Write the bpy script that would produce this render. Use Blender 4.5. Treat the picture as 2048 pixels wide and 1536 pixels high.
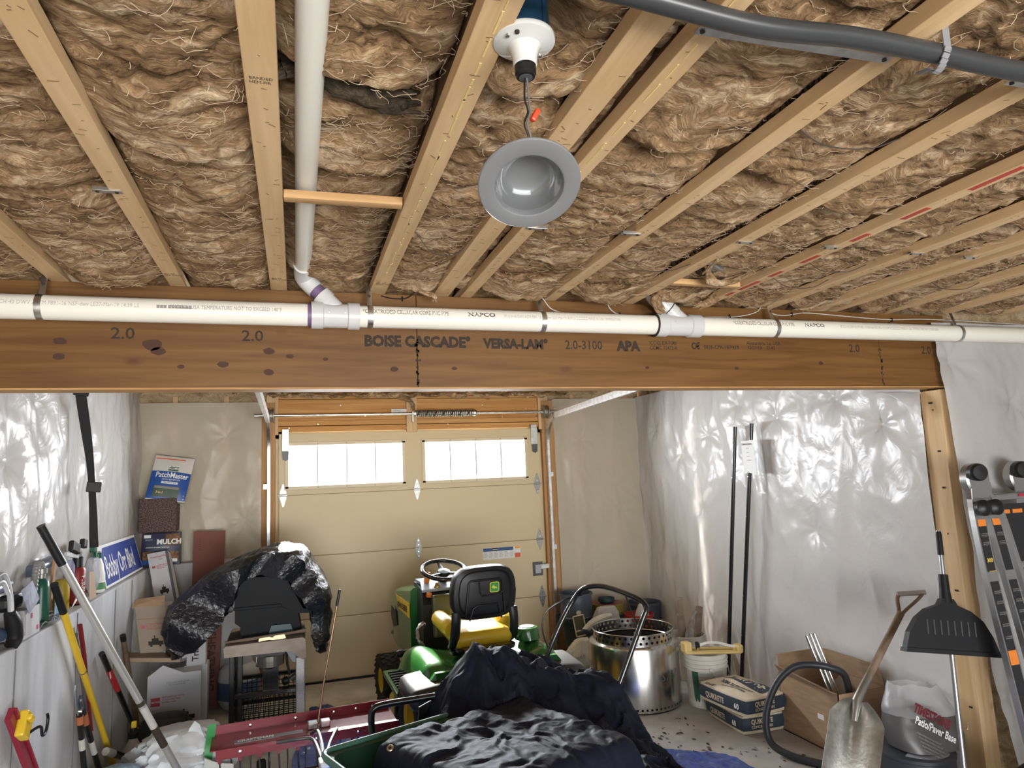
import bpy, bmesh, math, random
import numpy as np
from mathutils import Vector, Matrix

for _o in list(bpy.data.objects):
    bpy.data.objects.remove(_o)
SC = bpy.context.scene
COL = SC.collection
random.seed(7)
PI = math.pi

# ------------------------------------------------------------------ camera
cam_d = bpy.data.cameras.new('camera')
cam = bpy.data.objects.new('camera', cam_d)
COL.objects.link(cam)
SC.camera = cam
cam_d.sensor_width = 36.0
cam_d.lens = 1362.0 / 2048.0 * 36.0
cam_d.clip_start = 0.02
CH = 1.73
_ey = Vector((-434, 196, 1362)).normalized()
_ex = Vector((4276, -3, 1362)); _ex = (_ex - _ey * _ex.dot(_ey)).normalized()
_ez = _ex.cross(_ey)
if _ez.y > 0:
    _ez = -_ez
_R = Matrix((_ex, _ey, _ez))
_r = _R @ Vector((1, 0, 0)); _u = _R @ Vector((0, -1, 0)); _b = _R @ Vector((0, 0, -1))
M4 = Matrix(((_r.x, _u.x, _b.x, 0), (_r.y, _u.y, _b.y, 0), (_r.z, _u.z, _b.z, CH), (0, 0, 0, 1)))
cam.matrix_world = M4

# ------------------------------------------------------------------ world, sun, daylight, exposure
W = bpy.data.worlds.new('World'); SC.world = W
W.use_nodes = True
_nt = W.node_tree; _nt.nodes.clear()
_bg = _nt.nodes.new('ShaderNodeBackground'); _bg.inputs['Color'].default_value = (0.80, 0.90, 1.0, 1)
_bg.inputs['Strength'].default_value = 4.0
_wo = _nt.nodes.new('ShaderNodeOutputWorld'); _nt.links.new(_bg.outputs[0], _wo.inputs[0])

def light(name, kind, loc, rot, energy, color=(1, 1, 1), **kw):
    d = bpy.data.lights.new(name, kind); d.energy = energy; d.color = color
    for k, v in kw.items():
        setattr(d, k, v)
    o = bpy.data.objects.new(name, d); COL.objects.link(o)
    o.location = loc; o.rotation_euler = rot
    return o

# low sun shining in through the door windows, towards -Y and down
_sd = Vector((-0.05, -1.0, -0.63)).normalized()
sun = light('sun', 'SUN', (1, 12, 8), _sd.to_track_quat('-Z', 'Y').to_euler(), 30.0, (1.0, 0.94, 0.84), angle=math.radians(0.6))
# area light in the unseen door opening added behind the camera
light('added_opening_light', 'AREA', (0.9, -2.4, 1.15), (math.radians(90), 0, 0), 32.0, (0.93, 0.97, 1.0),
      shape='RECTANGLE', size=3.8, size_y=2.1)
# added upward fill light outside that opening, brightening the underside of the joists
light('added_up_fill', 'AREA', (1.1, -4.0, 0.02), (math.radians(142), 0, 0), 750.0, (1.0, 0.97, 0.92),
      shape='RECTANGLE', size=4.6, size_y=2.8)
# daylight through the two window bands of the overhead door
for _x in (0.45, 1.66):
    light('daylight_door_window', 'AREA', (_x, 6.62, 1.87), (math.radians(-90), 0, 0), 75.0, (0.97, 0.98, 1.0),
          shape='RECTANGLE', size=1.0, size_y=0.36)
SC.view_settings.view_transform = 'Standard'
SC.view_settings.look = 'None'
SC.view_settings.exposure = 0.42
SC.view_settings.gamma = 1.0
SC.view_settings.use_curve_mapping = False

# ------------------------------------------------------------------ materials
MATS = {}
def mat(name, col, rough=0.6, metal=0.0, col2=None, scale=8.0, stretch=(1, 1, 1), detail=4.0, dist=0.0,
        bump=0.0, bscale=None, lo=0.35, hi=0.65, spec=0.5, alpha=None, coat=0.0, sheen=0.0):
    if name in MATS:
        return MATS[name]
    m = bpy.data.materials.new(name); m.use_nodes = True
    nt = m.node_tree; p = nt.nodes['Principled BSDF']
    p.inputs['Base Color'].default_value = (*col, 1); p.inputs['Roughness'].default_value = rough
    p.inputs['Metallic'].default_value = metal; p.inputs['Specular IOR Level'].default_value = spec
    p.inputs['Coat Weight'].default_value = coat
    if alpha is not None:
        p.inputs['Alpha'].default_value = alpha
    if col2 is not None or bump:
        tc = nt.nodes.new('ShaderNodeTexCoord'); mp = nt.nodes.new('ShaderNodeMapping')
        mp.inputs['Scale'].default_value = stretch
        nt.links.new(tc.outputs['Object'], mp.inputs['Vector'])
    if col2 is not None:
        n = nt.nodes.new('ShaderNodeTexNoise'); n.inputs['Scale'].default_value = scale
        n.inputs['Detail'].default_value = detail; n.inputs['Distortion'].default_value = dist
        nt.links.new(mp.outputs[0], n.inputs['Vector'])
        r = nt.nodes.new('ShaderNodeValToRGB')
        r.color_ramp.elements[0].position = lo; r.color_ramp.elements[0].color = (*col, 1)
        r.color_ramp.elements[1].position = hi; r.color_ramp.elements[1].color = (*col2, 1)
        nt.links.new(n.outputs['Fac'], r.inputs[0]); nt.links.new(r.outputs[0], p.inputs['Base Color'])
    if bump:
        n2 = nt.nodes.new('ShaderNodeTexNoise'); n2.inputs['Scale'].default_value = bscale or scale
        n2.inputs['Detail'].default_value = detail; n2.inputs['Distortion'].default_value = dist
        nt.links.new(mp.outputs[0], n2.inputs['Vector'])
        b = nt.nodes.new('ShaderNodeBump'); b.inputs['Strength'].default_value = bump; b.inputs['Distance'].default_value = 0.01
        nt.links.new(n2.outputs['Fac'], b.inputs['Height']); nt.links.new(b.outputs[0], p.inputs['Normal'])
    MATS[name] = m
    return m

def insulation_material(name, dark, mid, light_, warm=0):
    m = bpy.data.materials.new(name); m.use_nodes = True; nt = m.node_tree
    p = nt.nodes['Principled BSDF']; p.inputs['Roughness'].default_value = 0.9
    p.inputs['Specular IOR Level'].default_value = 0.15
    tc = nt.nodes.new('ShaderNodeTexCoord')
    L = nt.links.new
    # gently swirled coordinates so the fibres run in curls
    nw = nt.nodes.new('ShaderNodeTexNoise'); nw.inputs['Scale'].default_value = 5.0; nw.inputs['Detail'].default_value = 3
    L(tc.outputs['Object'], nw.inputs['Vector'])
    vm = nt.nodes.new('ShaderNodeVectorMath'); vm.operation = 'MULTIPLY_ADD'
    vm.inputs[1].default_value = (0.22, 0.22, 0.22)
    L(nw.outputs['Color'], vm.inputs[0]); L(tc.outputs['Object'], vm.inputs[2])
    mp = nt.nodes.new('ShaderNodeMapping'); mp.inputs['Scale'].default_value = (0.45, 1.5, 1.2)
    L(vm.outputs[0], mp.inputs['Vector'])
    n1 = nt.nodes.new('ShaderNodeTexNoise'); n1.inputs['Scale'].default_value = 11; n1.inputs['Detail'].default_value = 10
    n1.inputs['Roughness'].default_value = 0.68; n1.inputs['Distortion'].default_value = 0.9
    L(mp.outputs[0], n1.inputs['Vector'])
    r = nt.nodes.new('ShaderNodeValToRGB'); cr = r.color_ramp
    cr.elements[0].position = 0.36; cr.elements[0].color = (*dark, 1)
    cr.elements[1].position = 0.64; cr.elements[1].color = (*light_, 1)
    e = cr.elements.new(0.50); e.color = (*mid, 1)
    
    mp2 = nt.nodes.new('ShaderNodeMapping'); mp2.inputs['Scale'].default_value = (0.35, 1.6, 1.3)
    L(vm.outputs[0], mp2.inputs['Vector'])
    n2 = nt.nodes.new('ShaderNodeTexNoise'); n2.inputs['Scale'].default_value = 55; n2.inputs['Detail'].default_value = 6
    n2.inputs['Distortion'].default_value = 1.6; n2.inputs['Roughness'].default_value = 0.65
    L(mp2.outputs[0], n2.inputs['Vector'])
    ad = nt.nodes.new('ShaderNodeMath'); ad.operation = 'MULTIPLY_ADD'; ad.inputs[1].default_value = 0.45
    L(n2.outputs['Fac'], ad.inputs[0]); L(n1.outputs['Fac'], ad.inputs[2])
    mxf = nt.nodes.new('ShaderNodeMix'); mxf.data_type = 'FLOAT'; mxf.inputs[0].default_value = 0.34
    L(n1.outputs['Fac'], mxf.inputs[2]); L(n2.outputs['Fac'], mxf.inputs[3]); L(mxf.outputs[0], r.inputs[0]); L(r.outputs[0], p.inputs['Base Color'])
    b = nt.nodes.new('ShaderNodeBump'); b.inputs['Strength'].default_value = 0.9; b.inputs['Distance'].default_value = 0.02
    L(ad.outputs[0], b.inputs['Height']); L(b.outputs[0], p.inputs['Normal'])
    MATS[name] = m
    return m

def poly_material(name, tint, opac):
    m = bpy.data.materials.new(name); m.use_nodes = True; nt = m.node_tree
    p = nt.nodes['Principled BSDF']; p.inputs['Base Color'].default_value = (*tint, 1)
    p.inputs['Roughness'].default_value = 0.27; p.inputs['Specular IOR Level'].default_value = 0.4
    tr = nt.nodes.new('ShaderNodeBsdfTransparent'); mx = nt.nodes.new('ShaderNodeMixShader')
    tl = nt.nodes.new('ShaderNodeBsdfTranslucent'); tl.inputs['Color'].default_value = (*tint, 1)
    mx2 = nt.nodes.new('ShaderNodeMixShader'); mx2.inputs[0].default_value = 0.25
    nt.links.new(p.outputs[0], mx2.inputs[1]); nt.links.new(tl.outputs[0], mx2.inputs[2])
    mx.inputs[0].default_value = opac
    nt.links.new(tr.outputs[0], mx.inputs[1]); nt.links.new(mx2.outputs[0], mx.inputs[2])
    nt.links.new(mx.outputs[0], nt.nodes['Material Output'].inputs[0])
    # fine crinkle
    tc = nt.nodes.new('ShaderNodeTexCoord')
    n = nt.nodes.new('ShaderNodeTexNoise'); n.inputs['Scale'].default_value = 7; n.inputs['Detail'].default_value = 3
    n.inputs['Distortion'].default_value = 1.2
    nt.links.new(tc.outputs['Object'], n.inputs['Vector'])
    b = nt.nodes.new('ShaderNodeBump'); b.inputs['Strength'].default_value = 0.35; b.inputs['Distance'].default_value = 0.02
    nt.links.new(n.outputs['Fac'], b.inputs['Height']); nt.links.new(b.outputs[0], p.inputs['Normal'])
    MATS[name] = m
    return m

def wood_material(name, c1, c2, axis='Y', gs=30.0, rough=0.65, knots=None):
    """grain stretched along axis; knots = (r,g,b) colour of scattered dark knots"""
    m = bpy.data.materials.new(name); m.use_nodes = True; nt = m.node_tree; L = nt.links.new
    p = nt.nodes['Principled BSDF']; p.inputs['Roughness'].default_value = rough
    p.inputs['Specular IOR Level'].default_value = 0.3
    tc = nt.nodes.new('ShaderNodeTexCoord'); mp = nt.nodes.new('ShaderNodeMapping')
    s = {'X': (0.06, 1, 1), 'Y': (1, 0.06, 1), 'Z': (1, 1, 0.06)}[axis]
    mp.inputs['Scale'].default_value = s
    L(tc.outputs['Object'], mp.inputs['Vector'])
    n = nt.nodes.new('ShaderNodeTexNoise'); n.inputs['Scale'].default_value = gs; n.inputs['Detail'].default_value = 6
    n.inputs['Distortion'].default_value = 0.8
    L(mp.outputs[0], n.inputs['Vector'])
    r = nt.nodes.new('ShaderNodeValToRGB'); r.color_ramp.elements[0].position = 0.33; r.color_ramp.elements[1].position = 0.68
    r.color_ramp.elements[0].color = (*c1, 1); r.color_ramp.elements[1].color = (*c2, 1)
    L(n.outputs['Fac'], r.inputs[0])
    out = r.outputs[0]
    if knots:
        mp2 = nt.nodes.new('ShaderNodeMapping')
        s2 = {'X': (0.5, 1, 1), 'Y': (1, 0.5, 1), 'Z': (1, 1, 0.5)}[axis]
        mp2.inputs['Scale'].default_value = s2
        L(tc.outputs['Object'], mp2.inputs['Vector'])
        v = nt.nodes.new('ShaderNodeTexVoronoi'); v.inputs['Scale'].default_value = 5.5
        L(mp2.outputs[0], v.inputs['Vector'])
        rr = nt.nodes.new('ShaderNodeValToRGB'); rr.color_ramp.elements[0].position = 0.04; rr.color_ramp.elements[1].position = 0.12
        rr.color_ramp.elements[0].color = (1, 1, 1, 1); rr.color_ramp.elements[1].color = (0, 0, 0, 1)
        L(v.outputs['Distance'], rr.inputs[0])
        mx = nt.nodes.new('ShaderNodeMix'); mx.data_type = 'RGBA'
        L(rr.outputs[0], mx.inputs[0]); L(out, mx.inputs[6]); mx.inputs[7].default_value = (*knots, 1)
        out = mx.outputs[2]
    L(out, p.inputs['Base Color'])
    b = nt.nodes.new('ShaderNodeBump'); b.inputs['Strength'].default_value = 0.25; b.inputs['Distance'].default_value = 0.004
    L(n.outputs['Fac'], b.inputs['Height']); L(b.outputs[0], p.inputs['Normal'])
    MATS[name] = m
    return m

def emit_mat(name, col, s):
    m = bpy.data.materials.new(name); m.use_nodes = True; nt = m.node_tree; nt.nodes.clear()
    e = nt.nodes.new('ShaderNodeEmission'); e.inputs[0].default_value = (*col, 1); e.inputs[1].default_value = s
    o = nt.nodes.new('ShaderNodeOutputMaterial'); nt.links.new(e.outputs[0], o.inputs[0])
    MATS[name] = m
    return m

def glass_material(name, tint=(1, 1, 1), refl=0.08):
    m = bpy.data.materials.new(name); m.use_nodes = True; nt = m.node_tree; nt.nodes.clear()
    t = nt.nodes.new('ShaderNodeBsdfTransparent'); t.inputs[0].default_value = (*tint, 1)
    g = nt.nodes.new('ShaderNodeBsdfGlossy'); g.inputs['Roughness'].default_value = 0.03
    mx = nt.nodes.new('ShaderNodeMixShader'); mx.inputs[0].default_value = refl
    o = nt.nodes.new('ShaderNodeOutputMaterial')
    nt.links.new(t.outputs[0], mx.inputs[1]); nt.links.new(g.outputs[0], mx.inputs[2]); nt.links.new(mx.outputs[0], o.inputs[0])
    MATS[name] = m
    return m

INS = insulation_material('insulation', (0.082, 0.042, 0.020), (0.355, 0.222, 0.115), (0.71, 0.55, 0.365))
INSW = insulation_material('wall_insulation', (0.24, 0.155, 0.08), (0.46, 0.33, 0.19), (0.64, 0.51, 0.33))
POLY = poly_material('poly_sheet', (0.87, 0.86, 0.85), 0.70)
POLYB = poly_material('poly_sheet_thin', (0.84, 0.79, 0.67), 0.42)
POLYC = poly_material('poly_sheet_grey', (0.70, 0.695, 0.69), 0.62)
PINE = wood_material('pine', (0.56, 0.37, 0.19), (0.70, 0.50, 0.29), 'Y', 22, knots=(0.30, 0.17, 0.08))
PINEX = wood_material('pine_x', (0.52, 0.30, 0.13), (0.66, 0.42, 0.21), 'X', 22, knots=(0.22, 0.10, 0.04))
PINEZ = wood_material('pine_z', (0.55, 0.36, 0.18), (0.70, 0.50, 0.29), 'Z', 22, knots=(0.28, 0.15, 0.06))
OSB = wood_material('joist_web', (0.16, 0.09, 0.045), (0.27, 0.16, 0.08), 'Y', 60)
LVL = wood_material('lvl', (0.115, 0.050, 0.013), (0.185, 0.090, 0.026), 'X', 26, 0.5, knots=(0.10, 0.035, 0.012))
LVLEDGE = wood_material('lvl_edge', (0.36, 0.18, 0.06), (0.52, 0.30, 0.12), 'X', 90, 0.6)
CONC = mat('concrete', (0.40, 0.385, 0.36), 0.85, col2=(0.52, 0.50, 0.47), scale=6, detail=8, bump=0.15, bscale=70)
CONCW = mat('white_concrete', (0.36, 0.36, 0.37), 0.85, col2=(0.56, 0.57, 0.59), scale=4, detail=9, stretch=(1, 1, 0.22), lo=0.3, hi=0.55, bump=0.25, bscale=45)
GALV = mat('galvanised', (0.60, 0.62, 0.62), 0.32, 1.0, col2=(0.75, 0.77, 0.77), scale=25, lo=0.4, hi=0.6)
STEEL = mat('stainless', (0.62, 0.61, 0.59), 0.2, 1.0)
BLACK = mat('black_plastic', (0.010, 0.010, 0.011), 0.42, spec=.35)
BLACKM = mat('black_paint', (0.007, 0.007, 0.008), 0.25, coat=0.4)
RUBBER = mat('rubber', (0.013, 0.013, 0.014), 0.75)
INK = mat('ink', (0.03, 0.02, 0.012), 0.8)
INKG = mat('grey_ink', (0.25, 0.24, 0.23), 0.8)
WHITE = mat('white_plastic', (0.80, 0.79, 0.75), 0.4)
PVC = mat('pvc', (0.80, 0.78, 0.71), 0.28)
PVCF = mat('pvc_fitting', (0.60, 0.60, 0.60), 0.25)
PURPLE = mat('purple_primer', (0.16, 0.10, 0.20), 0.5)
PAPER = mat('paper', (0.78, 0.78, 0.77), 0.7)
CARD = mat('cardboard', (0.34, 0.22, 0.13), 0.8, col2=(0.40, 0.27, 0.165), scale=9, stretch=(1, 1, 6))
CARDI = mat('cardboard_inside', (0.26, 0.165, 0.095), 0.85)

# ------------------------------------------------------------------ numpy noise
_rng = np.random.default_rng(3)
_perm = _rng.permutation(256); _perm = np.concatenate([_perm, _perm])
_ang = _rng.uniform(0, 2 * np.pi, 256)
_gx = np.cos(_ang); _gy = np.sin(_ang)
def pnoise(x, y):
    x = np.asarray(x, float); y = np.asarray(y, float)
    xi = np.floor(x).astype(int); yi = np.floor(y).astype(int)
    xf = x - xi; yf = y - yi
    u = xf * xf * xf * (xf * (xf * 6 - 15) + 10); v = yf * yf * yf * (yf * (yf * 6 - 15) + 10)
    def g(ix, iy, dx, dy):
        h = _perm[(_perm[ix & 255] + iy) & 255]
        return _gx[h] * dx + _gy[h] * dy
    a = g(xi, yi, xf, yf); b = g(xi + 1, yi, xf - 1, yf)
    c = g(xi, yi + 1, xf, yf - 1); d = g(xi + 1, yi + 1, xf - 1, yf - 1)
    return (a + u * (b - a)) * (1 - v) + (c + u * (d - c)) * v
def fbm(x, y, o=4, g=0.5):
    s = 0; a = 1.0
    for k in range(o):
        s = s + a * pnoise(x * 2 ** k + 17.3 * k, y * 2 ** k - 9.1 * k); a *= g
    return s
def ridged(x, y, o=3, g=0.5):
    s = 0; a = 1.0
    for k in range(o):
        s = s + a * (1 - 2 * np.abs(pnoise(x * 2 ** k + 5.1 * k, y * 2 ** k + 3.7 * k))); a *= g
    return s

# ------------------------------------------------------------------ mesh builder
class MB:
    def __init__(self):
        self.v = []; self.f = []
    def add(self, vs, fs):
        n = len(self.v)
        self.v += [tuple(p) for p in vs]
        self.f += [tuple(i + n for i in q) for q in fs]
        return self
    def box(self, c, s, rot=None, bev=0.0):
        hx, hy, hz = s[0] / 2, s[1] / 2, s[2] / 2
        if bev <= 0:
            vs = [Vector((x, y, z)) for x in (-hx, hx) for y in (-hy, hy) for z in (-hz, hz)]
            fs = [(0, 1, 3, 2), (4, 6, 7, 5), (0, 4, 5, 1), (2, 3, 7, 6), (0, 2, 6, 4), (1, 5, 7, 3)]
        else:
            bm = bmesh.new(); bmesh.ops.create_cube(bm, size=1.0)
            for q in bm.verts:
                q.co = Vector((q.co.x * s[0], q.co.y * s[1], q.co.z * s[2]))
            bmesh.ops.bevel(bm, geom=list(bm.edges) + list(bm.verts), offset=min(bev, 0.49 * min(s)), segments=2, affect='EDGES', profile=0.5)
            bm.verts.index_update()
            vs = [q.co.copy() for q in bm.verts]; fs = [tuple(l.index for l in fc.verts) for fc in bm.faces]
            bm.free()
        c = Vector(c)
        if rot is not None:
            if not isinstance(rot, Matrix):
                from mathutils import Euler
                rot = Euler(rot).to_matrix()
            vs = [rot @ q for q in vs]
        return self.add([q + c for q in vs], fs)
    def cyl(self, p0, p1, r0, r1=None, seg=16, caps=True):
        return self.tube([p0, p1], [r0, r0 if r1 is None else r1], seg, caps=caps)
    def tube(self, pts, r, seg=10, closed=False, caps=True, flat=1.0, up=None):
        pts = [Vector(p) for p in pts]
        n = len(pts)
        rs = list(r) if isinstance(r, (list, tuple)) else [r] * n
        tans = []
        for i in range(n):
            a = pts[(i - 1) % n] if (i > 0 or closed) else pts[i]
            b = pts[(i + 1) % n] if (i < n - 1 or closed) else pts[i]
            t = b - a
            tans.append(t.normalized() if t.length > 1e-9 else Vector((0, 0, 1)))
        ref = Vector(up) if up else (Vector((0, 0, 1)) if abs(tans[0].z) < 0.9 else Vector((1, 0, 0)))
        nrm = (ref - tans[0] * ref.dot(tans[0])).normalized()
        vs = []; fs = []
        for i in range(n):
            t = tans[i]
            nrm = nrm - t * nrm.dot(t)
            if nrm.length < 1e-6:
                nrm = t.orthogonal()
            nrm.normalize(); bn = t.cross(nrm)
            for k in range(seg):
                a = 2 * PI * k / seg
                vs.append(pts[i] + (nrm * math.cos(a) * flat + bn * math.sin(a)) * rs[i])
        m = n if closed else n - 1
        for i in range(m):
            j = (i + 1) % n
            for k in range(seg):
                l = (k + 1) % seg
                fs.append((i * seg + k, i * seg + l, j * seg + l, j * seg + k))
        if caps and not closed:
            fs.append(tuple(reversed(range(seg)))); fs.append(tuple((n - 1) * seg + k for k in range(seg)))
        return self.add(vs, fs)
    def lathe(self, prof, c=(0, 0, 0), axis=(0, 0, 1), seg=32, close=False):
        """prof: (radius, height) pairs along axis"""
        ax = Vector(axis).normalized(); q = Vector((0, 0, 1)).rotation_difference(ax).to_matrix(); c = Vector(c)
        vs = []; fs = []; n = len(prof)
        for (r, h) in prof:
            for k in range(seg):
                a = 2 * PI * k / seg
                vs.append(c + q @ Vector((max(r, 1e-4) * math.cos(a), max(r, 1e-4) * math.sin(a), h)))
        for i in range(n if close else n - 1):
            j = (i + 1) % n
            for k in range(seg):
                l = (k + 1) % seg
                fs.append((i * seg + k, i * seg + l, j * seg + l, j * seg + k))
        if not close:
            if prof[0][0] > 1e-3: fs.append(tuple(reversed(range(seg))))
            if prof[-1][0] > 1e-3: fs.append(tuple((n - 1) * seg + k for k in range(seg)))
        return self.add(vs, fs)
    def open_ends(self):
        self.f = [q for q in self.f if len(q) <= 4]
        return self
    def prism(self, poly, ext):
        poly = [Vector(p) for p in poly]; ext = Vector(ext); n = len(poly)
        nrm = Vector((0, 0, 0))
        for i in range(n):
            nrm += poly[i].cross(poly[(i + 1) % n])
        if nrm.dot(ext) > 0:
            poly = poly[::-1]
        vs = poly + [p + ext for p in poly]
        fs = [tuple(range(n)), tuple(reversed(range(n, 2 * n)))]
        for i in range(n):
            j = (i + 1) % n
            fs.append((i, i + n, j + n, j))
        return self.add(vs, fs)
    def grid(self, P, close_u=False, close_v=False):
        """P: (nu, nv, 3) array"""
        nu, nv = P.shape[:2]
        fs = []
        for i in range(nu if close_u else nu - 1):
            a = i * nv; b = ((i + 1) % nu) * nv
            for j in range(nv if close_v else nv - 1):
                l = (j + 1) % nv
                fs.append((a + j, b + j, b + l, a + l))
        return self.add(P.reshape(-1, 3).tolist(), fs)
    def slab(self, P, thick):
        """closed thin solid from a grid; thick = offset vector or scalar along local normals"""
        nu, nv = P.shape[:2]
        if np.isscalar(thick):
            du = np.gradient(P, axis=0); dv = np.gradient(P, axis=1)
            nn = np.cross(du, dv); nn /= (np.linalg.norm(nn, axis=2, keepdims=True) + 1e-9)
            Q = P + nn * thick
        else:
            Q = P + np.array(thick)
        n = nu * nv
        fs = []
        for i in range(nu - 1):
            for j in range(nv - 1):
                a = i * nv + j
                fs.append((a, a + 1, a + nv + 1, a + nv)); fs.append((n + a, n + a + nv, n + a + nv + 1, n + a + 1))
        ring = [(0, j) for j in range(nv)] + [(i, nv - 1) for i in range(1, nu)] + [(nu - 1, j) for j in range(nv - 2, -1, -1)] + [(i, 0) for i in range(nu - 2, 0, -1)]
        ids = [i * nv + j for i, j in ring]
        for k in range(len(ids)):
            a = ids[k]; b = ids[(k + 1) % len(ids)]
            fs.append((a, a + n, b + n, b))
        return self.add(np.concatenate([P.reshape(-1, 3), Q.reshape(-1, 3)]).tolist(), fs)

def _link_mesh(name, me, m, parent, world, smooth):
    if m is not None:
        me.materials.append(m)
    if smooth:
        me.polygons.foreach_set('use_smooth', [True] * len(me.polygons))
        me.set_sharp_from_angle(angle=math.radians(smooth))
    o = bpy.data.objects.new(name, me); COL.objects.link(o)
    if parent is not None:
        o.parent = parent
        if world:
            me.transform(wmat(parent).inverted())
    else:
        n = len(me.vertices)
        if n:
            a = np.empty(n * 3); me.vertices.foreach_get('co', a); a = a.reshape(-1, 3)
            lo = a.min(0); hi = a.max(0)
            c = Vector(((lo[0] + hi[0]) / 2, (lo[1] + hi[1]) / 2, lo[2]))
            me.transform(Matrix.Translation(-c)); o.location = c
    return o

def wmat(o):
    m = Matrix.LocRotScale(o.location, o.rotation_euler, o.scale)
    return wmat(o.parent) @ m if o.parent else m

def obj(name, mb, m, parent=None, world=True, smooth=35):
    """one mesh object; vertices are given in world space (world=True) or in the parent's space"""
    me = bpy.data.meshes.new(name)
    me.from_pydata([tuple(v) for v in mb.v], [], mb.f); me.validate(); me.update()
    bm = bmesh.new(); bm.from_mesh(me); bmesh.ops.recalc_face_normals(bm, faces=bm.faces); bm.to_mesh(me); bm.free()
    return _link_mesh(name, me, m, parent, world, smooth)

def tag(o, label=None, cat=None, group=None, kind=None):
    if label: o['label'] = label
    if cat: o['category'] = cat
    if group: o['group'] = group
    if kind: o['kind'] = kind
    return o

def thing(name, label, cat, loc=(0, 0, 0), rot=(0, 0, 0), group=None, kind=None):
    o = bpy.data.objects.new(name, None); COL.objects.link(o); o.empty_display_size = 0.1
    o.location = loc; o.rotation_euler = rot
    return tag(o, label, cat, group, kind)

def text(s, size, org, xd, yd, m, parent, name='lettering', bold=0.0, ext=0.0004, align='LEFT', warp=None, sx=1.0, world=True, italic=0.0):
    """flat printed lettering as thin geometry: org + x*xd + y*yd"""
    cu = bpy.data.curves.new(name, 'FONT'); cu.body = s; cu.size = size; cu.offset = bold * size
    cu.align_x = align; cu.resolution_u = 2; cu.shear = italic
    to = bpy.data.objects.new(name, cu); COL.objects.link(to)
    me0 = to.to_mesh(); n = len(me0.vertices)
    co = np.empty(n * 3); me0.vertices.foreach_get('co', co); co = co.reshape(-1, 3)
    fs = [tuple(p.vertices) for p in me0.polygons]
    to.to_mesh_clear(); bpy.data.objects.remove(to); bpy.data.curves.remove(cu)
    xd = np.array(Vector(xd).normalized()); yd = np.array(Vector(yd).normalized()); zd = np.cross(xd, yd)
    if warp:
        P = np.array([warp(c[0] * sx, c[1]) for c in co])
    else:
        P = np.array(org) + np.outer(co[:, 0] * sx, xd) + np.outer(co[:, 1], yd) + zd * ext
    me = bpy.data.meshes.new(name); me.from_pydata(P.tolist(), [], fs); me.update()
    return _link_mesh(name, me, m, parent, world, 0)

def copy_tree(o, parent=None):
    c = o.copy(); COL.objects.link(c)
    if parent is not None:
        c.parent = parent
    for ch in list(o.children):
        copy_tree(ch, c)
    return c

def struct(o, label=None):
    o['kind'] = 'structure'
    if label: o['label'] = label
    return o

def arc(c, r, a0, a1, n, ax=(1, 0, 0), ay=(0, 0, 1)):
    c = Vector(c); ax = Vector(ax); ay = Vector(ay)
    return [c + ax * r * math.cos(math.radians(a0 + (a1 - a0) * k / n)) + ay * r * math.sin(math.radians(a0 + (a1 - a0) * k / n)) for k in range(n + 1)]

def smooth_path(pts, n=8):
    """Catmull-Rom through points"""
    P = [Vector(p) for p in pts]; P = [P[0] * 2 - P[1]] + P + [P[-1] * 2 - P[-2]]
    out = []
    for i in range(1, len(P) - 2):
        for k in range(n):
            t = k / n
            out.append(0.5 * ((2 * P[i]) + (P[i + 1] - P[i - 1]) * t + (2 * P[i - 1] - 5 * P[i] + 4 * P[i + 1] - P[i + 2]) * t * t + (-P[i - 1] + 3 * P[i] - 3 * P[i + 1] + P[i + 2]) * t ** 3))
    out.append(P[-2])
    return out
# ================================================================== the setting
XL, XR, YB, YD = -1.30, 3.46, 2.86, 6.42       # left wall, right wall, beam face, door wall
b = MB().box((1.5, 2.0, -0.05), (11.0, 9.0, 0.1)); FLOOR = struct(obj('floor', b, CONC, smooth=0))
b = MB().box((1.5, 36.5, -0.12), (80, 60, 0.1)); struct(obj('ground', b, mat('driveway', (0.35, 0.34, 0.33), 0.9), smooth=0))
b = MB().box((1.5, -32.5, -0.12), (80, 60, 0.1)); struct(obj('ground', b, MATS['driveway'], smooth=0))
b = MB().box((1.5, 2.0, 2.84), (11.0, 9.0, 0.04)); struct(obj('ceiling', b, mat('subfloor', (0.30, 0.19, 0.10), 0.85, col2=(0.42, 0.29, 0.17), scale=40), smooth=0))

def stud_wall(name, c, s, face, axis, span, zr, step=0.406, off=0.1):
    """insulated wall: a backing of insulation with timber studs just proud of it"""
    w = struct(obj(name, MB().box(c, s), INSW, smooth=0))
    a = span[0] + off; me = None
    while a < span[1]:
        if axis == 'Y':
            q = MB().box((face, a, (zr[0] + zr[1]) / 2), (0.012, 0.038, zr[1] - zr[0]))
        else:
            q = MB().box((a, face, (zr[0] + zr[1]) / 2), (0.038, 0.012, zr[1] - zr[0]))
        obj('stud', q, PINEZ, w, smooth=0)
        a += step
    return w
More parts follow.
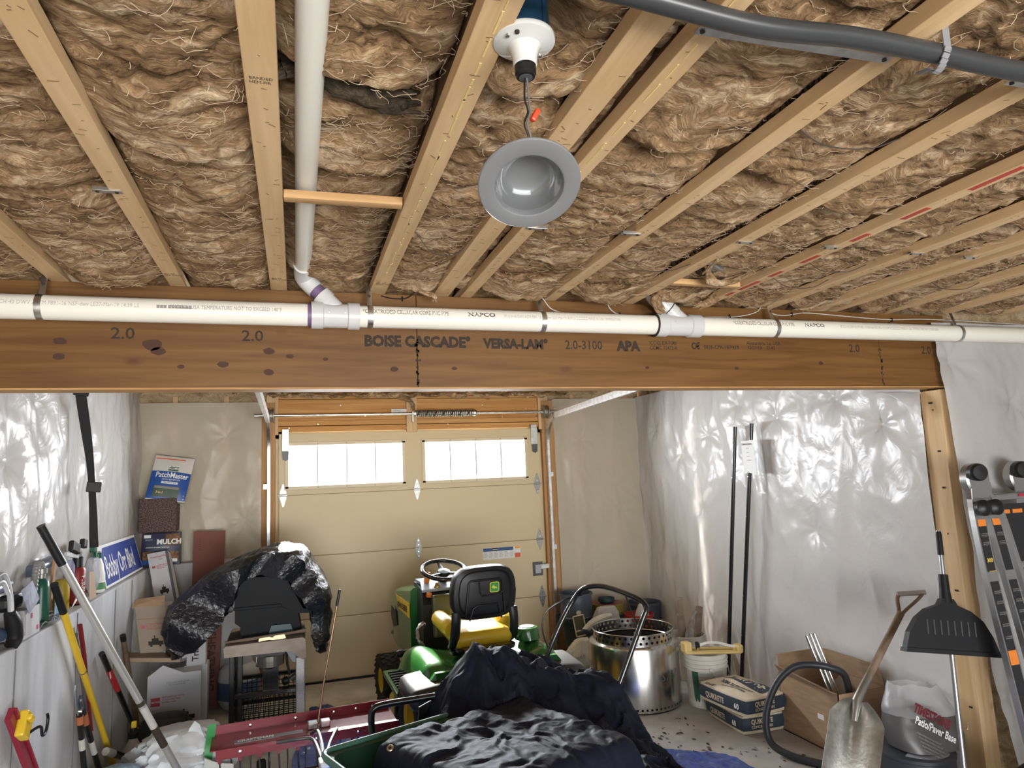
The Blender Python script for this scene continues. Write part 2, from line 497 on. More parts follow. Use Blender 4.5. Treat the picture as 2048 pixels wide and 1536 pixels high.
# left: white concrete stub wall with a ledge, insulated stud wall above it
WL = stud_wall('wall_left', (XL - 0.1, 1.9, 1.4), (0.16, 9.0, 2.84), XL - 0.015, 'Y', (2.9, 6.4), (1.1, 2.55))
struct(obj('wall_left_base', MB().box((-1.25, 1.9, 0.55), (0.30, 9.0, 1.11), bev=0.008), CONCW, smooth=0))
def joints():
    for y in (3.42, 4.27, 5.08, 5.55):
        tag(obj('form_joint', MB().box((-1.099, y, 0.55), (0.004, 0.008, 1.08)), mat('joint', (0.16, 0.16, 0.16), 0.9), bpy.data.objects['wall_left_base'], smooth=0))
joints()
WR = stud_wall('wall_right', (XR + 0.1, 4.75, 1.4), (0.16, 3.5, 2.84), XR + 0.015, 'Y', (3.1, 6.4), (0.0, 2.55))
struct(obj('wall_return', MB().box((4.5, YB + 0.10, 1.4), (2.0, 0.1, 2.84)), INSW, smooth=0))
struct(obj('wall_far_right', MB().box((5.6, 0.2, 1.4), (0.1, 5.4, 2.84)), CONCW, smooth=0))
# wall behind the viewer with a wide door opening added to let light in
q = MB().box((-1.2, -2.5, 1.4), (0.3, 0.12, 2.84)); q.box((4.2, -2.5, 1.4), (2.7, 0.12, 2.84)); q.box((0.9, -2.5, 2.52), (3.9, 0.12, 0.6))
struct(obj('wall_rear', q, CONCW, smooth=0))
# door wall
WB = stud_wall('wall_back', (-0.80, YD + 0.1, 1.4), (1.2, 0.16, 2.84), YD + 0.015, 'X', (-1.3, -0.25), (1.0, 2.5), off=0.32)
struct(obj('wall_back_base', MB().box((-0.78, YD - 0.02, 0.555), (0.96, 0.28, 1.11), bev=0.006), CONCW, smooth=0))
WB2 = stud_wall('wall_back_right', (2.92, YD + 0.1, 1.4), (1.08, 0.16, 2.84), YD + 0.015, 'X', (2.35, 3.5), (0.0, 2.5), off=0.35)
# timber frame of the door: jambs and header boards
for x0 in (-0.235, 2.415):
    struct(obj('trim_door_jamb', MB().box((x0, YD - 0.005, 1.22), (0.14, 0.05, 2.44), bev=0.003), wood_material('jamb_%d' % int(x0 * 10), (0.36, 0.19, 0.08), (0.52, 0.30, 0.14), 'Z', 18, knots=(0.2, 0.09, 0.03)), smooth=0))
HB = wood_material('header_wood', (0.50, 0.24, 0.07), (0.66, 0.38, 0.14), 'X', 16, knots=(0.25, 0.10, 0.03))
hd = struct(obj('wall_header', MB().box((1.09, YD + 0.10, 2.52), (2.6, 0.14, 0.66)), HB, smooth=0))
for z0, h in ((2.205, 0.052), (2.258, 0.048), (2.325, 0.082), (2.40, 0.062), (2.456, 0.045), (2.50, 0.03)):
    obj('header_board', MB().box((1.09, YD + 0.018, z0 + h / 2 - 0.03), (2.56, 0.03 + random.uniform(-.006, .006), h - 0.005), bev=0.003), HB, hd, smooth=0)
for x0 in (-0.19, 1.05, 2.37):
    obj('bearing_post', MB().box((x0, YD - 0.012, 2.33), (0.10, 0.035, 0.36), bev=0.003), PINEZ, hd, smooth=0)
for x0, z0 in ((0.2, 2.24), (0.62, 2.31), (1.4, 2.22), (1.75, 2.4), (0.4, 2.41), (1.95, 2.28), (-0.05, 2.21), (2.2, 2.36)):
    obj('nail_head', MB().cyl((x0, YD - 0.001, z0), (x0, YD - 0.004, z0), 0.006, seg=8), GALV, hd, smooth=0)

# ------------------------------------------------------------------ plastic vapour-barrier sheets
def sheet(name, label, m, org, ud, vd, nd, Wd, Hd, nu, nv, seed, amp, pins=(), folds=1.0, u_edge=None, thick=0.0008):
    org = np.array(org, float); ud = np.array(ud, float); vd = np.array(vd, float); nd = np.array(nd, float)
    s = np.linspace(0, 1, nu)[:, None]; v = np.linspace(0, Hd, nv)[None, :] + 0 * s
    if u_edge is not None:
        u0 = np.interp(v, u_edge[0], u_edge[1]); u = u0 + (Wd - u0) * s
    else:
        u = s * Wd + 0 * v
    wv = 0.35 * pnoise(u * 1.3 + seed, v * 0.9 + seed) + 0.12 * pnoise(u * 3 + seed, v * 2.2)
    h = 0.9 * pnoise(u * 2.6 + wv * 1.5 + seed, v * 0.55 + seed * 1.7) * folds
    h = h + 0.55 * (1 - 2 * np.abs(pnoise(u * 3.3 + wv * 2.5 + seed * 2, v * 0.6 + wv)))
    h = h + 0.30 * (1 - 2 * np.abs(pnoise(u * 2.0 + v * 1.4 + wv * 3 + 9 + seed, v * 1.6 - u * 0.9)))
    h = h + 0.16 * (1 - 2 * np.abs(pnoise(u * 9 + v * 2 + wv * 4 + seed, v * 4 + wv * 3)))
    h = h + 0.25 * fbm(u * 3 + seed, v * 2.3 + seed, 3)
    h = amp * h
    for (pu, pv, st) in pins:
        du = u - pu; dv = v - pv; r = np.sqrt(du * du + dv * dv) + 1e-5; th = np.arctan2(dv, du)
        h = h * (1 - 0.9 * np.exp(-(r / 0.10) ** 2)) - 0.012 * st * np.exp(-(r / 0.05) ** 2)
        h = h + 0.011 * st * np.exp(-r / 0.16) * np.minimum(r / 0.03, 1) * (np.abs(np.cos(3.5 * th + pu * 7)) ** 3)
    h = np.clip(h, -0.028, 0.09)
    P = org + u[..., None] * ud + v[..., None] * vd + h[..., None] * nd
    o = obj(name, MB().slab(P, thick), m, smooth=60)
    return tag(o, label, 'plastic sheet')

sheet('plastic_sheet', 'translucent plastic vapour barrier with vertical folds above the white concrete ledge', POLY,
      (XL + 0.05, 2.7, 1.13), (0, 1, 0), (0, 0, 1), (1, 0, 0), 3.66, 1.40, 230, 100, 3.0, 0.042,
      [(0.55, 0.35, 1.3), (0.35, 1.0, 1.3), (0.95, 0.75, 1.2), (1.3, 0.25, 1), (2.0, 1.1, 1.2), (2.5, 0.7, 1), (3.1, 1.0, 1.2), (1.6, 1.2, 1.2), (0.8, 0.2, 1.3)], 1.3)
sheet('plastic_sheet', 'thin plastic vapour barrier stapled over studs beside the left garage door track', POLYB,
      (-1.27, YD - 0.035, 1.0), (1, 0, 0), (0, 0, 1), (0, -1, 0), 0.99, 1.44, 110, 150, 11.0, 0.022,
      [(0.86, 0.42, .9), (0.70, 1.15, .5), (0.36, 0.6, .4)], 1.6)
sheet('plastic_sheet', 'thin plastic vapour barrier on the wall between garage door and rear corner', POLYB,
      (2.47, YD - 0.035, 0.03), (1, 0, 0), (0, 0, 1), (0, -1, 0), 0.98, 2.42, 100, 200, 23.0, 0.022,
      [(0.3, 2.0, .5), (0.7, 1.3, .5), (0.35, 0.7, .6)], 1.6)
sheet('plastic_sheet', 'wide milky plastic vapour barrier covering the long wall behind the two dark poles', POLY,
      (XR - 0.03, YD - 0.02, 0.0), (0, -1, 0), (0, 0, 1), (-1, 0, 0), 3.42, 2.46, 260, 190, 31.0, 0.036,
      [(0.35, 2.1, .9), (0.8, 1.85, .8), (1.25, 1.98, 1.0), (1.7, 2.2, .9), (2.15, 2.05, 1.1), (2.75, 2.12, 1.3), (3.1, 1.93, 1.4), (3.3, 2.3, 1.2), (2.45, 1.25, .5), (1.1, 1.35, .5)], 1.25)
sheet('plastic_sheet', 'hanging plastic vapour barrier with long folds behind the aluminium ladder', POLYC,
      (3.37, YB - 0.025, 0.0), (1, 0, 0), (0, 0, 1), (0, -1, 0), 1.9, 2.46, 110, 150, 47.0, 0.03,
      [(0.12, 2.25, 1.5), (0.55, 2.0, 1.3), (0.5, 1.4, 1), (0.3, 0.9, 1.1), (0.25, 0.45, 1.2), (0.9, 1.7, 1)], 1.1,
      u_edge=([0, 0.3, 0.6, 1.2, 2.1, 2.46], [0.22, 0.16, 0.10, 0.055, 0.02, 0.0]))
# loose turned-down corner of the sheet by the post
P = np.zeros((12, 10, 3))
for i in range(12):
    for j in range(10):
        a = i / 11; c = j / 9
        P[i, j] = (XR - 0.06 - 0.07 * math.sin(c * 2.2) * (1 - a) - 0.02 * a, 2.97 + 0.30 * a * (1 - 0.6 * c), 2.09 + 0.03 * a - 0.17 * c * (1 - 0.75 * a))
tag(obj('plastic_flap', MB().slab(P, 0.0008), POLY, smooth=60), 'loose folded corner of plastic sheet drooping beside the timber post', 'plastic sheet')

# timber post carrying the beam, three studs
po = thing('timber_post', 'three-ply pale timber post carrying the end of the laminated beam', 'post', (3.46, 2.92, 0))
for k in range(3):
    obj('stud', MB().box((3.425 + 0.039 * k, 2.92 + 0.004 * k, 1.045), (0.038, 0.125, 2.09), bev=0.002), PINEZ, po, smooth=0)
for z0 in (0.4, 0.75, 1.0, 1.3, 1.55, 1.75, 1.98, 2.02):
    obj('nail_head', MB().cyl((3.4062, 2.89 + 0.05 * random.random(), z0), (3.4045, 2.91, z0), 0.005, seg=8), INK, po, smooth=0)

# ------------------------------------------------------------------ laminated beam
beam = thing('laminated_beam', 'big orange-brown laminated timber beam stamped with black lettering', 'beam', (0.8, YB + 0.05, 2.105))
def lvl(x0, x1):
    return MB().box(((x0 + x1) / 2, YB + 0.0475, 2.308), (x1 - x0, 0.095, 0.404), bev=0.002)
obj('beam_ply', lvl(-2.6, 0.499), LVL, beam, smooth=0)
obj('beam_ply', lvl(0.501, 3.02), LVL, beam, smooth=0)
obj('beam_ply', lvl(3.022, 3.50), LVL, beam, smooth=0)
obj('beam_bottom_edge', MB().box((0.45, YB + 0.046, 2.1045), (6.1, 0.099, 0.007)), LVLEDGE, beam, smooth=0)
sc = MB()
for k in range(60):
    z0 = 2.115 + 0.20 * random.random(); x0 = random.choice((0.5, 0.5, 3.021))
    sc.box((x0 + random.gauss(0, 0.004), YB - 0.0006, z0), (0.003 + 0.006 * random.random(), 0.0012, 0.004 + 0.01 * random.random()))
obj('seam_splinters', sc, INK, beam, smooth=0)['kind'] = 'stuff'
FX, FZ = (1, 0, 0), (0, 0, 1)
def bt(s, size, x, z, bold=0.0, sx=1.0, m=INK):
    text(s, size, (x, YB - 0.0008, z), FX, FZ, m, beam, 'stamp', bold=bold, sx=sx)
bt('2.0', 0.062, -0.664, 2.296, 0.012, 1.1); bt('2.0', 0.062, -0.203, 2.296, 0.012, 1.1)
bt('BOISE CASCADE\u00b0', 0.064, 0.277, 2.284, 0.05, 0.93)
bt('VERSA-LAM\u00b0', 0.060, 0.797, 2.283, 0.05, 0.92)
bt('2.0-3100', 0.058, 1.183, 2.284, 0.008, 0.92); bt('APA', 0.064, 1.449, 2.281, 0.06, 0.98)
bt('ICC-ES ESR-1040', 0.026, 1.62, 2.312, 0.005, 0.80); bt('CCMC 12472-R', 0.026, 1.62, 2.288, 0.005, 0.88)
bt('C\u20ac', 0.045, 1.85, 2.294, 0.04, 0.8); bt('0836-CPR-18/F419', 0.028, 1.92, 2.296, 0.006, 0.94)
bt('Alexandria, La. USA', 0.026, 2.17, 2.321, 0.008, 0.98); bt('12/27/18    21:42', 0.024, 2.175, 2.298, 0.008, 1.0)
bt('2.0', 0.060, 2.811, 2.292, 0.012, 1.0); bt('2.0', 0.060, 3.31, 2.290, 0.012, 1.0)
KN = mat('knot', (0.055, 0.018, 0.008), 0.7)
for x0, z0, r0 in ((-0.52, 2.275, 0.028), (-0.50, 2.25, 0.02), (-0.83, 2.283, 0.018), (-0.83, 2.225, 0.016), (-0.27, 2.2, 0.016), (-0.10, 2.255, 0.018), (-0.1, 2.17, 0.016), (-0.02, 2.235, 0.012), (0.40, 2.185, 0.014), (0.12, 2.225, 0.009), (0.66, 2.19, 0.01), (2.62, 2.23, 0.012), (2.1, 2.2, 0.010), (1.6, 2.2, 0.009), (-0.42, 2.19, 0.01)):
    obj('knot', MB().tube([(x0, YB - 0.0008, z0), (x0, YB + 0.002, z0)], r0, 12).v and (lambda q: q)(MB().prism([(x0 + r0 * 1.3 * math.cos(t * PI / 6) * random.uniform(.85, 1.1), YB - 0.0006, z0 + r0 * 0.8 * math.sin(t * PI / 6) * random.uniform(.85, 1.1)) for t in range(12)], (0, 0.002, 0))), KN, beam, smooth=0)

# ------------------------------------------------------------------ I-joists
JX = [(-1.24, .058, 0), (-0.838, .060, 0), (-0.437, .056, 0), (-0.063, .062, 0), (0.334, .066, 0), (0.608, .070, 0), (0.722, .050, 0), (1.118, .056, 0), (1.522, .058, 0), (1.928, .052, 0), (2.310, .060, 0), (2.612, .050, 0), (2.735, .050, 0), (3.085, .056, 0), (3.46, .056, 0), (3.86, .056, 0)]
JZ = 2.51
WEBTXT = {8: 'BOISE ALLJOIST BOISE CASCADE BCI 5000s-1.8 ECR-12107-R 02/2018', 9: 'CANADA AUS 25', 7: 'BOISE ALLJOIST 60s', 6: 'BOISE ALLJOIST ITW 11'}
JLAB = ['pale wooden ceiling joist {}']
joints_desc = ['nearest the left wall, half hidden by insulation', 'over the left wall plastic, near the first pipe hanger', 'carrying a lone steel clip, left of the long white pipe bay',
               'running beside the long white drain pipe', 'with glossy glue line, right of the white drain pipe', 'wide one passing just behind the hanging lamp trim',
               'narrow one paired beside the wide joist behind the lamp trim', 'holding the far end of the long steel bridging strap', 'with black lettering on its web',
               'with red paint marks along its lower flange', 'just right of the red-marked joist', 'first of a close-set pair right of the red-marked joist', 'second of a close-set pair right of the red-marked joist',
               'above the timber post end of the beam', 'beyond the timber post', 'farthest beyond the timber post']
JOISTS = []
RED = mat('red_paint', (0.45, 0.06, 0.04), 0.8)
SILV = mat('glue', (0.75, 0.58, 0.25), 0.25)
for i, (x, w, _) in enumerate(JX):
    t = thing('ceiling_joist', 'pale wooden ceiling joist ' + joints_desc[i], 'joist', (x, 2.2, JZ))
    y0, y1 = -2.4, (6.3 if x < 3.4 else 2.8)
    obj('bottom_flange', MB().box((x, (y0 + y1) / 2, JZ + 0.019), (w, y1 - y0, 0.038), bev=0.002), PINE, t, smooth=0)
    obj('web', MB().box((x, (y0 + y1) / 2, JZ + 0.15), (0.0095, y1 - y0, 0.226)), OSB, t, smooth=0)
    obj('top_flange', MB().box((x, (y0 + y1) / 2, JZ + 0.283), (w, y1 - y0, 0.038)), PINE, t, smooth=0)
    if i in WEBTXT:
        text(WEBTXT[i], 0.075, (x - 0.0055, 2.75 if i != 7 else 1.4, JZ + 0.052), (0, -1, 0), (0, 0, 1), INK, t, 'web_stamp', bold=0.02, sx=0.62)
    if i in (2, 3, 4, 7, 8):
        text('BC 60\nSPF S-DRY', 0.018, (x - 0.022, 2.70, JZ - 0.0002), (1, 0, 0), (0, -1, 0), INK, t, 'grade_stamp', sx=.8)
    if i == 3:
        text('BANDED\nHEM-FIR', 0.014, (x - 0.022, 1.32, JZ - 0.0002), (1, 0, 0), (0, -1, 0), INK, t, 'grade_stamp', sx=.8)
    if i in (4, 6):
        g = MB(); y = 0.9
        while y < (2.6 if i == 4 else 1.9):
            l = random.uniform(0.02, 0.09)
            g.box((x + (0.004 if i == 4 else -0.006) + random.gauss(0, .0015), y, JZ - 0.0004), (0.0025 + 0.003 * random.random(), l, 0.0016)); y += l + random.uniform(0, .03)
        obj('glue_line', g, SILV, t, smooth=0)['kind'] = 'stuff'
    if i == 9:
        for y, l in ((1.35, .16), (1.62, .1), (1.85, .08), (2.1, .1), (2.3, .08), (2.48, .14), (2.62, .06)):
            obj('paint_mark', MB().box((x - 0.006, y, JZ - 0.0004), (0.022, l, 0.0014)), RED, t, smooth=0)
    cr = MB()
    for k in range(26):
        cr.box((x + random.uniform(-.3, .3) * w, random.uniform(0.9, 2.8), JZ - 0.0002), (random.uniform(.004, .022), 0.0022, 0.0012), rot=(0, 0, random.gauss(0, .5)))
    obj('saw_marks', cr, mat('crack', (0.24, 0.14, 0.07), 0.9), t, smooth=0)['kind'] = 'stuff'
    JOISTS.append(t)
# timber blocking under the drain pipe and by the far wye
tag(obj('wood_block', MB().box((0.134, 1.905, JZ + 0.012), (0.327, 0.036, 0.024), rot=(0, 0, -0.035), bev=0.002), PINEX), 'slim timber blocking strip crossing under the long white drain pipe', 'wood block')
tag(obj('wood_block', MB().box((1.725, 2.52, JZ + 0.012), (0.34, 0.036, 0.024), bev=0.002), PINEX), 'short timber block near the right pipe wye and red-marked joist', 'wood block')

# ------------------------------------------------------------------ insulation batts
HOLES = [(0.40, 1.075, 0.085, 0.10), (1.015, 1.36, 0.045, 0.05), (1.03, 1.37, .03, .03), (1.66, 2.40, 0.07, 0.05)]
FIB = mat('fibre', (0.62, 0.48, 0.33), 0.8)
def ye_b(y, y1): return y1 - .06 - y
def batt(x0, x1, y0, y1, zb, bulge, seed, label, ripple=1.0, group=None, ends=(1, 1)):
    nx = max(8, int((x1 - x0) / 0.011)); ny = max(12, int((y1 - y0) / 0.011))
    s = np.linspace(0, 1, nx)[:, None]; t = np.linspace(0, 1, ny)[None, :]
    x = x0 + (x1 - x0) * s + 0 * t; y = y0 + (y1 - y0) * t + 0 * s
    prof = 1 - np.abs(2 * s - 1) ** 3.2
    wx = 0.10 * fbm(x * 4 + seed, y * 4, 3); wy = 0.10 * fbm(x * 4 - seed, y * 4 + 7, 3)
    big = fbm(x * 3.0 + wx + seed, y * 2.2 + wy + seed * 1.3, 3)
    fold = 1 - 2 * np.abs(pnoise(x * 3.2 + wx * 9 + seed, y * 6.5 + wy * 9))
    fold2 = 1 - 2 * np.abs(pnoise(x * 7 + wx * 14 - seed, y * 15 + wy * 14 + 3))
    fine = fbm(x * 22 + wx * 30, y * 38 + wy * 30 + seed, 4, 0.6)
    d = bulge * (prof + 0.0 * t) + ripple * prof ** 0.35 * (0.024 * big + 0.011 * fold + 0.007 * fold2 + 0.008 * fine)
    d = d - 0.03 * (1 - prof ** 0.3)
    crk = np.exp(-np.abs(pnoise(x * 2.6 + wx * 8 + seed * 3, y * 6 + wy * 8)) / .035) * np.clip(.5 + 2.2 * pnoise(x * 3 + seed, y * 2.1 - seed), 0, 1)
    d = d - 0.020 * crk * prof ** .2
    if ends[1] and y1 < 2.9: d = d + 0.045 * np.exp(-np.maximum(ye_b(y, y1), 0) / .12) * prof
    # batt ends roll up so that the joints between batts read as dark creases
    ye0 = (y - y0 - 0.02 * pnoise(x * 9 + seed, 0 * y)); ye1 = (y1 - y - 0.02 * pnoise(x * 9, 0 * y + seed))
    if ends[0]: d = d - 0.11 * np.exp(-np.maximum(ye0, 0) / 0.022)
    if ends[1]: d = d - 0.11 * np.exp(-np.maximum(ye1, 0) / 0.022)
    # a few torn pits
    rng = np.random.default_rng(int(seed * 10))
    for k in range(int(rng.integers(0, 3))):
        px = rng.uniform(x0 + .08, x1 - .08) if x1 - x0 > .2 else (x0 + x1) / 2; py = rng.uniform(y0 + .1, y1 - .1); a = rng.uniform(.015, .04)
        d = d - 0.035 * np.exp(-(((x - px) / (a * 2)) ** 2 + ((y - py + .3 * (x - px)) / a) ** 2))
    for hx, hy, hr, hd in HOLES:
        d = d - hd * np.exp(-(((x - hx) / hr) ** 2 + ((y - hy) / hr) ** 2) ** 1.5)
    z = zb - d
    P = np.stack([x, y, z], -1)
    mb = MB().grid(P)
    # flat hidden top closes the solid
    T = P.copy(); n0 = len(mb.v)
    top = [(x0, y0, 2.80), (x0, y1, 2.80), (x1, y1, 2.80), (x1, y0, 2.80)]
    mb.v += top
    e0 = [0 * ny + j for j in range(ny)]; e1 = [(nx - 1) * ny + j for j in range(ny)]
    f0 = [i * ny for i in range(nx)]; f1 = [i * ny + ny - 1 for i in range(nx)]
    mb.f += [tuple(e0) + (n0 + 1, n0), tuple(reversed(e1)) + (n0 + 3, n0 + 2), tuple(reversed(f0)) + (n0, n0 + 3), tuple(f1) + (n0 + 2, n0 + 1), (n0, n0 + 1, n0 + 2, n0 + 3)]
    o = obj('insulation_batt', mb, INS, smooth=180)
    if y1 < 2.9 and x1 - x0 > .2:
        rr = random.Random(int(seed * 100)); fb = MB()
        for k in range(170):
            i = rr.randrange(2, nx - 2); j = rr.randrange(2, ny - 2); p = Vector(P[i, j]); a = rr.gauss(0, .6); L_ = rr.uniform(.02, .075); bnd = rr.gauss(0, .6)
            pts = []
            for m in range(5):
                t_ = m / 4; aa = a + bnd * t_
                qx = min(max(p.x + math.cos(aa) * L_ * t_, x0 + .012), x1 - .012)
                qy = min(max(p.y + math.sin(aa) * L_ * t_, y0 + .005), y1 - .005)
                pts.append(Vector((qx, qy, p.z - .002 - .010 * rr.random() * math.sin(PI * min(1, t_ + .2)))))
            fb.tube(pts, .0007, 3, caps=False)
        obj('loose_fibres', fb, FIB, o, smooth=0)['kind'] = 'stuff'
    return tag(o, label, 'insulation', group)

def bay(i):
    xa, wa, _ = JX[i]; xb, wb, _ = JX[i + 1]
    return xa + 0.0065, xb - 0.0065
where = ['beside the left wall', 'between joists nearest the left wall', 'in the bay left of the drain pipe', 'around the long white drain pipe', 'behind the porcelain lamp holder',
         'squeezed between the paired joists by the lamp trim', 'in the bay under the long steel bridging strap', 'left of the joist lettered on its web', 'right of the joist lettered on its web',
         'right of the red-marked joist', 'in the second bay right of the red-marked joist', 'squeezed in the close-set joist pair', 'above the timber post end of the beam', 'beyond the timber post', 'in the last bay beyond the post']
cuts = [1.95, 1.98, 1.72, 1.72, 1.30, 1.6, 1.45, 1.55, 1.72, 1.85, 1.7, 1.7, 1.9, 1.9, 1.8]
bul = [.00, .015, .02, -.02, .008, -.03, .012, .004, -.005, .0, .004, -.02, .008, .0, .0]
for i in range(len(JX) - 1):
    xa, xb = bay(i); c = cuts[i]
    g = 'brown insulation batts ' + where[i]
    a0 = -0.4 if i < 13 else 0.3
    if i == 3:                                # cut back around the drain pipe
        batt(xa, xb, 0.45, 1.42, 2.62, 0.02, 3.3, 'brown insulation batt ' + where[i] + ', away from the beam', 1.1)
        batt(xa, xb, 1.47, 1.86, 2.62, 0.02, 4.4, 'brown insulation batt ' + where[i] + ', short piece beside the timber strip', 1.0)
        batt(xa, xb, 1.885, 2.80, 2.62, 0.03, 5.1, 'brown insulation batt ' + where[i] + ', reaching the beam', 1.1)
        batt(xa, xb, 2.99, 6.32, 2.55, 0.02, 8.0, 'brown insulation batt ' + where[i] + ', beyond the beam', 1)
        continue
    zb = JZ + 0.052
    batt(xa, xb, a0 if i > 4 else 0.3, c, zb, bul[i], 1.7 * i + 2, 'brown insulation batt ' + where[i] + ', away from the beam', 1.15)
    batt(xa, xb, c + .008, 2.81, zb, bul[i] + .020, 2.3 * i + 9, 'brown insulation batt ' + where[i] + ', reaching the beam', 1.15)
    if i < 13:
        batt(xa, xb, 2.98, 6.32, zb, 0.012, 2.9 * i + 1, 'brown insulation batt ' + where[i] + ', beyond the beam', 1)

# wisps of torn insulation hanging by the door header and beam
def wisp(pts, r, label, n=7, seed=1):
    rnd = random.Random(seed); q = MB()
    for k in range(n):
        pp = [Vector(p) + Vector((rnd.gauss(0, r * .5), rnd.gauss(0, r * .3), rnd.gauss(0, r * .3))) for p in pts]
        sp = smooth_path(pp, 5); m = len(sp)
        q.tube(sp, [r * (0.45 + 0.3 * rnd.random()) * (1 - 0.75 * abs(2 * j / (m - 1) - 0.8)) + 0.001 for j in range(m)], 7)
    return tag(obj('insulation_tuft', q, INS, smooth=80), label, 'insulation')
wisp([(0.75, 6.25, 2.49), (0.88, 6.26, 2.475), (1.0, 6.28, 2.45), (1.05, 6.29, 2.40), (1.055, 6.30, 2.335)], 0.022, 'pale tuft of insulation hanging over the centre of the door header', seed=2)
wisp([(-0.78, 5.4, 2.46), (-0.70, 5.4, 2.425), (-0.58, 5.4, 2.45), (-0.46, 5.4, 2.45), (-0.43, 5.4, 2.40)], 0.02, 'torn pale insulation scrap hanging below the ceiling left of the door track', seed=3)
wisp([(1.60, 2.70, 2.53), (1.585, 2.70, 2.49), (1.60, 2.72, 2.455), (1.63, 2.73, 2.44)], 0.024, 'tan insulation tuft drooping onto the drain pipe by the right wye', seed=4)
wisp([(1.93, 2.72, 2.54), (1.88, 2.72, 2.50), (1.80, 2.72, 2.47)], 0.03, 'matted insulation tuft hanging right of the wye branch', seed=5)
wisp([(1.62, 2.35, 2.54), (1.70, 2.42, 2.50), (1.80, 2.42, 2.515), (1.86, 2.3, 2.54)], 0.02, 'torn insulation tuft near the short timber block', seed=6)
wisp([(0.40, 2.74, 2.52), (0.55, 2.76, 2.49), (0.57, 2.78, 2.46)], 0.012, 'thin insulation shred hanging above the beam by a pipe hanger', seed=7)
for x0, x1, sd in ((-0.2, 0.5, 21), (0.5, 1.2, 22), (1.2, 2.0, 23), (2.0, 2.6, 24)):
    n = 12; pts = [(x0 + (x1 - x0) * k / n, 6.27 + 0.03 * math.sin(k * 1.7), 2.505 - 0.028 * abs(math.sin(k * 0.9 + sd))) for k in range(n + 1)]
    wisp(pts, 0.03, {21: 'ragged insulation roll along the top of the door header, left end', 22: 'ragged insulation roll on the header, over the torsion spring', 23: 'ragged insulation roll on the header, near the right cable drum', 24: 'ragged insulation roll above the right door track'}[sd], 5, sd)

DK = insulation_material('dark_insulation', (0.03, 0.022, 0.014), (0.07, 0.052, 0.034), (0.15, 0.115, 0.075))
o = wisp([(-0.03, 1.41, 2.60), (0.05, 1.43, 2.615), (0.13, 1.44, 2.595), (0.2, 1.46, 2.585), (0.26, 1.46, 2.60)], 0.045, 'dark matted insulation strip crossing beside the long white drain pipe', 8, 31)
o.data.materials[0] = DK
o = wisp([(1.60, 2.45, 2.57), (1.66, 2.44, 2.55), (1.72, 2.42, 2.56)], 0.03, 'dark matted insulation tuft in the hole near the short timber block', 6, 32); o.data.materials[0] = DK
tag(obj('foil_scrap', MB().box((1.65, 2.36, 2.555), (.10, .07, .03), rot=(.3, .2, .4), bev=.008), GALV, smooth=0), 'crumpled silver foil scrap in the insulation near the short timber block', 'foil')
tag(obj('insulation_string', MB().tube(smooth_path([(1.515, 2.02, 2.56), (1.535, 2.10, 2.53), (1.55, 2.2, 2.50), (1.56, 2.29, 2.49)], 5), [.004 + .003 * math.sin(k * 1.3) ** 2 for k in range(16)], 6), INS), 'thin twisted string of insulation hanging by the lettered joist', 'insulation')
# steel bridging: one long strap in view, clip ends on the joists, thin spring rods holding the batts
def strap_bar(p0, p1, w, label, group=None, name='steel_strap'):
    p0 = Vector(p0); p1 = Vector(p1); d = p1 - p0; L = d.length; a = math.atan2(d.y, d.x); pit = -math.asin(d.z / L)
    t = thing(name, label, 'metal strap', (p0 + p1) / 2, (0, pit, a), group)
    q = MB().box((0, 0, 0), (L, w, 0.0016)); q.box((0, w / 2, 0.004), (L * 0.94, 0.0016, 0.009)); q.box((0, -w / 2, 0.004), (L * 0.94, 0.0016, 0.009))
    obj('bar', q, GALV, t, world=False, smooth=0)
    for s in (-1, 1):
        obj('nail', MB().lathe([(0.005, -0.003), (0.004, -0.001), (0.003, 0.006)], (s * (L / 2 - 0.012), 0, 0), seg=10), INK, t, world=False)
    return t
strap_bar((0.69, 0.972, JZ - 0.003), (1.118, 0.958, JZ - 0.004), 0.021, 'long galvanised bridging strap nailed between two joists near the grey conduit')
clips = [(-0.47, 1.942, 'on the joist left of the white drain pipe'), (0.745, 1.985, 'just below the hanging lamp trim'), (1.076, 1.972, 'right of the hanging lamp trim'),
         (1.529, 1.973, 'on the joist lettered on its web'), (1.891, 1.961, 'on the red-marked joist'), (2.30, 1.96, 'just right of the red-marked joist'), (2.575, 1.958, 'on the close-set joist pair'), (1.475, 0.96, 'near the grey conduit on the lettered joist')]
for x, y, wh in clips:
    strap_bar((x - 0.035, y, JZ - 0.003), (x + 0.035, y - 0.002, JZ - 0.003), 0.018, 'small galvanised bridging clip ' + wh, name='bridging_clip')
WIRE = mat('wire', (0.05, 0.04, 0.035), 0.5)
for x0, x1, y, sg, wh in ((0.385, 0.57, 2.15, .045, 'right of the joist with the glossy glue line'), (1.15, 1.5, 2.28, .02, 'left of the joist lettered on its web'), (1.965, 2.26, 2.38, .025, 'between the red-marked joist and its neighbour'), (1.96, 2.25, 2.16, .02, 'across the bay right of the red-marked joist'), (1.14, 1.45, 1.25, .02, 'under the batt near the grey conduit'), (2.76, 3.06, 2.3, .02, 'near the timber post end of the beam')):
    tag(obj('support_wire', MB().tube(smooth_path([(x0, y, JZ + 0.012), (x0 + (x1 - x0) * .3, y + .01, JZ - sg), (x0 + (x1 - x0) * .7, y, JZ - sg), (x1, y - .01, JZ + 0.012)], 6), 0.0016, 6), WIRE), 'thin dark spring wire holding insulation ' + wh, 'wire')
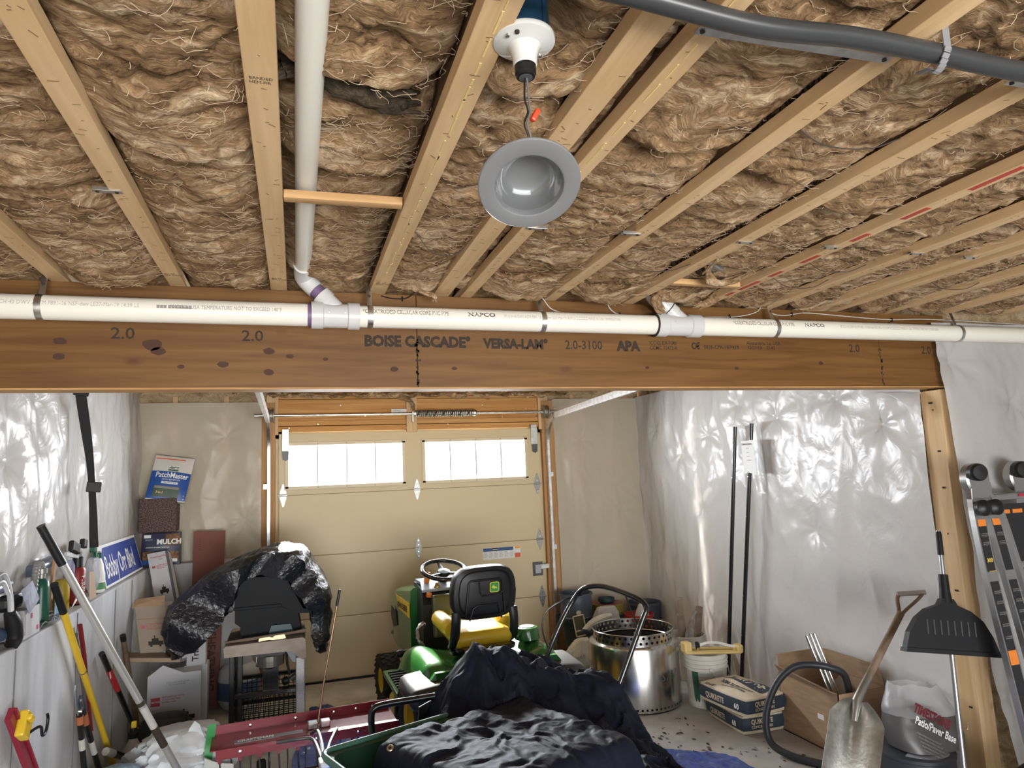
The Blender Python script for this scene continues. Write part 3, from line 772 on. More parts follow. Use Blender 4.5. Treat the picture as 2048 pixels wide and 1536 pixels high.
# ================================================================== pipes, cables, lamp holder
PY, PZ, PR = 2.79, 2.392, 0.0455
dp = thing('drain_pipe', 'long white plastic drain pipe with printed lettering strapped along the beam', 'pipe', (0.5, PY, PZ - PR))
for xa, xb in ((-2.4, 0.07), (0.245, 1.615), (1.85, 4.5)):
    obj('pipe_run', MB().cyl((xa, PY, PZ), (xb, PY, PZ), PR, seg=40), PVC, dp)
def pipe_text(s, size, x, a0, m, sx=1.0, bold=0.0, name='print'):
    def wp(cx, cy):
        a = math.radians(a0) + cy / PR
        return (x + cx, PY - (PR + 0.0004) * math.cos(a), PZ + (PR + 0.0004) * math.sin(a))
    text(s, size, (0, 0, 0), (1, 0, 0), (0, 0, 1), m, dp, name, warp=wp, sx=sx, bold=bold)
LG = mat('pale_ink', (0.42, 0.41, 0.39), 0.8)
pipe_text('SCH 40 DWV ASTM F891-16 NSF-dwv LE27-Mar-19 14:39 LS', 0.022, -0.995, 0, LG, 0.80)
pipe_text('\u25a0\u25a0\u25a0 \u25a0\u25a0\u25a0\u25a0\u25a0\u25a0\u25a0', 0.016, -0.49, 0, INKG, 0.8, 0.03); pipe_text('MADE IN USA TEMPERATURE NOT TO EXCEED 140\u00b0F', 0.022, -0.445, 0, INKG, 0.76)
pipe_text('*COEXTRUDED CELLULAR CORE PVC PIPE', 0.026, 0.262, 6, INK, 0.72); pipe_text('NAPCO', 0.026, 0.70, 6, INK, 1.35, 0.02)
pipe_text('IPS SCH 40 DWV ASTM F891-16 NSF-dwv LE27-Mar-19 14:39 LS \u25a0\u25a0\u25a0\u25a0\u25a0 MADE IN USA TEMPERATURE', 0.02, 0.86, 4, LG, 0.62)
pipe_text('*COEXTRUDED CELLULAR CORE PVC PIPE', 0.026, 2.02, 6, INK, 0.72); pipe_text('NAPCO', 0.026, 2.44, 6, INK, 1.35, 0.02)
pipe_text('IPS SCH 40 DWV ASTM F891-16 NSF-dwv LE27-Mar-19 14:39 LS \u25a0\u25a0\u25a0\u25a0\u25a0 MADE IN USA TEMPERATURE NOT TO EXCEED', 0.02, 2.66, 4, LG, 0.62)

def wye(x0, x1, jx, top, label, right=True):
    """tee-wye fitting on the run with a branch up and away to the left"""
    t = thing('pipe_wye', label, 'pipe fitting', ((x0 + x1) / 2, PY, PZ - 0.06))
    L = x1 - x0
    obj('body', MB().lathe([(PR, 0), (PR + .010, 0.001), (PR + .010, L * .24), (PR + .004, L * .26), (PR + .004, L * .74), (PR + .010, L * .76), (PR + .010, L - .001), (PR, L)], (x0, PY, PZ), (1, 0, 0), 40), PVCF, t)
    base = Vector((jx, PY, PZ)); tp = Vector(top); d = (tp - base).normalized()
    r = 0.031
    obj('branch', MB().lathe([(r + .006, 0.0), (r + .006, 0.085), (r + .010, 0.087), (r + .010, 0.12), (r, 0.121)], base, d, 32), PVCF, t)
    for bx in (x0 + L * .36, x0 + L * .68):
        obj('moulding_boss', MB().lathe([(0.005, 0), (0.004, 0.002), (0, 0.003)], (bx, PY - (PR + .003), PZ + 0.005), (0, -1, 0), 10), PVCF, t)
    return t, base, d
t, bs, d = wye(0.062, 0.252, 0.185, (0.045, 2.80, 2.535), 'grey-white wye fitting joining the ceiling drain to the beam pipe, left one')
obj('primer_band', MB().cyl(bs + d * 0.118, bs + d * 0.150, 0.0305, seg=28), PURPLE, t)
obj('primer_band', MB().cyl((0.048, PY, PZ), (0.063, PY, PZ), PR + .0006, seg=36), PURPLE, t)
e0 = bs + d * 0.150
el = smooth_path([e0, e0 + d * 0.035, e0 + d * 0.065 + Vector((0, -0.012, 0.004)), Vector((0.031, 2.725, 2.566)), Vector((0.031, 2.69, 2.569))], 6)
tag(obj('pipe_elbow', MB().tube(el, 0.0365, 28), PVCF), 'white elbow fitting turning the ceiling drain pipe down to the beam', 'pipe fitting')
tag(obj('ceiling_drain_pipe', MB().cyl((0.029, 0.2, 2.585), (0.031, 2.72, 2.569), 0.0302, seg=32), PVC), 'long white drain pipe running along the joist bay past a timber strip', 'pipe')
t, bs, d = wye(1.612, 1.855, 1.79, (1.63, 2.80, 2.53), 'grey-white wye fitting under torn insulation, right one on the beam pipe')
obj('coupling_ring', MB().cyl(bs + d * 0.121, bs + d * 0.124, 0.040, seg=28), INK, t)
e0 = bs + d * 0.124
obj('elbow', MB().tube(smooth_path([e0, e0 + d * 0.045, Vector((1.615, 2.78, 2.54)), Vector((1.64, 2.76, 2.575)), Vector((1.67, 2.74, 2.60))], 6), 0.041, 28), PVCF, t)
obj('seam_ring', MB().cyl((1.611, PY, PZ), (1.616, PY, PZ), PR + .0105, seg=36), INK, t)
# galvanised hangers
for x, wh in ((-0.871, 'near the left end of the beam'), (0.294, 'beside the left wye fitting'), (1.048, 'between the two wye fittings'), (2.284, 'right of the right wye fitting'), (3.50, 'in front of the hanging plastic sheet')):
    h = thing('pipe_hanger', 'galvanised strap hanger holding the beam pipe ' + wh, 'pipe hanger', (x, PY, PZ - PR))
    obj('strap_loop', MB().lathe([(PR + .0012, -0.011), (PR + .0028, -0.011), (PR + .0028, 0.011), (PR + .0012, 0.011)], (x, PY, PZ), (1, 0, 0), 36, close=True), GALV, h)
    obj('strap_tail', MB().box((x, PY + 0.012, PZ + PR + 0.045), (0.02, 0.0016, 0.10), rot=(-0.28, 0, 0)), GALV, h, smooth=0)
    obj('nail', MB().lathe([(0.006, 0), (0.004, 0.002)], (x, PY + 0.008, PZ + PR + 0.045), (0, -1, 0), 10), INK, h)
# cables stapled along the top of the beam
CAB = mat('cable_white', (0.62, 0.60, 0.55), 0.5)
def cable(pts, label, staples=(), r=0.0045, m=None):
    t = thing('cable', label, 'cable', pts[0])
    obj('sheath', MB().tube(smooth_path(pts, 6), r, 8, flat=0.6), m or CAB, t)
    for p in staples:
        obj('staple', MB().box(p, (0.005, 0.014, 0.022), bev=0.002), BLACK, t, smooth=0)
cy = YB - 0.006
cable([(1.08, cy, 2.52), (1.13, cy, 2.465), (1.24, cy, 2.445), (1.45, cy, 2.434), (1.62, cy, 2.436), (1.95, cy, 2.455), (2.12, cy, 2.462), (2.24, cy, 2.49), (2.28, cy, 2.53)], 'white cable stapled along the beam, dipping between the two wyes', [(1.30, cy, 2.44), (2.08, cy, 2.461)])
cable([(1.40, cy, 2.52), (1.43, cy, 2.47), (1.50, cy, 2.45), (1.75, cy, 2.447), (2.0, cy, 2.449), (2.3, cy, 2.447), (2.7, cy, 2.446), (2.95, cy, 2.45), (3.35, cy, 2.45), (4.1, cy, 2.47)], 'white cable low along the beam running right behind the pipe', [(1.47, cy, 2.452), (2.13, cy, 2.449), (2.72, cy, 2.446), (3.1, cy, 2.45)])
cable([(2.3, cy, 2.53), (2.34, cy, 2.485), (2.42, cy, 2.478), (2.55, cy, 2.495), (2.8, cy, 2.485), (3.1, cy, 2.475), (3.4, cy, 2.485), (4.1, cy, 2.475)], 'white cable looping above the beam towards the hanging plastic', [(2.46, cy, 2.484), (3.12, cy, 2.475)])
cable([(0.35, cy, 2.50), (0.40, cy, 2.49), (0.46, cy, 2.495), (0.50, cy, 2.53)], 'short black cable loop above the beam by a pipe hanger', [(0.44, cy, 2.49)], 0.004, BLACK)
# grey conduit at the upper right with its hook strap
GREYP = mat('grey_conduit', (0.075, 0.08, 0.085), 0.35)
cd = thing('grey_conduit', 'dark grey plastic conduit sagging below the joists at the ceiling', 'conduit', (0.95, 0.9, 2.46))
obj('tube', MB().tube(smooth_path([(0.30, 0.90, 2.50), (0.52, 0.895, 2.487), (0.75, 0.892, 2.470), (0.95, 0.888, 2.480), (1.12, 0.884, 2.478), (1.35, 0.878, 2.468), (1.7, 0.87, 2.475), (2.2, 0.86, 2.47)], 10), 0.0195, 20, flat=0.9), mat('conduit_dark', (.035, .037, .040), .3), cd)
hk = MB()
for k in range(9):
    a = k / 8
    hk.box((1.150 + 0.006 * a, 0.862 + 0.046 * a, 2.472 - 0.034 * math.sin(a * 2.4) + 0.012 * a), (0.017, 0.009, 0.0022), rot=(-1.1 + 1.5 * a, 0, 0.1))
hk.box((1.15, 0.862, 2.495), (0.017, 0.0022, 0.05)); hk.tube([(1.157, 0.908, 2.463), (1.162, 0.935, 2.470)], 0.0065, 8, flat=0.4)
obj('hook_strap', hk, mat('dark_strap', (0.20, 0.20, 0.21), 0.45), cd)

# ------------------------------------------------------------------ lamp holder with hanging trim
LX, LY = 0.400, 1.085
lp = thing('lamp_holder', 'white porcelain lamp holder on a dark blue ceiling box beside a joist', 'lamp holder', (LX, LY, 2.46))
BLUE = mat('box_blue', (0.012, 0.045, 0.085), 0.35)
bx = MB().lathe([(0.047, 0.0), (0.047, 0.075), (0.044, 0.09)], (LX, LY, 2.517), seg=28)
for a in range(0, 360, 60):
    bx.box((LX + .047 * math.cos(math.radians(a)), LY + .047 * math.sin(math.radians(a)), 2.555), (0.006, 0.006, 0.075), rot=(0, 0, math.radians(a)))
obj('ceiling_box', bx, BLUE, lp)
PORC = mat('porcelain', (0.60, 0.60, 0.58), 0.10, coat=0.6)
obj('porcelain_base', MB().lathe([(0.056, 0.030), (0.0575, 0.026), (0.0565, 0.020), (0.046, 0.016), (0.031, 0.011), (0.0255, 0.002), (0.023, -0.010), (0.0220, -0.023), (0.0195, -0.025), (0.0195, -0.018)], (LX, LY, 2.488), seg=40), PORC, lp)
for s, a in ((1, 20), (1, 45), (-1, 20), (-1, 45)):
    aa = math.radians(a + (180 if s < 0 else 0) + 10)
    obj('screw', MB().lathe([(0.0045, 0), (0.0042, -0.004), (0.002, -0.005)], (LX + 0.044 * math.cos(aa), LY + 0.044 * math.sin(aa), 2.504), seg=12), STEEL if a == 20 else INK, lp)
obj('socket_adapter', MB().lathe([(0.0185, 0.012), (0.0185, -0.004), (0.0195, -0.005), (0.0195, -0.018), (0.017, -0.020), (0.017, -0.024), (0.0135, -0.025)], (LX, LY, 2.465), seg=28), BLACK, lp)
obj('adapter_cap', MB().cyl((LX, LY, 2.4405), (LX, LY, 2.439), 0.0125, seg=24), GREYP, lp)
# trim: shallow silver dish hanging on wires
TX, TY, TZ = 0.397, 1.085, 2.235
tr = thing('lamp_trim', 'round silver-grey recessed lamp trim hanging from wires below the joists', 'lamp trim', (TX, TY, TZ))
SILVER = mat('silver_enamel', (0.20, 0.205, 0.215), 0.30, 0.3)
TN = Vector((-0.10, -0.52, -0.85)).normalized()
C0 = Vector((TX, TY, TZ))
K = .783
def sc_(l): return [(r * K, h * K) for r, h in l]
obj('trim_ring', MB().lathe(sc_([(0.117, -0.004), (0.1175, 0.0), (0.115, 0.003), (0.083, 0.007), (0.079, 0.005), (0.078, -0.002), (0.0765, -0.012)]), C0, TN, 64).open_ends(), SILVER, tr)
obj('dish', MB().lathe(sc_([(0.0768, -0.011), (0.075, -0.030), (0.068, -0.048), (0.053, -0.061), (0.030, -0.068), (0.0, -0.070)]), C0, TN, 56).open_ends(), mat('dish_enamel', (0.15, 0.155, 0.16), 0.12, 0.2, coat=1.0), tr)
obj('back_can', MB().lathe(sc_([(0.10, -0.006), (0.088, -0.02), (0.080, -0.060), (0.05, -0.078), (0.0, -0.080)]), C0, TN, 40).open_ends(), GREYP, tr)
w0 = Vector((LX, LY, 2.440)); w1 = C0 - TN * 0.062
mid = Vector((LX + 0.003, LY, 2.375))
for s, c in ((-1, BLACK), (1, mat('wire_grey', (0.13, 0.12, 0.11), 0.5))):
    obj('wire', MB().tube(smooth_path([w0 + Vector((s * .002, 0, 0)), Vector((LX + s * .004, LY, 2.40)), mid + Vector((s * .002, 0, 0)), Vector((LX - .004 + s * .003, LY, 2.35)), Vector((LX + .004 + s * .002, LY + .005, 2.325)), w1 + Vector((s * .002, 0, 0))], 6), 0.0019, 8), c, tr)
obj('wire_connector', MB().box(mid + Vector((0.010, -0.004, -0.008)), (0.010, 0.012, 0.026), rot=(0.1, 0.5, 0.2), bev=0.003), mat('red_conn', (0.55, 0.06, 0.02), 0.4), tr, smooth=0)

# ================================================================== overhead door (door_1)
DX0, DX1, DY = -0.135, 2.305, 6.40
door = struct(thing('door_1', 'beige sectional garage door with two bands of windows', None, (1.085, DY, 0)))
DB = mat('door_beige', (0.60, 0.50, 0.31), 0.5, bump=0.04, bscale=300)
SEAM = [0.012, 0.540, 1.078, 1.616, 2.158]
WINS = [(-0.065, 0.965), (1.158, 2.170)]
WZ0, WZ1 = 1.680, 2.062
for k in range(3):
    z0, z1 = SEAM[k], SEAM[k + 1]
    obj('door_panel', MB().box(((DX0 + DX1) / 2, DY + 0.02, (z0 + z1) / 2), (DX1 - DX0, 0.04, z1 - z0 - 0.005), bev=0.004), DB, door, smooth=0)
for z in SEAM[1:4]:
    obj('seam_backing', MB().box(((DX0 + DX1) / 2, DY + .03, z), (DX1 - DX0, .018, .04)), DB, door, smooth=0)  # backing strip added behind the panel seam to stop light leaking through
for x0 in (DX0 - .02, DX1 + .02):
    struct(obj('trim_leak_cover', MB().box((x0, DY + .075, 1.1), (.16, .05, 2.2)), DB, smooth=0))  # unseen board added outside the jamb gap to keep sun out
struct(obj('trim_leak_cover_head', MB().box((1.085, DY + .075, 2.19), (2.6, .05, .14)), DB, smooth=0))  # unseen board added over the head gap to block light
z0, z1 = SEAM[3], SEAM[4]
q = MB(); zm = (WZ0 + WZ1) / 2
q.box(((DX0 + DX1) / 2, DY + .02, (z0 + .0025 + WZ0) / 2), (DX1 - DX0, .04, WZ0 - z0 - .0025)); q.box(((DX0 + DX1) / 2, DY + .02, (WZ1 + z1) / 2), (DX1 - DX0, .04, z1 - WZ1))
for a, c in ((DX0, WINS[0][0]), (WINS[0][1], WINS[1][0]), (WINS[1][1], DX1)):
    q.box(((a + c) / 2, DY + .02, zm), (c - a, .04, WZ1 - WZ0))
obj('door_panel', q, DB, door, smooth=0)
GL = glass_material('window_glass', (0.96, 0.98, 1.0), 0.06)
FRM = mat('window_frame_beige', (0.64, 0.55, 0.38), 0.45)
MUN = mat('muntin_white', (0.62, 0.68, 0.74), 0.4)
for a, c in WINS:
    wf = obj('window_frame', MB(), FRM, door) if False else None
    q = MB(); e = 0.032
    for (cx, cz, sx_, sz_) in (((a + c) / 2, WZ0 - .004, c - a + .05, e), ((a + c) / 2, WZ1 + .004, c - a + .05, e), (a - .004, zm, e, WZ1 - WZ0 + .02), (c + .004, zm, e, WZ1 - WZ0 + .02)):
        q.box((cx, DY - .004, cz), (sx_, .012, sz_), bev=.003)
    wf = obj('window_frame', q, FRM, door, smooth=0)
    w4 = (c - a) / 4
    for k in range(4):
        obj('pane', MB().box((a + w4 * (k + .5), DY + .022, zm), (w4 - .002, .004, WZ1 - WZ0)), GL, wf, smooth=0)
    for k in range(1, 4):
        obj('muntin', MB().box((a + w4 * k, DY + .010, zm), (.016, .014, WZ1 - WZ0)), MUN, wf, smooth=0)
    for k in range(5):
        for zz in (WZ0 - .006, WZ1 + .006):
            obj('screw', MB().cyl((a + (c - a) * k / 4 * .98 + .008, DY - .0105, zz), (a + (c - a) * k / 4 * .98 + .008, DY - .0125, zz), .004, seg=8), GREYP, wf, smooth=0)
HNG = mat('hinge_steel', (.30, .30, .29), .38, .9)
def hinge(x, z, sc=1.0):
    h = obj('hinge', MB().prism([(x + px * sc, DY - .0015, z + pz * sc) for px, pz in ((-.006, .095), (.006, .095), (.016, .06), (.028, .022), (.028, -.022), (.016, -.06), (.006, -.095), (-.006, -.095), (-.016, -.06), (-.028, -.022), (-.028, .022), (-.016, .06))], (0, -.004, 0)), HNG, door, smooth=0)
    obj('hinge_pin', MB().cyl((x - .034 * sc, DY - .012, z), (x + .034 * sc, DY - .012, z), .008, seg=12), GALV, h)
    for dz in (-.07, -.03, .03, .07):
        obj('bolt', MB().cyl((x, DY - .005, z + dz * sc), (x, DY - .011, z + dz * sc), .0055, seg=8), STEEL, h)
for z in SEAM[1:4]:
    hinge(1.085, z)
    hinge(DX0 + .035, z, 1.05); hinge(DX1 - .03, z, 1.05)
for x, sgn in ((DX0 + .055, 1), (DX1 - .045, -1)):                     # top roller carriers
    r = obj('roller_bracket', MB().box((x, DY - .016, 2.10), (.062, .022, .20), bev=.004), GALV, door, smooth=0)
    obj('roller_arm', MB().prism([(x - .028, DY - .028, 2.0), (x + .028, DY - .028, 2.0), (x + .024, DY - .028, 1.93), (x, DY - .028, 1.915), (x - .024, DY - .028, 1.93)], (0, -.003, 0)), GREYP, r, smooth=0)
lk = obj('lock_bracket', MB().box((2.24, DY - .008, .80), (.10, .012, .13), bev=.003), GREYP, door, smooth=0)
obj('latch_bolt', MB().box((2.305, DY - .016, .82), (.10, .014, .045), bev=.003), GALV, lk, smooth=0)
obj('lock_cover', MB().box((2.24, DY - .018, .80), (.06, .016, .085), bev=.004), mat('grey_metal', (.36, .37, .39), .4, .6), lk, smooth=0)
obj('bottom_seal', MB().box(((DX0 + DX1) / 2, DY + .01, .008), (DX1 - DX0, .05, .016)), RUBBER, door, smooth=0)
st = obj('warning_sticker', MB().box((1.885, DY - .0012, .975), (.375, .001, .105)), PAPER, door, smooth=0)
BLUES = mat('sticker_blue', (0.02, 0.07, 0.22), .5); REDS = mat('sticker_red', (0.70, 0.10, 0.03), .5); ORS = mat('sticker_orange', (.8, .35, .03), .5)
for cx, cz, sx_, sz_, m_ in ((1.85, 1.012, .30, .03, BLUES), (1.815, 1.012, .05, .03, ORS), (2.043, .945, .056, .042, REDS), (2.043, 1.017, .056, .018, ORS)):
    obj('sticker_block', MB().box((cx, DY - .0022, cz), (sx_, .0008, sz_)), m_, st, smooth=0)
text('WARNING', .016, (1.793, DY - .003, 1.006), FX, FZ, PAPER, st, 'print', bold=.02, sx=.6)
for k in range(6):
    text('TO PREVENT\nPOSSIBLE INJURY\nKEEP CLEAR OF\nDOOR AND TRACK\nINSTALL ONLY\nPER MANUAL', .0095, (1.705 + .052 * k, DY - .0020, .985), FX, FZ, INKG, st, 'print', sx=.5)

def track(x, sgn, label, group=None):
    t = thing('door_track', label, 'door track', (x, 6.35, 0))
    # C channel swept up, round the bend, then back along the ceiling line
    path = [(x, 6.345, .03), (x, 6.345, 1.2), (x, 6.345, 1.98)]
    path += [(x, 6.345 - .30 * (1 - math.cos(a)), 1.98 + .30 * math.sin(a)) for a in (math.radians(k * 9) for k in range(1, 9))]
    last = path[-1]
    def chan(pts, wdt=.052, dep=.024):
        q = MB(); prof = [(-.5, 0), (.5, 0), (.5, 1), (.36, 1), (.36, .12), (-.36, .12), (-.36, 1), (-.5, 1)]
        P = np.zeros((len(pts), len(prof), 3))
        for i, p in enumerate(pts):
            a = Vector(pts[max(i - 1, 0)]); c = Vector(pts[min(i + 1, len(pts) - 1)])
            tg = (c - a).normalized(); sd = Vector((sgn, 0, 0)); nr = tg.cross(sd).normalized()
            for j, (u, v) in enumerate(prof):
                P[i, j] = Vector(p) + nr * u * wdt + sd * v * dep
        q.grid(P, close_v=True); return q
    obj('vertical_rail', chan(path), GALV, t, smooth=30)
    e1 = Vector((x, 6.10, 2.262)); e2 = Vector((x + .0, 4.15, 2.318))
    rail = [last, tuple(e1), tuple(e2)]
    obj('ceiling_rail', chan([tuple(e1), (x, 5.2, 2.29), tuple(e2)], .056, .03), GALV, t, smooth=30)
    for z in (.35, 1.0, 1.7):
        br = obj('jamb_bracket', MB().box((x + sgn * .035, 6.375, z), (.05, .06, .045), bev=.002), GALV, t, smooth=0)
    obj('flag_bracket', MB().prism([(x + sgn * .002, 6.40, 2.02), (x + sgn * .002, 6.40, 2.30), (x + sgn * .002, 6.20, 2.30), (x + sgn * .002, 6.30, 2.12)], (sgn * .003, 0, 0)), GALV, t, smooth=0)
    obj('end_angle', MB().box(e2 + Vector((0, .02, 0)), (.04, .035, .075), bev=.002), GALV, t, smooth=0)
    return t
track(-0.205, -1, 'galvanised garage door track on the left jamb beside the grill cover')
track(2.372, 1, 'galvanised garage door track with long ceiling rail, on the jamb nearer the bins')
ts = thing('torsion_spring', 'steel torsion shaft with coiled spring and cable drums above the garage door', 'door spring', (1.09, 6.34, 2.30))
obj('shaft', MB().cyl((-0.34, 6.335, 2.317), (2.50, 6.335, 2.317), .0125, seg=14), GALV, ts)
hp = []
for k in range(30 * 14 + 1):
    a = 2 * PI * k / 14
    hp.append((1.07 + .56 * k / (30 * 14), 6.335 + .027 * math.cos(a), 2.317 + .027 * math.sin(a)))
obj('coil', MB().tube(hp, .0085, 6), mat('spring_steel', (.42, .42, .42), .4, .9), ts)
for k in range(7):
    obj('paint_line', MB().box((1.10 + .08 * k, 6.299, 2.317), (.012, .002, .055), rot=(0, .5, 0)), INK, ts, smooth=0)
for x in (1.065, 1.64):
    obj('spring_cone', MB().lathe([(.034, -.01), (.036, .01), (.024, .03)], (x, 6.335, 2.317), (1, 0, 0), 20), GALV, ts)
for x in (-.20, 2.37):
    dr = obj('cable_drum', MB().lathe([(.02, -.025), (.066, -.022), (.066, -.016), (.05, -.012), (.05, .014), (.066, .018), (.066, .024), (.02, .026)], (x, 6.335, 2.317), (1, 0, 0), 32), mat('drum_alloy', (.34, .33, .31), .45, .8), ts)
    obj('set_screw', MB().box((x, 6.335, 2.345), (.05, .02, .02), bev=.003), GREYP, dr, smooth=0)
obj('centre_bracket', MB().box((1.05, 6.36, 2.30), (.012, .07, .12), bev=.002), GALV, ts, smooth=0)
tg = obj('spring_tag', MB().box((.93, 6.395, 2.345), (.14, .002, .05)), PAPER, ts, smooth=0)
text('WARNING\nHIGH TENSION', .016, (.872, 6.3935, 2.35), FX, FZ, INKG, tg, 'print')
# ================================================================== riding mower
GREEN = mat('tractor_green', (0.020, 0.125, 0.022), 0.22, coat=0.5)
YELL = mat('tractor_yellow', (0.72, 0.48, 0.03), 0.35)
DGREY = mat('dark_grey_plastic', (0.032, 0.032, 0.034), 0.35)
LGREY = mat('dash_grey', (0.30, 0.33, 0.38), 0.4)
ORANGE = mat('orange_plastic', (0.75, 0.22, 0.03), 0.4)
mw = thing('riding_mower', 'green riding lawn mower with yellow seat cushion and black seat back', 'lawn mower', (1.17, 4.45, 0), (0, 0, math.radians(5.5)))
def part(name, q, m, parent=mw, smooth=35):
    return obj(name, q, m, parent, world=False, smooth=smooth)
def tyre(x, y, r, w, rim, label=None):
    t = part('wheel', MB().lathe([(rim, -w * .42), (r * .80, -w * .5), (r * .93, -w * .46), (r * .975, -w * .34), (r * .985, 0), (r * .975, w * .34), (r * .93, w * .46), (r * .80, w * .5), (rim, w * .42)], (x, y, r), (1, 0, 0), 40, close=True), RUBBER)
    q = MB(); n = 22
    for k in range(n):
        for j, (ox, sk) in enumerate(((-.38, .35), (-.14, -.3), (.10, .3), (.34, -.35))):
            a = 2 * PI * (k + .5 * (j % 2)) / n
            R = Matrix.Rotation(a, 3, 'X') @ Matrix.Rotation(sk, 3, 'Z')
            q.box(Vector((x + ox * w, y, r)) + Matrix.Rotation(a, 3, 'X') @ Vector((0, 0, r * .985)), (w * .21, 2 * PI * r / n * .55, r * .05), rot=R)
    tr_ = obj('tread', q, RUBBER, t, world=False, smooth=0); tr_['kind'] = 'stuff'
    obj('rim', MB().lathe([(rim + .004, -w * .43), (rim * .85, -w * .36), (rim * .8, -w * .1), (rim * .3, -w * .05), (.012, -w * .2), (.012, w * .2), (rim * .3, w * .05), (rim * .8, w * .1), (rim * .85, w * .36), (rim + .004, w * .43)], (x, y, r), (1, 0, 0), 32, close=True), YELL, t, world=False)
    return t
tyre(-.42, 0, .25, .21, .125); tyre(.42, 0, .25, .21, .125)
tyre(-.37, 1.16, .19, .15, .085); tyre(.37, 1.16, .19, .15, .085)
part('axle', MB().cyl((-.4, 0, .25), (.4, 0, .25), .03), BLACKM); part('front_axle', MB().cyl((-.36, 1.16, .19), (.36, 1.16, .19), .025), BLACKM)
part('frame', MB().box((0, .55, .36), (.34, 1.5, .12), bev=.02), BLACKM)
# fender deck: shaped green saddle
nu, nv = 40, 24
P = np.zeros((nu, nv, 3))
for i in range(nu):
    for j in range(nv):
        u = i / (nu - 1) * 2 - 1; v = j / (nv - 1)
        x = .47 * math.copysign(abs(u) ** .92, u)
        y = -.30 + .74 * v
        hump = .045 * math.exp(-((abs(u) - .74) / .20) ** 2) * math.sin(min(1, v * 1.4 + .12) * PI * .62)
        z = .575 + hump - .10 * max(0, (abs(u) - .86) / .14) ** 2 - .16 * max(0, (.22 - v) / .22) ** 2 - .05 * max(0, (v - .75) / .25) ** 2 - .03 * math.exp(-(u / .35) ** 2)
        y += .05 * u * u * (1 - v)
        P[i, j] = (x, y, z)
part('fender_deck', MB().slab(P, -.012), GREEN, smooth=50)
part('rear_panel', MB().prism([(-.47, -.23, .49), (-.40, -.27, .40), (.40, -.27, .40), (.47, -.23, .49), (.40, -.235, .57), (-.40, -.235, .57)], (0, .03, 0)), GREEN, smooth=0)
for s in (-1, 1):
    pr = [(s * (.21 + .33 * t), 0) for t in (0, 1)]
    Q = np.zeros((18, 14, 3))
    for i in range(18):
        for j in range(14):
            a = i / 17 * 2 - 1; c = j / 13
            ang = -0.35 + c * 2.3
            rr = .30 - .05 * abs(a) ** 3
            Q[i, j] = (s * (.40 + .15 * a), -.02 - rr * math.cos(ang) * .98, .27 + rr * math.sin(ang) * .86 - .03 * abs(a) ** 3)
    part('fender_guard', MB().box((s * .41, -.16, .475), (.34, .34, .13), rot=(.12, s * .10, 0), bev=.055), DGREY, smooth=60)
    # foot rest with ridged mat
    fr = part('foot_rest', MB().box((s * .36, .62, .30), (.25, .46, .035), rot=(.12, 0, 0), bev=.01), GREEN, smooth=0)
    for k in range(9):
        obj('grip_bar', MB().box((s * .36, .44 + .042 * k, .302 + .005 * k), (.20, .018, .012), rot=(.12, 0, 0), bev=.003), DGREY, fr, world=False, smooth=0)
# fuel filler on the right
fc = part('fuel_tank_neck', MB().lathe([(.085, 0), (.08, .05), (.072, .075), (.06, .078), (.055, .06)], (.33, .06, .62), seg=28), GREEN)
obj('fuel_cap', MB().lathe([(.054, 0), (.056, .02), (.05, .028), (.0, .03)], (.33, .06, .672), seg=24), BLACK, fc, world=False)
# seat
seat = part('seat_base', MB().box((0, .08, .625), (.34, .36, .03), bev=.01), BLACKM, smooth=0)
obj('seat_bracket', MB().box((0, .04, .605), (.44, .08, .03), bev=.008), BLACKM, seat, world=False, smooth=0)
for x0, y0 in ((-.1, .0), (.1, .0), (-.1, .22), (.1, .22)):
    obj('seat_spring', MB().lathe([(.02, 0), (.028, .01), (.02, .02), (.028, .03), (.02, .04), (.028, .05), (.02, .06)], (x0, y0, .555), seg=14), BLACKM, seat, world=False)
part('seat_cushion', MB().box((0, .20, .695), (.40, .46, .11), rot=(.10, 0, 0), bev=.045), YELL, smooth=60)
for s in (-1, 1):
    part('back_support', MB().tube(smooth_path([(s * .20, .06, .635), (s * .205, .0, .68), (s * .20, -.03, .78), (s * .195, -.03, .86)], 4), .032, 10, flat=.6), BLACK, smooth=60)

for s in (-1, 1):
    part('seat_bolster', MB().tube(smooth_path([(s * .19, .10, .735), (s * .20, .20, .755), (s * .195, .34, .76), (s * .17, .42, .75)], 5), [.045, .05, .055, .055, .055, .055, .055, .055, .055, .055, .055, .055, .05, .045, .04, .03], 12), YELL, smooth=60)
# backrest shell
def back_outline(k, n):
    a = k / n * 2 * PI
    c, s_ = math.cos(a), math.sin(a)
    x = .225 * math.copysign(abs(c) ** .55, c); z = .172 * math.copysign(abs(s_) ** .5, s_)
    x *= (1.0 - .10 * (z / .225)) if z > 0 else (1.0 + .06 * (z / .225))
    return x, z
n = 48
def ring(scale, y, dz=0):
    return [(back_outline(k, n)[0] * scale, y + .10 * (back_outline(k, n)[1] * scale + dz) * -.9, .968 + dz + back_outline(k, n)[1] * scale) for k in range(n)]
rings = [ring(.2, .045), ring(.93, .045), ring(1.0, .02), ring(1.0, -.02), ring(.96, -.05), ring(.84, -.06), ring(.78, -.045), ring(.74, -.048), ring(.2, -.05)]
q = MB(); q.grid(np.array(rings), close_v=True); q.f.append(tuple(range(n))[::-1]); q.f.append(tuple((len(rings) - 1) * n + k for k in range(n)))
bk = part('backrest', q, BLACK, smooth=40)
part('seat_hinge_plate', MB().box((0, -.03, .625), (.40, .05, .025), bev=.01), BLACK, smooth=0)
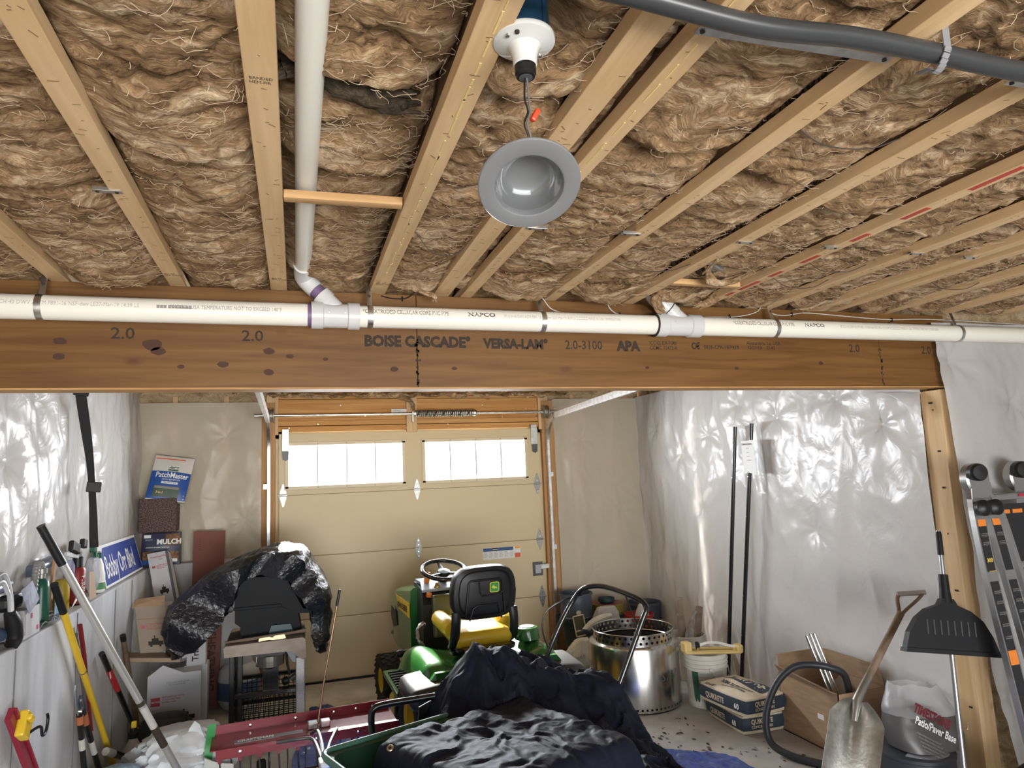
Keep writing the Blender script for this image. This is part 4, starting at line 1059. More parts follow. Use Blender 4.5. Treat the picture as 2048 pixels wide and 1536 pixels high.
# recessed frame lines and the emblem on the back
def bpt(x, z, off=0.0):
    return Vector((x, -.0505 - off - .09 * (z - .905), z))
obj('ridge', MB().tube([bpt(-.135, .84), bpt(-.115, 1.035), bpt(-.10, 1.05), bpt(.10, 1.05), bpt(.115, 1.035), bpt(.135, .84)], .007, 8), BLACK, bk, world=False)
obj('ridge', MB().tube([bpt(-.045, 1.045), bpt(-.035, .965), bpt(-.025, .95), bpt(.095, .95), bpt(.12, .97)], .005, 8), BLACK, bk, world=False)
obj('ridge', MB().tube([bpt(-.11, .80), bpt(-.085, .875), bpt(-.06, .89), bpt(.085, .89), bpt(.11, .80)], .006, 8), BLACK, bk, world=False)
def rrect(cx, cz, w, h, r, off):
    pts = []
    for (sx_, sz_, a0) in ((1, 1, 0), (-1, 1, 90), (-1, -1, 180), (1, -1, 270)):
        for k in range(5):
            a = math.radians(a0 + 22.5 * k)
            pts.append(bpt(cx + sx_ * (w / 2 - r) + r * math.cos(a), cz + sz_ * (h / 2 - r) + r * math.sin(a), off))
    return pts
em = obj('emblem', MB().prism(rrect(.06, 1.0, .066, .066, .014, .002), (0, -.002, 0)), mat('emblem_yellow', (.55, .5, .03), .4), bk, world=False, smooth=0)
em2 = obj('emblem_field', MB().prism(rrect(.06, 1.0, .056, .056, .011, .0042), (0, -.001, 0)), mat('emblem_green', (.02, .2, .04), .4), bk, world=False, smooth=0)
deer = [(-.022, .002), (-.014, -.006), (-.006, -.006), (-.002, -.016), (.002, -.006), (.012, -.008), (.022, -.014), (.016, -.004), (.010, .002), (.002, .004), (-.004, .008), (-.004, .018), (-.010, .010), (-.018, .008), (-.012, .004)]
obj('leaping_deer', MB().prism([bpt(.06 + a, 1.0 + c, .0056) for a, c in deer], (0, -.0008, 0)), MATS['emblem_yellow'], bk, world=False, smooth=0)
# steering column, dash, wheel
part('dash_cowl', MB().prism([(-.24, .62, .36), (-.22, .66, .80), (-.21, .72, .895), (-.20, .98, .93), (-.2, 1.0, .5), (-.22, .95, .36)], (.44, 0, 0)), BLACK, smooth=0)
dash = part('dash_panel', MB().prism([(-.215, .70, .885), (-.19, .84, .925), (-.20, .95, .935), (.2, .95, .935), (.19, .84, .925), (.215, .70, .885)], (0, 0, .018)), LGREY, smooth=0)
part('brass_panel', MB().box((.02, .635, .72), (.36, .05, .30), rot=(-.1, 0, 0), bev=.02), mat('olive_panel', (.10, .10, .03), .35), smooth=0)
for x0, y0, h, m_ in ((-.14, .82, .07, ORANGE), (-.17, .68, .035, ORANGE)):
    lv = part('lever', MB().box((x0, y0, .93 + h / 2 - (.08 if h < .05 else 0)), (.04 if h < .05 + 1 else .03, .028, h), rot=(.25, .15, .2), bev=.008), m_, smooth=0)
part('throttle_knob', MB().box((-.135, .80, 1.0), (.032, .03, .03), rot=(.3, .2, .2), bev=.009), ORANGE, smooth=0)
part('ignition_switch', MB().lathe([(.022, 0), (.022, .012), (.015, .02), (.012, .035), (0, .036)], (-.09, .735, .905), seg=18), mat('brass_key', (.45, .36, .12), .35, .8))
part('steering_column', MB().cyl((-.02, .86, .90), (-.02, .78, 1.0), .035), BLACK)
wc = Vector((-.025, .76, 1.025)); wn = Vector((0, -.32, 1)).normalized(); wx = Vector((1, 0, 0)); wy = wn.cross(wx)
sw = part('steering_wheel', MB().tube([wc + (wx * math.cos(2 * PI * k / 48) + wy * math.sin(2 * PI * k / 48)) * .165 for k in range(48)], .016, 12, closed=True), BLACKM, smooth=80)
for a in (90, 210, 330):
    obj('spoke', MB().tube([wc - wn * .025, wc + (wx * math.cos(math.radians(a)) + wy * math.sin(math.radians(a))) * .16], [.022, .012], 10, flat=.5), BLACK, sw, world=False)
obj('hub', MB().lathe([(.045, -.035), (.05, -.02), (.045, -.006), (0, 0)], wc, wn, 24), BLACK, sw, world=False)
# hood
nu, nv = 14, 22
def hood_sec(y, t):
    w = .265 - .05 * max(0, t - .55) ** 1.4 * 2.2; zt = .915 - .10 * t - .12 * max(0, t - .7) / .3 * (t - .7); zb = .40
    pts = []
    for k in range(nv):
        a = k / (nv - 1)
        if a < .3: pts.append((-w, y, zb + (zt - .07 - zb) * a / .3))
        elif a < .7:
            b_ = (a - .3) / .4; an = PI - b_ * PI
            ex = math.copysign(abs(math.cos(an)) ** .45, math.cos(an)); ez = abs(math.sin(an)) ** .5
            pts.append((w * ex, y, zt - .07 + .07 * ez))
        else: pts.append((w, y, zt - .07 - (zt - .07 - zb) * (a - .7) / .3))
    return pts
rows = [hood_sec(.86 + .74 * i / (nu - 1), i / (nu - 1)) for i in range(nu)]
q = MB(); q.grid(np.array(rows)); q.f.append(tuple(range(nv))); q.f.append(tuple((nu - 1) * nv + k for k in range(nv))[::-1])
hood = part('hood', q, GREEN, smooth=40)
hp_ = obj('hood_stripe', MB().prism([(-.268, .87, .68), (-.268, .87, .79), (-.268, 1.30, .80), (-.268, 1.22, .70)], (-.003, 0, 0)), YELL, hood, world=False, smooth=0)
text('JOHN DEERE', .058, (-.2722, 1.24, .715), (0, -1, 0), (0, 0, 1), INK, hood, 'brand_lettering', bold=.03, sx=.92, world=False)
obj('vent', MB().prism([(-.268, 1.27, .56), (-.268, 1.30, .66), (-.262, 1.48, .68), (-.258, 1.52, .60), (-.262, 1.42, .52)], (-.004, 0, 0)), BLACK, hood, world=False, smooth=0)
part('bumper', MB().tube(smooth_path([(-.2, 1.55, .45), (-.2, 1.68, .42), (0, 1.72, .42), (.2, 1.68, .42), (.2, 1.55, .45)], 5), .02, 10), BLACKM)
part('step_bar', MB().cyl((-.36, .74, .47), (-.20, .76, .47), .022, seg=14), BLACK); part('step_bar_end', MB().lathe([(.026, 0), (.028, .03), (.02, .045)], (-.36, .74, .47), (-1, 0, 0), 14), BLACK)
part('lift_lever', MB().tube(smooth_path([(-.25, .42, .50), (-.30, .40, .58), (-.33, .42, .64), (-.30, .48, .69), (-.26, .52, .70)], 5), [.014] * 10 + [.017] * 6 + [.02] * 5, 10), mat('lever_chrome', (.35, .34, .33), .25, .8))
part('lever_grip', MB().tube(smooth_path([(-.32, .41, .62), (-.315, .45, .67), (-.27, .51, .70)], 4), .024, 12, flat=.7), BLACK)
# cutting deck
dk = part('cutting_deck', MB().lathe([(.30, .10), (.34, .12), (.35, .22), (.30, .27), (.12, .28)], (-.13, .62, -.02), seg=40), YELL)
part('cutting_deck', MB().lathe([(.30, .10), (.34, .12), (.35, .22), (.30, .27), (.12, .28)], (.15, .68, -.02), seg=40), YELL)
for s in (-1, 1):
    gw = part('gauge_wheel', MB().lathe([(.02, -.03), (.055, -.03), (.06, -.02), (.06, .02), (.055, .03), (.02, .03)], (s * .50, .52, .07), (1, 0, 0), 20, close=True), RUBBER)
    obj('gauge_bracket', MB().box((s * .46, .52, .16), (.03, .05, .20), bev=.006), BLACKM, gw, world=False, smooth=0)

# ================================================================== grill with thrown-back cover
gr = thing('gas_grill', 'black gas grill on an open cart with a weathered beige side shelf', 'grill', (-0.18, 5.45, 0))
GBLK = mat('grill_black', (0.011, 0.012, 0.014), 0.55, spec=.15)
def gp(name, q, m, parent=None, smooth=0): return obj(name, q, m, parent or gr, smooth=smooth)
lid = gp('lid', MB().prism([(-.405, 5.28, .865), (-.395, 5.28, 1.06), (-.375, 5.28, 1.078), (-.085, 5.28, 1.068), (-.06, 5.28, 1.05), (.055, 5.28, .83), (.14, 5.28, .81), (.14, 5.28, .79), (.02, 5.28, .80), (-.10, 5.28, .865)], (0, .42, 0)), GBLK)
gp('lid_rim', MB().box((-.25, 5.277, .867), (.32, .012, .022), bev=.004), GBLK, lid)
gp('handle', MB().box((.15, 5.49, .79), (.035, .40, .06), bev=.012), BLACK, lid)
gp('lid_hinge', MB().lathe([(.022, 0), (.022, .02), (.01, .022)], (-.43, 5.285, .87), (0, -1, 0), 16), BLACK, lid)
bw = gp('fire_box', MB().prism([(-.40, 5.29, .86), (-.10, 5.29, .86), (.02, 5.29, .80), (.045, 5.29, .66), (-.36, 5.29, .655), (-.365, 5.29, .74), (-.40, 5.29, .77)], (0, .40, 0)), GBLK)
gp('drip_tray_front', MB().prism([(-.18, 5.288, .67), (-.16, 5.288, .735), (-.03, 5.288, .735), (-.01, 5.288, .67)], (0, -.02, 0)), mat('teal_paint', (.012, .05, .06), .4), bw)
# shelf slab with rolled front corner
SH = mat('shelf_beige', (0.43, 0.37, 0.31), 0.7, col2=(.32, .26, .21), scale=9, bump=.1, bscale=40)
gp('side_shelf', MB().prism([(-.455, 5.16, .575), (-.46, 5.16, .635), (-.45, 5.16, .648), (.05, 5.16, .655), (.07, 5.16, .64), (.072, 5.16, .52), (.05, 5.16, .505), (.015, 5.16, .53), (-.02, 5.16, .572)], (0, .60, 0)), SH)
for x0, y0 in ((-.41, 5.22), (-.36, 5.24), (-.41, 5.70), (.05, 5.70)):
    gp('leg', MB().box((x0, y0, .29), (.035, .035, .58), bev=.005), BLACKM)
gp('leg', MB().box((.035, 5.20, .26), (.062, .035, .52), bev=.006), mat('speckled_metal', (.30, .30, .30), .45, .5, col2=(.45, .45, .45), scale=150))
gp('leg_bracket', MB().prism([(-.06, 5.19, .57), (.0, 5.19, .57), (.005, 5.19, .49), (-.015, 5.19, .49)], (0, .03, 0)), mat('bracket_grey', (.25, .27, .30), .5), None)
for z0 in (.12, .30):
    gp('cross_bar', MB().box((-.18, 5.22, z0), (.46, .03, .03), bev=.004), BLACKM); gp('cross_bar', MB().box((-.18, 5.70, z0), (.46, .03, .03), bev=.004), BLACKM)
bq = thing('_', None, None) if False else None
bas = gp('wire_basket', MB().tube([(-.37, 5.25, .30), (.02, 5.25, .30), (.02, 5.66, .30), (-.37, 5.66, .30)], .005, 6, closed=True), BLACKM)
q = MB()
for k in range(13):
    x0 = -.37 + .39 * k / 12
    q.tube([(x0, 5.25, .30), (x0, 5.26, .10), (x0, 5.65, .10), (x0, 5.66, .30)], .0028, 5)
for k in range(1, 7):
    z0 = .30 - .033 * k
    q.tube([(-.37, 5.255, z0), (.02, 5.255, z0), (.02, 5.655, z0), (-.37, 5.655, z0)], .0028, 5, closed=True)
for k in range(1, 9):
    q.tube([(-.37, 5.25 + .045 * k, .10), (.02, 5.25 + .045 * k, .10)], .0028, 5)
w = gp('basket_wires', q, BLACKM, bas); w['kind'] = 'stuff'
# burner / grease cup assembly below
gp('burner_pan', MB().prism([(-.33, 5.35, .565), (.0, 5.35, .565), (-.05, 5.35, .535), (-.09, 5.35, .51), (-.25, 5.35, .51), (-.29, 5.35, .535)], (0, .25, 0)), BLACKM)
gc = gp('grease_cup', MB().lathe([(.085, 0), (.09, .04), (.092, .075), (.088, .075), (.08, .01)], (-.17, 5.42, .435), seg=24), mat('old_tin', (.32, .31, .27), .4, .8))
gp('cup_wire', MB().tube([(-.26, 5.42, .52), (-.265, 5.41, .44), (-.17, 5.325, .43), (-.08, 5.41, .44), (-.075, 5.42, .52)], .004, 6), BLACKM, gc)
gp('support_plate', MB().box((-.17, 5.5, .35), (.11, .02, .22)), BLACKM)
hs = gp('gas_hose', MB().tube(smooth_path([(-.06, 5.33, .56), (-.055, 5.32, .47), (-.04, 5.31, .40), (-.02, 5.30, .37)], 5), .009, 8), RUBBER)
gp('hose_fitting', MB().lathe([(.02, -.012), (.026, -.006), (.026, .006), (.02, .012), (.01, .03)], (-.012, 5.29, .365), (-.4, -1, 0), 16), STEEL, hs)
gp('regulator_knob', MB().lathe([(.016, 0), (.028, .01), (.028, .035), (.018, .05)], (-.04, 5.29, .352), (-1, -.2, -.2), 14), BLACK, hs)
wd = tag(obj('wooden_paddle', MB().tube(smooth_path([(-.455, 5.20, .667), (-.2, 5.20, .678), (.0, 5.20, .688), (.075, 5.20, .695)], 4), [.012, .014, .016, .016, .017, .016, .016, .015, .015, .016, .02, .022, .024], 8, flat=.7), mat('old_wood', (.16, .11, .08), .85, col2=(.26, .19, .14), scale=14, stretch=(.1, 1, 1))), 'weathered wooden paddle handle lying on the grill shelf', 'wood stick')
tag(obj('metal_clamp', MB().prism([(-.24, 5.175, .6535), (-.235, 5.175, .675), (-.17, 5.175, .680), (-.15, 5.175, .672), (-.13, 5.175, .684), (-.07, 5.175, .686), (-.06, 5.175, .660), (-.09, 5.175, .6555), (-.15, 5.175, .6555), (-.17, 5.175, .660)], (0, .03, 0)), mat('pale_brass', (.62, .56, .36), .35, .6), smooth=0), 'pale metal bracket lying on the grill shelf edge', 'bracket')
# cover
COV = mat('cover_vinyl', (0.010, 0.011, 0.015), 0.22, bump=.8, bscale=24, detail=6, dist=1.6)
outer = smooth_path([(-.83, .60), (-.86, .68), (-.86, .80), (-.81, .90), (-.70, 1.00), (-.52, 1.13), (-.33, 1.21), (-.16, 1.262), (-.05, 1.265), (.05, 1.235), (.14, 1.14), (.20, 1.03), (.235, .93), (.25, .78), (.24, .62), (.215, .52)], 5)
inner = smooth_path([(-.80, .575), (-.73, .58), (-.62, .65), (-.52, .76), (-.45, .86), (-.41, .97), (-.38, 1.06), (-.30, 1.105), (-.15, 1.10), (-.05, 1.075), (.0, 1.02), (.05, .93), (.10, .86), (.155, .76), (.165, .60), (.185, .51)], 5)
nn_ = len(outer); dpt = 25
O = np.zeros((nn_ * 2, dpt, 3))
for i in range(nn_):
    for j in range(dpt):
        v = j / (dpt - 1)
        ee = 1 - .10 * abs(2 * v - 1) ** 3
        for lst, idx in ((outer, i), (inner, 2 * nn_ - 1 - i)):
            p = lst[i]; cx, cz = -.30, .85
            O[idx, j] = (cx + (p[0] - cx) * ee, 5.16 + .55 * v + .03 * math.sin(i * .4), cz + (p[1] - cz) * ee)
s_idx = np.arange(nn_ * 2)[:, None] * .055; v_idx = np.linspace(0, .55, dpt)[None, :] + 0 * s_idx
w_ = .045 * ridged(s_idx * 3.2 + 3 + 2 * v_idx, v_idx * 6 + s_idx, 3) - .035
O[..., 2] += w_ * .7; O[..., 0] += .045 * fbm(s_idx * 3, v_idx * 6 + 4, 4)
q = MB(); q.grid(O, close_u=True)
q.f.append(tuple(i * dpt for i in range(nn_ * 2))); q.f.append(tuple(i * dpt + dpt - 1 for i in range(nn_ * 2))[::-1])
# stitched front/back faces as quads across the fold
q.f = q.f[:-2]
for i in range(nn_ - 1):
    a0, a1, b0, b1 = i, i + 1, 2 * nn_ - 1 - i, 2 * nn_ - 2 - i
    q.f.append((a0 * dpt, a1 * dpt, b1 * dpt, b0 * dpt)); q.f.append((a0 * dpt + dpt - 1, b0 * dpt + dpt - 1, b1 * dpt + dpt - 1, a1 * dpt + dpt - 1))
tag(obj('grill_cover', q, COV, smooth=50), 'crumpled black vinyl cover thrown back over the grill lid', 'cover')
# propane tank behind the grill
pt_ = thing('propane_tank', 'white propane tank with blue printed band on the floor behind the grill', 'gas tank', (-.42, 6.02, 0))
obj('tank_body', MB().lathe([(.11, 0), (.13, .02), (.153, .06), (.155, .22), (.145, .28), (.10, .33), (.03, .35)], (-.42, 6.02, .01), seg=32), mat('tank_white', (.45, .46, .48), .4), pt_)
obj('label_band', MB().lathe([(.1562, .08), (.1562, .21)], (-.42, 6.02, .01), seg=32), mat('tank_blue', (.05, .09, .17), .5), pt_)
obj('tank_collar', MB().lathe([(.09, .32), (.10, .34), (.10, .43), (.094, .43), (.09, .34)], (-.42, 6.02, .01), seg=24), MATS['tank_white'], pt_)
obj('valve', MB().lathe([(.02, .34), (.02, .40), (.035, .405), (.035, .42), (0, .421)], (-.42, 6.02, .01), seg=14), BLACK, pt_)

# ================================================================== tow-behind dethatcher
RC = mat('craft_red', (0.20, 0.012, 0.022), 0.3, coat=.3)
dt = thing('lawn_dethatcher', 'red tow-behind dethatcher rake with spring tines on the blue tarp', 'dethatcher', (0.06, 4.3, 0), (0, 0, math.radians(3)))
def dp_(name, q, m, parent=None, smooth=0): return obj(name, q, m, parent or dt, world=False, smooth=smooth)
dp_('tray', MB().box((0, .02, .325), (1.00, .25, .006)), RC)
dp_('rear_flange', MB().box((0, .145, .35), (1.00, .008, .055)), RC)
dp_('front_flange', MB().box((.02, -.105, .302), (.98, .008, .052)), RC)
pl = dp_('name_plate', MB().box((-.20, -.03, .3295), (.36, .055, .002)), mat('plate_grey', (.22, .21, .22), .4, .5))
text('CRAFTSMAN', .044, (-.365, -.044, .331), FX, (0, 1, 0), PAPER, pl, 'print', bold=.03, sx=.75, world=False)
for x0 in (-.3, -.05, .17, .30, .40, .46):
    dp_('bolt', MB().lathe([(.009, 0), (.009, .005), (0, .007)], (x0, .141, .352), (0, -1, 0), 10), STEEL)
for x0 in (-.35, .05, .28):
    dp_('bolt', MB().lathe([(.009, 0), (.009, .005), (0, .007)], (x0, -.109, .303), (0, -1, 0), 10), STEEL)
TINE = mat('tine_steel', (.06, .05, .05), .4, .7)
for row, y0 in ((0, -.08), (1, .11)):
    for k in range(10):
        x0 = -.45 + .10 * k + .05 * row
        tn = dp_('spring_tine', MB().tube([(x0, y0, .32), (x0, y0, .24), (x0 + .006, y0 - .01, .14), (x0, y0 - .05, .02)], .0045, 6), TINE, smooth=60)
        dp_('tine_bracket', MB().box((x0, y0, .285), (.02, .012, .07)), RC, tn)
for x0 in (-.24, .30):
    wh_ = dp_('wheel', MB().lathe([(.02, -.025), (.095, -.025), (.105, -.015), (.105, .015), (.095, .025), (.02, .025)], (x0, -.02, .105), (1, 0, 0), 24, close=True), RUBBER, smooth=35)
    dp_('wheel_arm', MB().box((x0 + .04, -.02, .21), (.012, .03, .22)), BLACKM, wh_)
dp_('axle_bar', MB().box((-.08, -.22, .18), (.42, .03, .04), bev=.006), BLACKM)
for p in ([(.02, -.10, .33), (.05, -.16, .36), (.06, -.30, .34), (.055, -.42, .30)], [(.16, -.10, .33), (.15, -.16, .35), (.10, -.30, .33), (.07, -.42, .30)], [(-.16, -.12, .32), (-.06, -.18, .34), (.02, -.22, .34), (.05, -.40, .30)]):
    dp_('hitch_rod', MB().tube(smooth_path(p, 5), .009, 8), mat('bare_steel', (.22, .22, .23), .4, .9), smooth=60)
hcl = dp_('hitch_clevis', MB().box((.06, -.45, .295), (.06, .08, .04), bev=.01), GALV)
dp_('clevis_pin', MB().cyl((.06, -.45, .27), (.06, -.45, .345), .008, seg=10), STEEL, hcl, 35)
for x0 in (.035, .105):
    dp_('rod_clamp', MB().box((x0, -.0, .345), (.055, .06, .035), bev=.006), GALV)
dp_('lift_rod', MB().tube([(.065, .0, .345), (.10, .03, .55), (.20, .06, 1.07)], [.0055, .0055, .006], 8), mat('copper_rod', (.30, .18, .11), .35, .8), smooth=60)
dp_('rod_grip', MB().tube([(.182, .055, .98), (.201, .06, 1.075)], .008, 10), BLACK, smooth=60)

# ================================================================== tarps, cart and handle
# blue tarp spread on the floor
BT = mat('blue_tarp', (0.035, 0.07, 0.26), 0.25, col2=(.09, .14, .42), scale=6, bump=.6, bscale=9, detail=5, dist=1.5)
def floor_tarp(corners, label, nu, nv, seed, amp, m=BT):
    c = np.array(corners, float); s = np.linspace(0, 1, nu)[:, None, None]; t_ = np.linspace(0, 1, nv)[None, :, None]
    xy = (1 - s) * (1 - t_) * c[0] + s * (1 - t_) * c[1] + s * t_ * c[2] + (1 - s) * t_ * c[3]
    x, y = xy[..., 0], xy[..., 1]
    z = .006 + amp * np.maximum(0, ridged(x * 3.3 + seed, y * 3.3, 3) * .5 + .25) ** 1.5 + .3 * amp * np.abs(fbm(x * 9, y * 9, 3))
    P = np.stack([x + .03 * fbm(x * 2 + seed, y * 2, 2), y + .03 * fbm(x * 2, y * 2 + seed, 2), z], -1)
    return tag(obj('tarp', MB().slab(P, .002), m, smooth=50), label, 'tarp')
floor_tarp([(-.15, 3.3), (1.9, 3.1), (2.15, 4.15), (0.05, 5.25)], 'crinkled blue tarp spread on the floor under the red dethatcher', 150, 150, 2.0, .018)
floor_tarp([(1.55, 2.8), (2.75, 2.9), (2.35, 3.75), (1.75, 4.2)], 'crumpled blue tarp edge on the floor in front of the fire pit', 110, 100, 5.0, .045)
P = np.zeros((60, 14, 3))
for i in range(60):
    for j in range(14):
        a = i / 59; th = j / 13 * PI
        x = .10 + .66 * a; r = .055 + .03 * math.sin(a * 9) + (.05 * max(0, a - .55))
        P[i, j] = (x, 5.42 - .22 * a + .30 * max(0, .3 - a) - r * 1.3 * math.cos(th), .004 + (r * math.sin(th) * (1.0 + .25 * math.sin(a * 31 + j))))
tag(obj('tarp_roll', MB().slab(P, .003), mat('blue_grey_tarp', (.06, .09, .20), .4, bump=.5, bscale=25, dist=1), smooth=50), 'bunched blue-grey tarp edge lying between grill and mower wheel', 'tarp')
# dump cart: green tub
ct = thing('dump_cart', 'dark green plastic dump cart tub with a pale rim under the black tarp', 'cart', (.60, 2.93, 0), (0, 0, math.radians(20)))
TG = mat('tub_green', (.012, .055, .030), .35)
def tub(z, w, l, r=.06, n=6):
    pts = []
    for sx_, sy_, a0 in ((1, 1, 0), (-1, 1, 90), (-1, -1, 180), (1, -1, 270)):
        for k in range(n):
            a = math.radians(a0 + 90 * k / (n - 1)); pts.append((sx_ * (w / 2 - r) + r * math.cos(a), sy_ * (l / 2 - r) + r * math.sin(a), z))
    return pts
rows = [tub(.26, .60, .50), tub(.30, .64, .56), tub(.575, .76, .70), tub(.58, .80, .74), tub(.60, .80, .74), tub(.602, .79, .73), tub(.59, .74, .68), tub(.30, .60, .52)]
q = MB(); q.grid(np.array(rows), close_v=True); nn2 = len(rows[0]); q.f.append(tuple(range(nn2))[::-1]); q.f.append(tuple(7 * nn2 + k for k in range(nn2)))
obj('tub', q, TG, ct, world=False, smooth=35)
obj('rim', MB().tube([Vector(p) + Vector((0, 0, 0)) for p in tub(.602, .80, .74)], .014, 8, closed=True), mat('rim_green', (.07, .18, .14), .3), ct, world=False, smooth=60)
for s in (-1, 1):
    obj('wheel', MB().lathe([(.05, -.05), (.17, -.05), (.18, -.03), (.18, .03), (.17, .05), (.05, .05)], (s * .20, -.28, .18), (0, 1, 0), 28, close=True), RUBBER, ct, world=False)
obj('axle', MB().cyl((-.2, -.28, .18), (.2, -.28, .18), .02), BLACKM, ct, world=False)
obj('chassis', MB().box((0, 0, .23), (.5, .3, .06)), BLACKM, ct, world=False, smooth=0)
obj('tow_handle', MB().tube(smooth_path([(.362, 3.56, .30), (.358, 3.55, .49), (.352, 3.55, .575), (.366, 3.55, .618), (.42, 3.55, .632), (.58, 3.55, .636), (.80, 3.55, .64)], 6), .0165, 12), BLACKM, ct)
obj('wheel_guard', MB().slab(np.array([[(.50 + .16 * math.sin(a) - .02 * k, 3.62 - .02 * k, .36 + .26 * (1 - math.cos(a)) * .9) for k in range(5)] for a in np.linspace(.1, 1.6, 12)]), .006), DGREY, ct, smooth=60)
# heap of black plastic tarp over the cart
BP = mat('black_plastic_tarp', (0.008, 0.010, 0.020), 0.52, spec=.14, bump=.3, bscale=16, detail=5, dist=1.4)
nx, ny = 220, 220
s = np.linspace(0, 1, nx)[:, None]; t_ = np.linspace(0, 1, ny)[None, :]
x = .30 + 1.50 * s + 0 * t_; y = 2.45 + 1.50 * t_ + 0 * s
wx = .11 * fbm(x * 3 + 4, y * 3, 3); wy = .11 * fbm(x * 3, y * 3 + 9, 3)
X, Y = x + wx * .5, y + wy * .8
topz = np.interp(X, [.30, .48, .58, .66, .75, .83, .87, .91, .95, .98, 1.03, 1.12, 1.22, 1.30, 1.37, 1.44, 1.55, 1.63, 1.68, 1.74], [.02, .04, .42, .60, .70, .79, .85, .83, .79, .83, .84, .815, .76, .71, .655, .665, .645, .56, .40, .02])
yc = np.interp(X, [.5, .8, 1.1, 1.4, 1.7], [3.42, 3.50, 3.50, 3.46, 3.38])
back = 1 / (1 + np.exp((Y - (yc + .22)) / .045)); front = .66 + .34 / (1 + np.exp(-(Y - (yc - .16)) / .05))
peak = topz * back * front
# tub load, lower, towards the viewer
lx = (x - .60) * math.cos(.349) + (y - 2.93) * math.sin(.349); ly = -(x - .60) * math.sin(.349) + (y - 2.93) * math.cos(.349)
def box_f(v, a, b_, e): return 1 / (1 + np.exp(-(v - a) / e)) * 1 / (1 + np.exp((v - b_) / e))
load = .655 * box_f(lx, -.27, .62, .02) * box_f(ly, -.6, .27, .02)
skirt = .50 * box_f(X, .95, 1.56, .05) * box_f(Y, 2.4, 3.45, .05)
hz = np.maximum.reduce([peak, load, skirt])
cr = ridged(x * 3.2 + wx * 7, y * 3.0 + wy * 7, 3); cr2 = ridged(x * 8 + wx * 18 + 3, y * 7 + wy * 18, 3)
h = np.maximum(hz, .012) + (.062 * cr + .012 * cr2 - .050) * np.clip(hz / .35, .05, 1) * np.where(load >= np.maximum(peak, skirt), .38, 1.)
h = np.maximum(h, .004)
P = np.stack([x + .30 * wx * np.clip(hz, 0, .7), y + .30 * wy * np.clip(hz, 0, .7), h], -1)
hb = MB().slab(P, (0, 0, -.003))
heap = tag(obj('black_tarp_heap', hb, BP, smooth=30), 'big crumpled heap of shiny black plastic tarp piled on the green cart', 'tarp')
obj('grommet', MB().lathe([(.006, 0), (.012, 0), (.014, .002), (.012, .004), (.006, .004)], (.36, 2.90, .665), (-.2, -.6, .8), 18, close=True), mat('brass', (.4, .32, .2), .35, .9), heap)
# brown translucent tail of the tarp falling to the floor on the right
P = np.zeros((50, 40, 3))
for i in range(50):
    for j in range(40):
        a = i / 49; c = j / 39
        x = 1.36 + .34 * a + .22 * a * c; y = 3.62 - .75 * c - .10 * a
        z = max(.008, .46 * (1 - a) ** 1.3 * (1 - .25 * c) + .02)
        P[i, j] = (x, y, z)
z_n = ridged(P[..., 0] * 5, P[..., 1] * 5, 3); P[..., 2] += .022 * z_n * np.clip(P[..., 2] * 4, 0, 1); P[..., 2] = np.maximum(P[..., 2], .006)
tag(obj('brown_tarp', MB().slab(P, .002), mat('brown_tarp', (.085, .065, .05), .35, bump=.4, bscale=14, dist=1.3), smooth=40), 'brownish dark plastic sheet sliding from the black heap to the floor', 'tarp')
# push handle of the covered machine
hd_ = thing('push_mower', 'push mower buried in the black heap with tall bent black handle showing', 'lawn mower', (1.6, 3.8, 0.4))
HPTS = [(1.33, 4.1, .36), (1.42, 4.1, .519), (1.565, 4.1, .783), (1.667, 4.08, .942), (1.705, 4.02, 1.001), (1.766, 3.95, 1.021), (1.818, 3.85, 1.013), (1.877, 3.68, .984), (1.901, 3.62, .958), (1.901, 3.6, .926), (1.867, 3.6, .86), (1.712, 3.6, .556), (1.66, 3.6, .471), (1.58, 3.6, .32)]
obj('push_handle', MB().tube(smooth_path(HPTS, 5), .0155, 14), BLACKM, hd_)
obj('control_bail', MB().tube(smooth_path([(1.50, 4.13, .62), (1.47, 4.16, .75), (1.50, 4.16, .86), (1.62, 4.12, .93), (1.70, 4.04, .96)], 5), .005, 8), BLACKM, hd_)
obj('control_cable', MB().tube(smooth_path([(1.85, 3.75, .99), (1.84, 3.68, .93), (1.84, 3.62, .87), (1.84, 3.61, .80)], 5), .0035, 6), BLACK, hd_)
obj('cable_clip', MB().box((1.835, 3.6, .80), (.03, .03, .02), bev=.004), BLACK, hd_, smooth=0)
# ================================================================== right side of the garage
def holed_ring(q, c, r, z0, z1, n, rows, hr, seg_thick=None):
    """cylinder wall made of cells, each with a real round hole"""
    hh = (z1 - z0) / rows
    for j in range(rows):
        for k in range(n):
            a0 = 2 * PI * (k + (.5 if j % 2 else 0)) / n; da = 2 * PI / n; aw = da * r
            zc = z0 + hh * (j + .5)
            outr = [(-.5, -.5), (0, -.5), (.5, -.5), (.5, 0), (.5, .5), (0, .5), (-.5, .5), (-.5, 0)]
            vs = []
            for (u, v) in outr:
                a = a0 + u * da; vs.append((c[0] + r * math.cos(a), c[1] + r * math.sin(a), zc + v * hh))
            for (u, v) in outr:
                l = math.hypot(u, v); a = a0 + u / l * hr / r
                vs.append((c[0] + r * math.cos(a), c[1] + r * math.sin(a), zc + v / l * hr))
            q.add(vs, [(i, (i + 1) % 8, 8 + (i + 1) % 8, 8 + i) for i in range(8)])
FC = (2.445, 4.87)
fp = thing('fire_pit', 'round stainless steel fire pit with perforated top ring', 'fire pit', (FC[0], FC[1], 0))
BRUSH = mat('brushed_steel', (.50, .48, .45), .22, 1.0, col2=(.66, .64, .60), scale=6, stretch=(6, 6, .1), lo=.3, hi=.7)
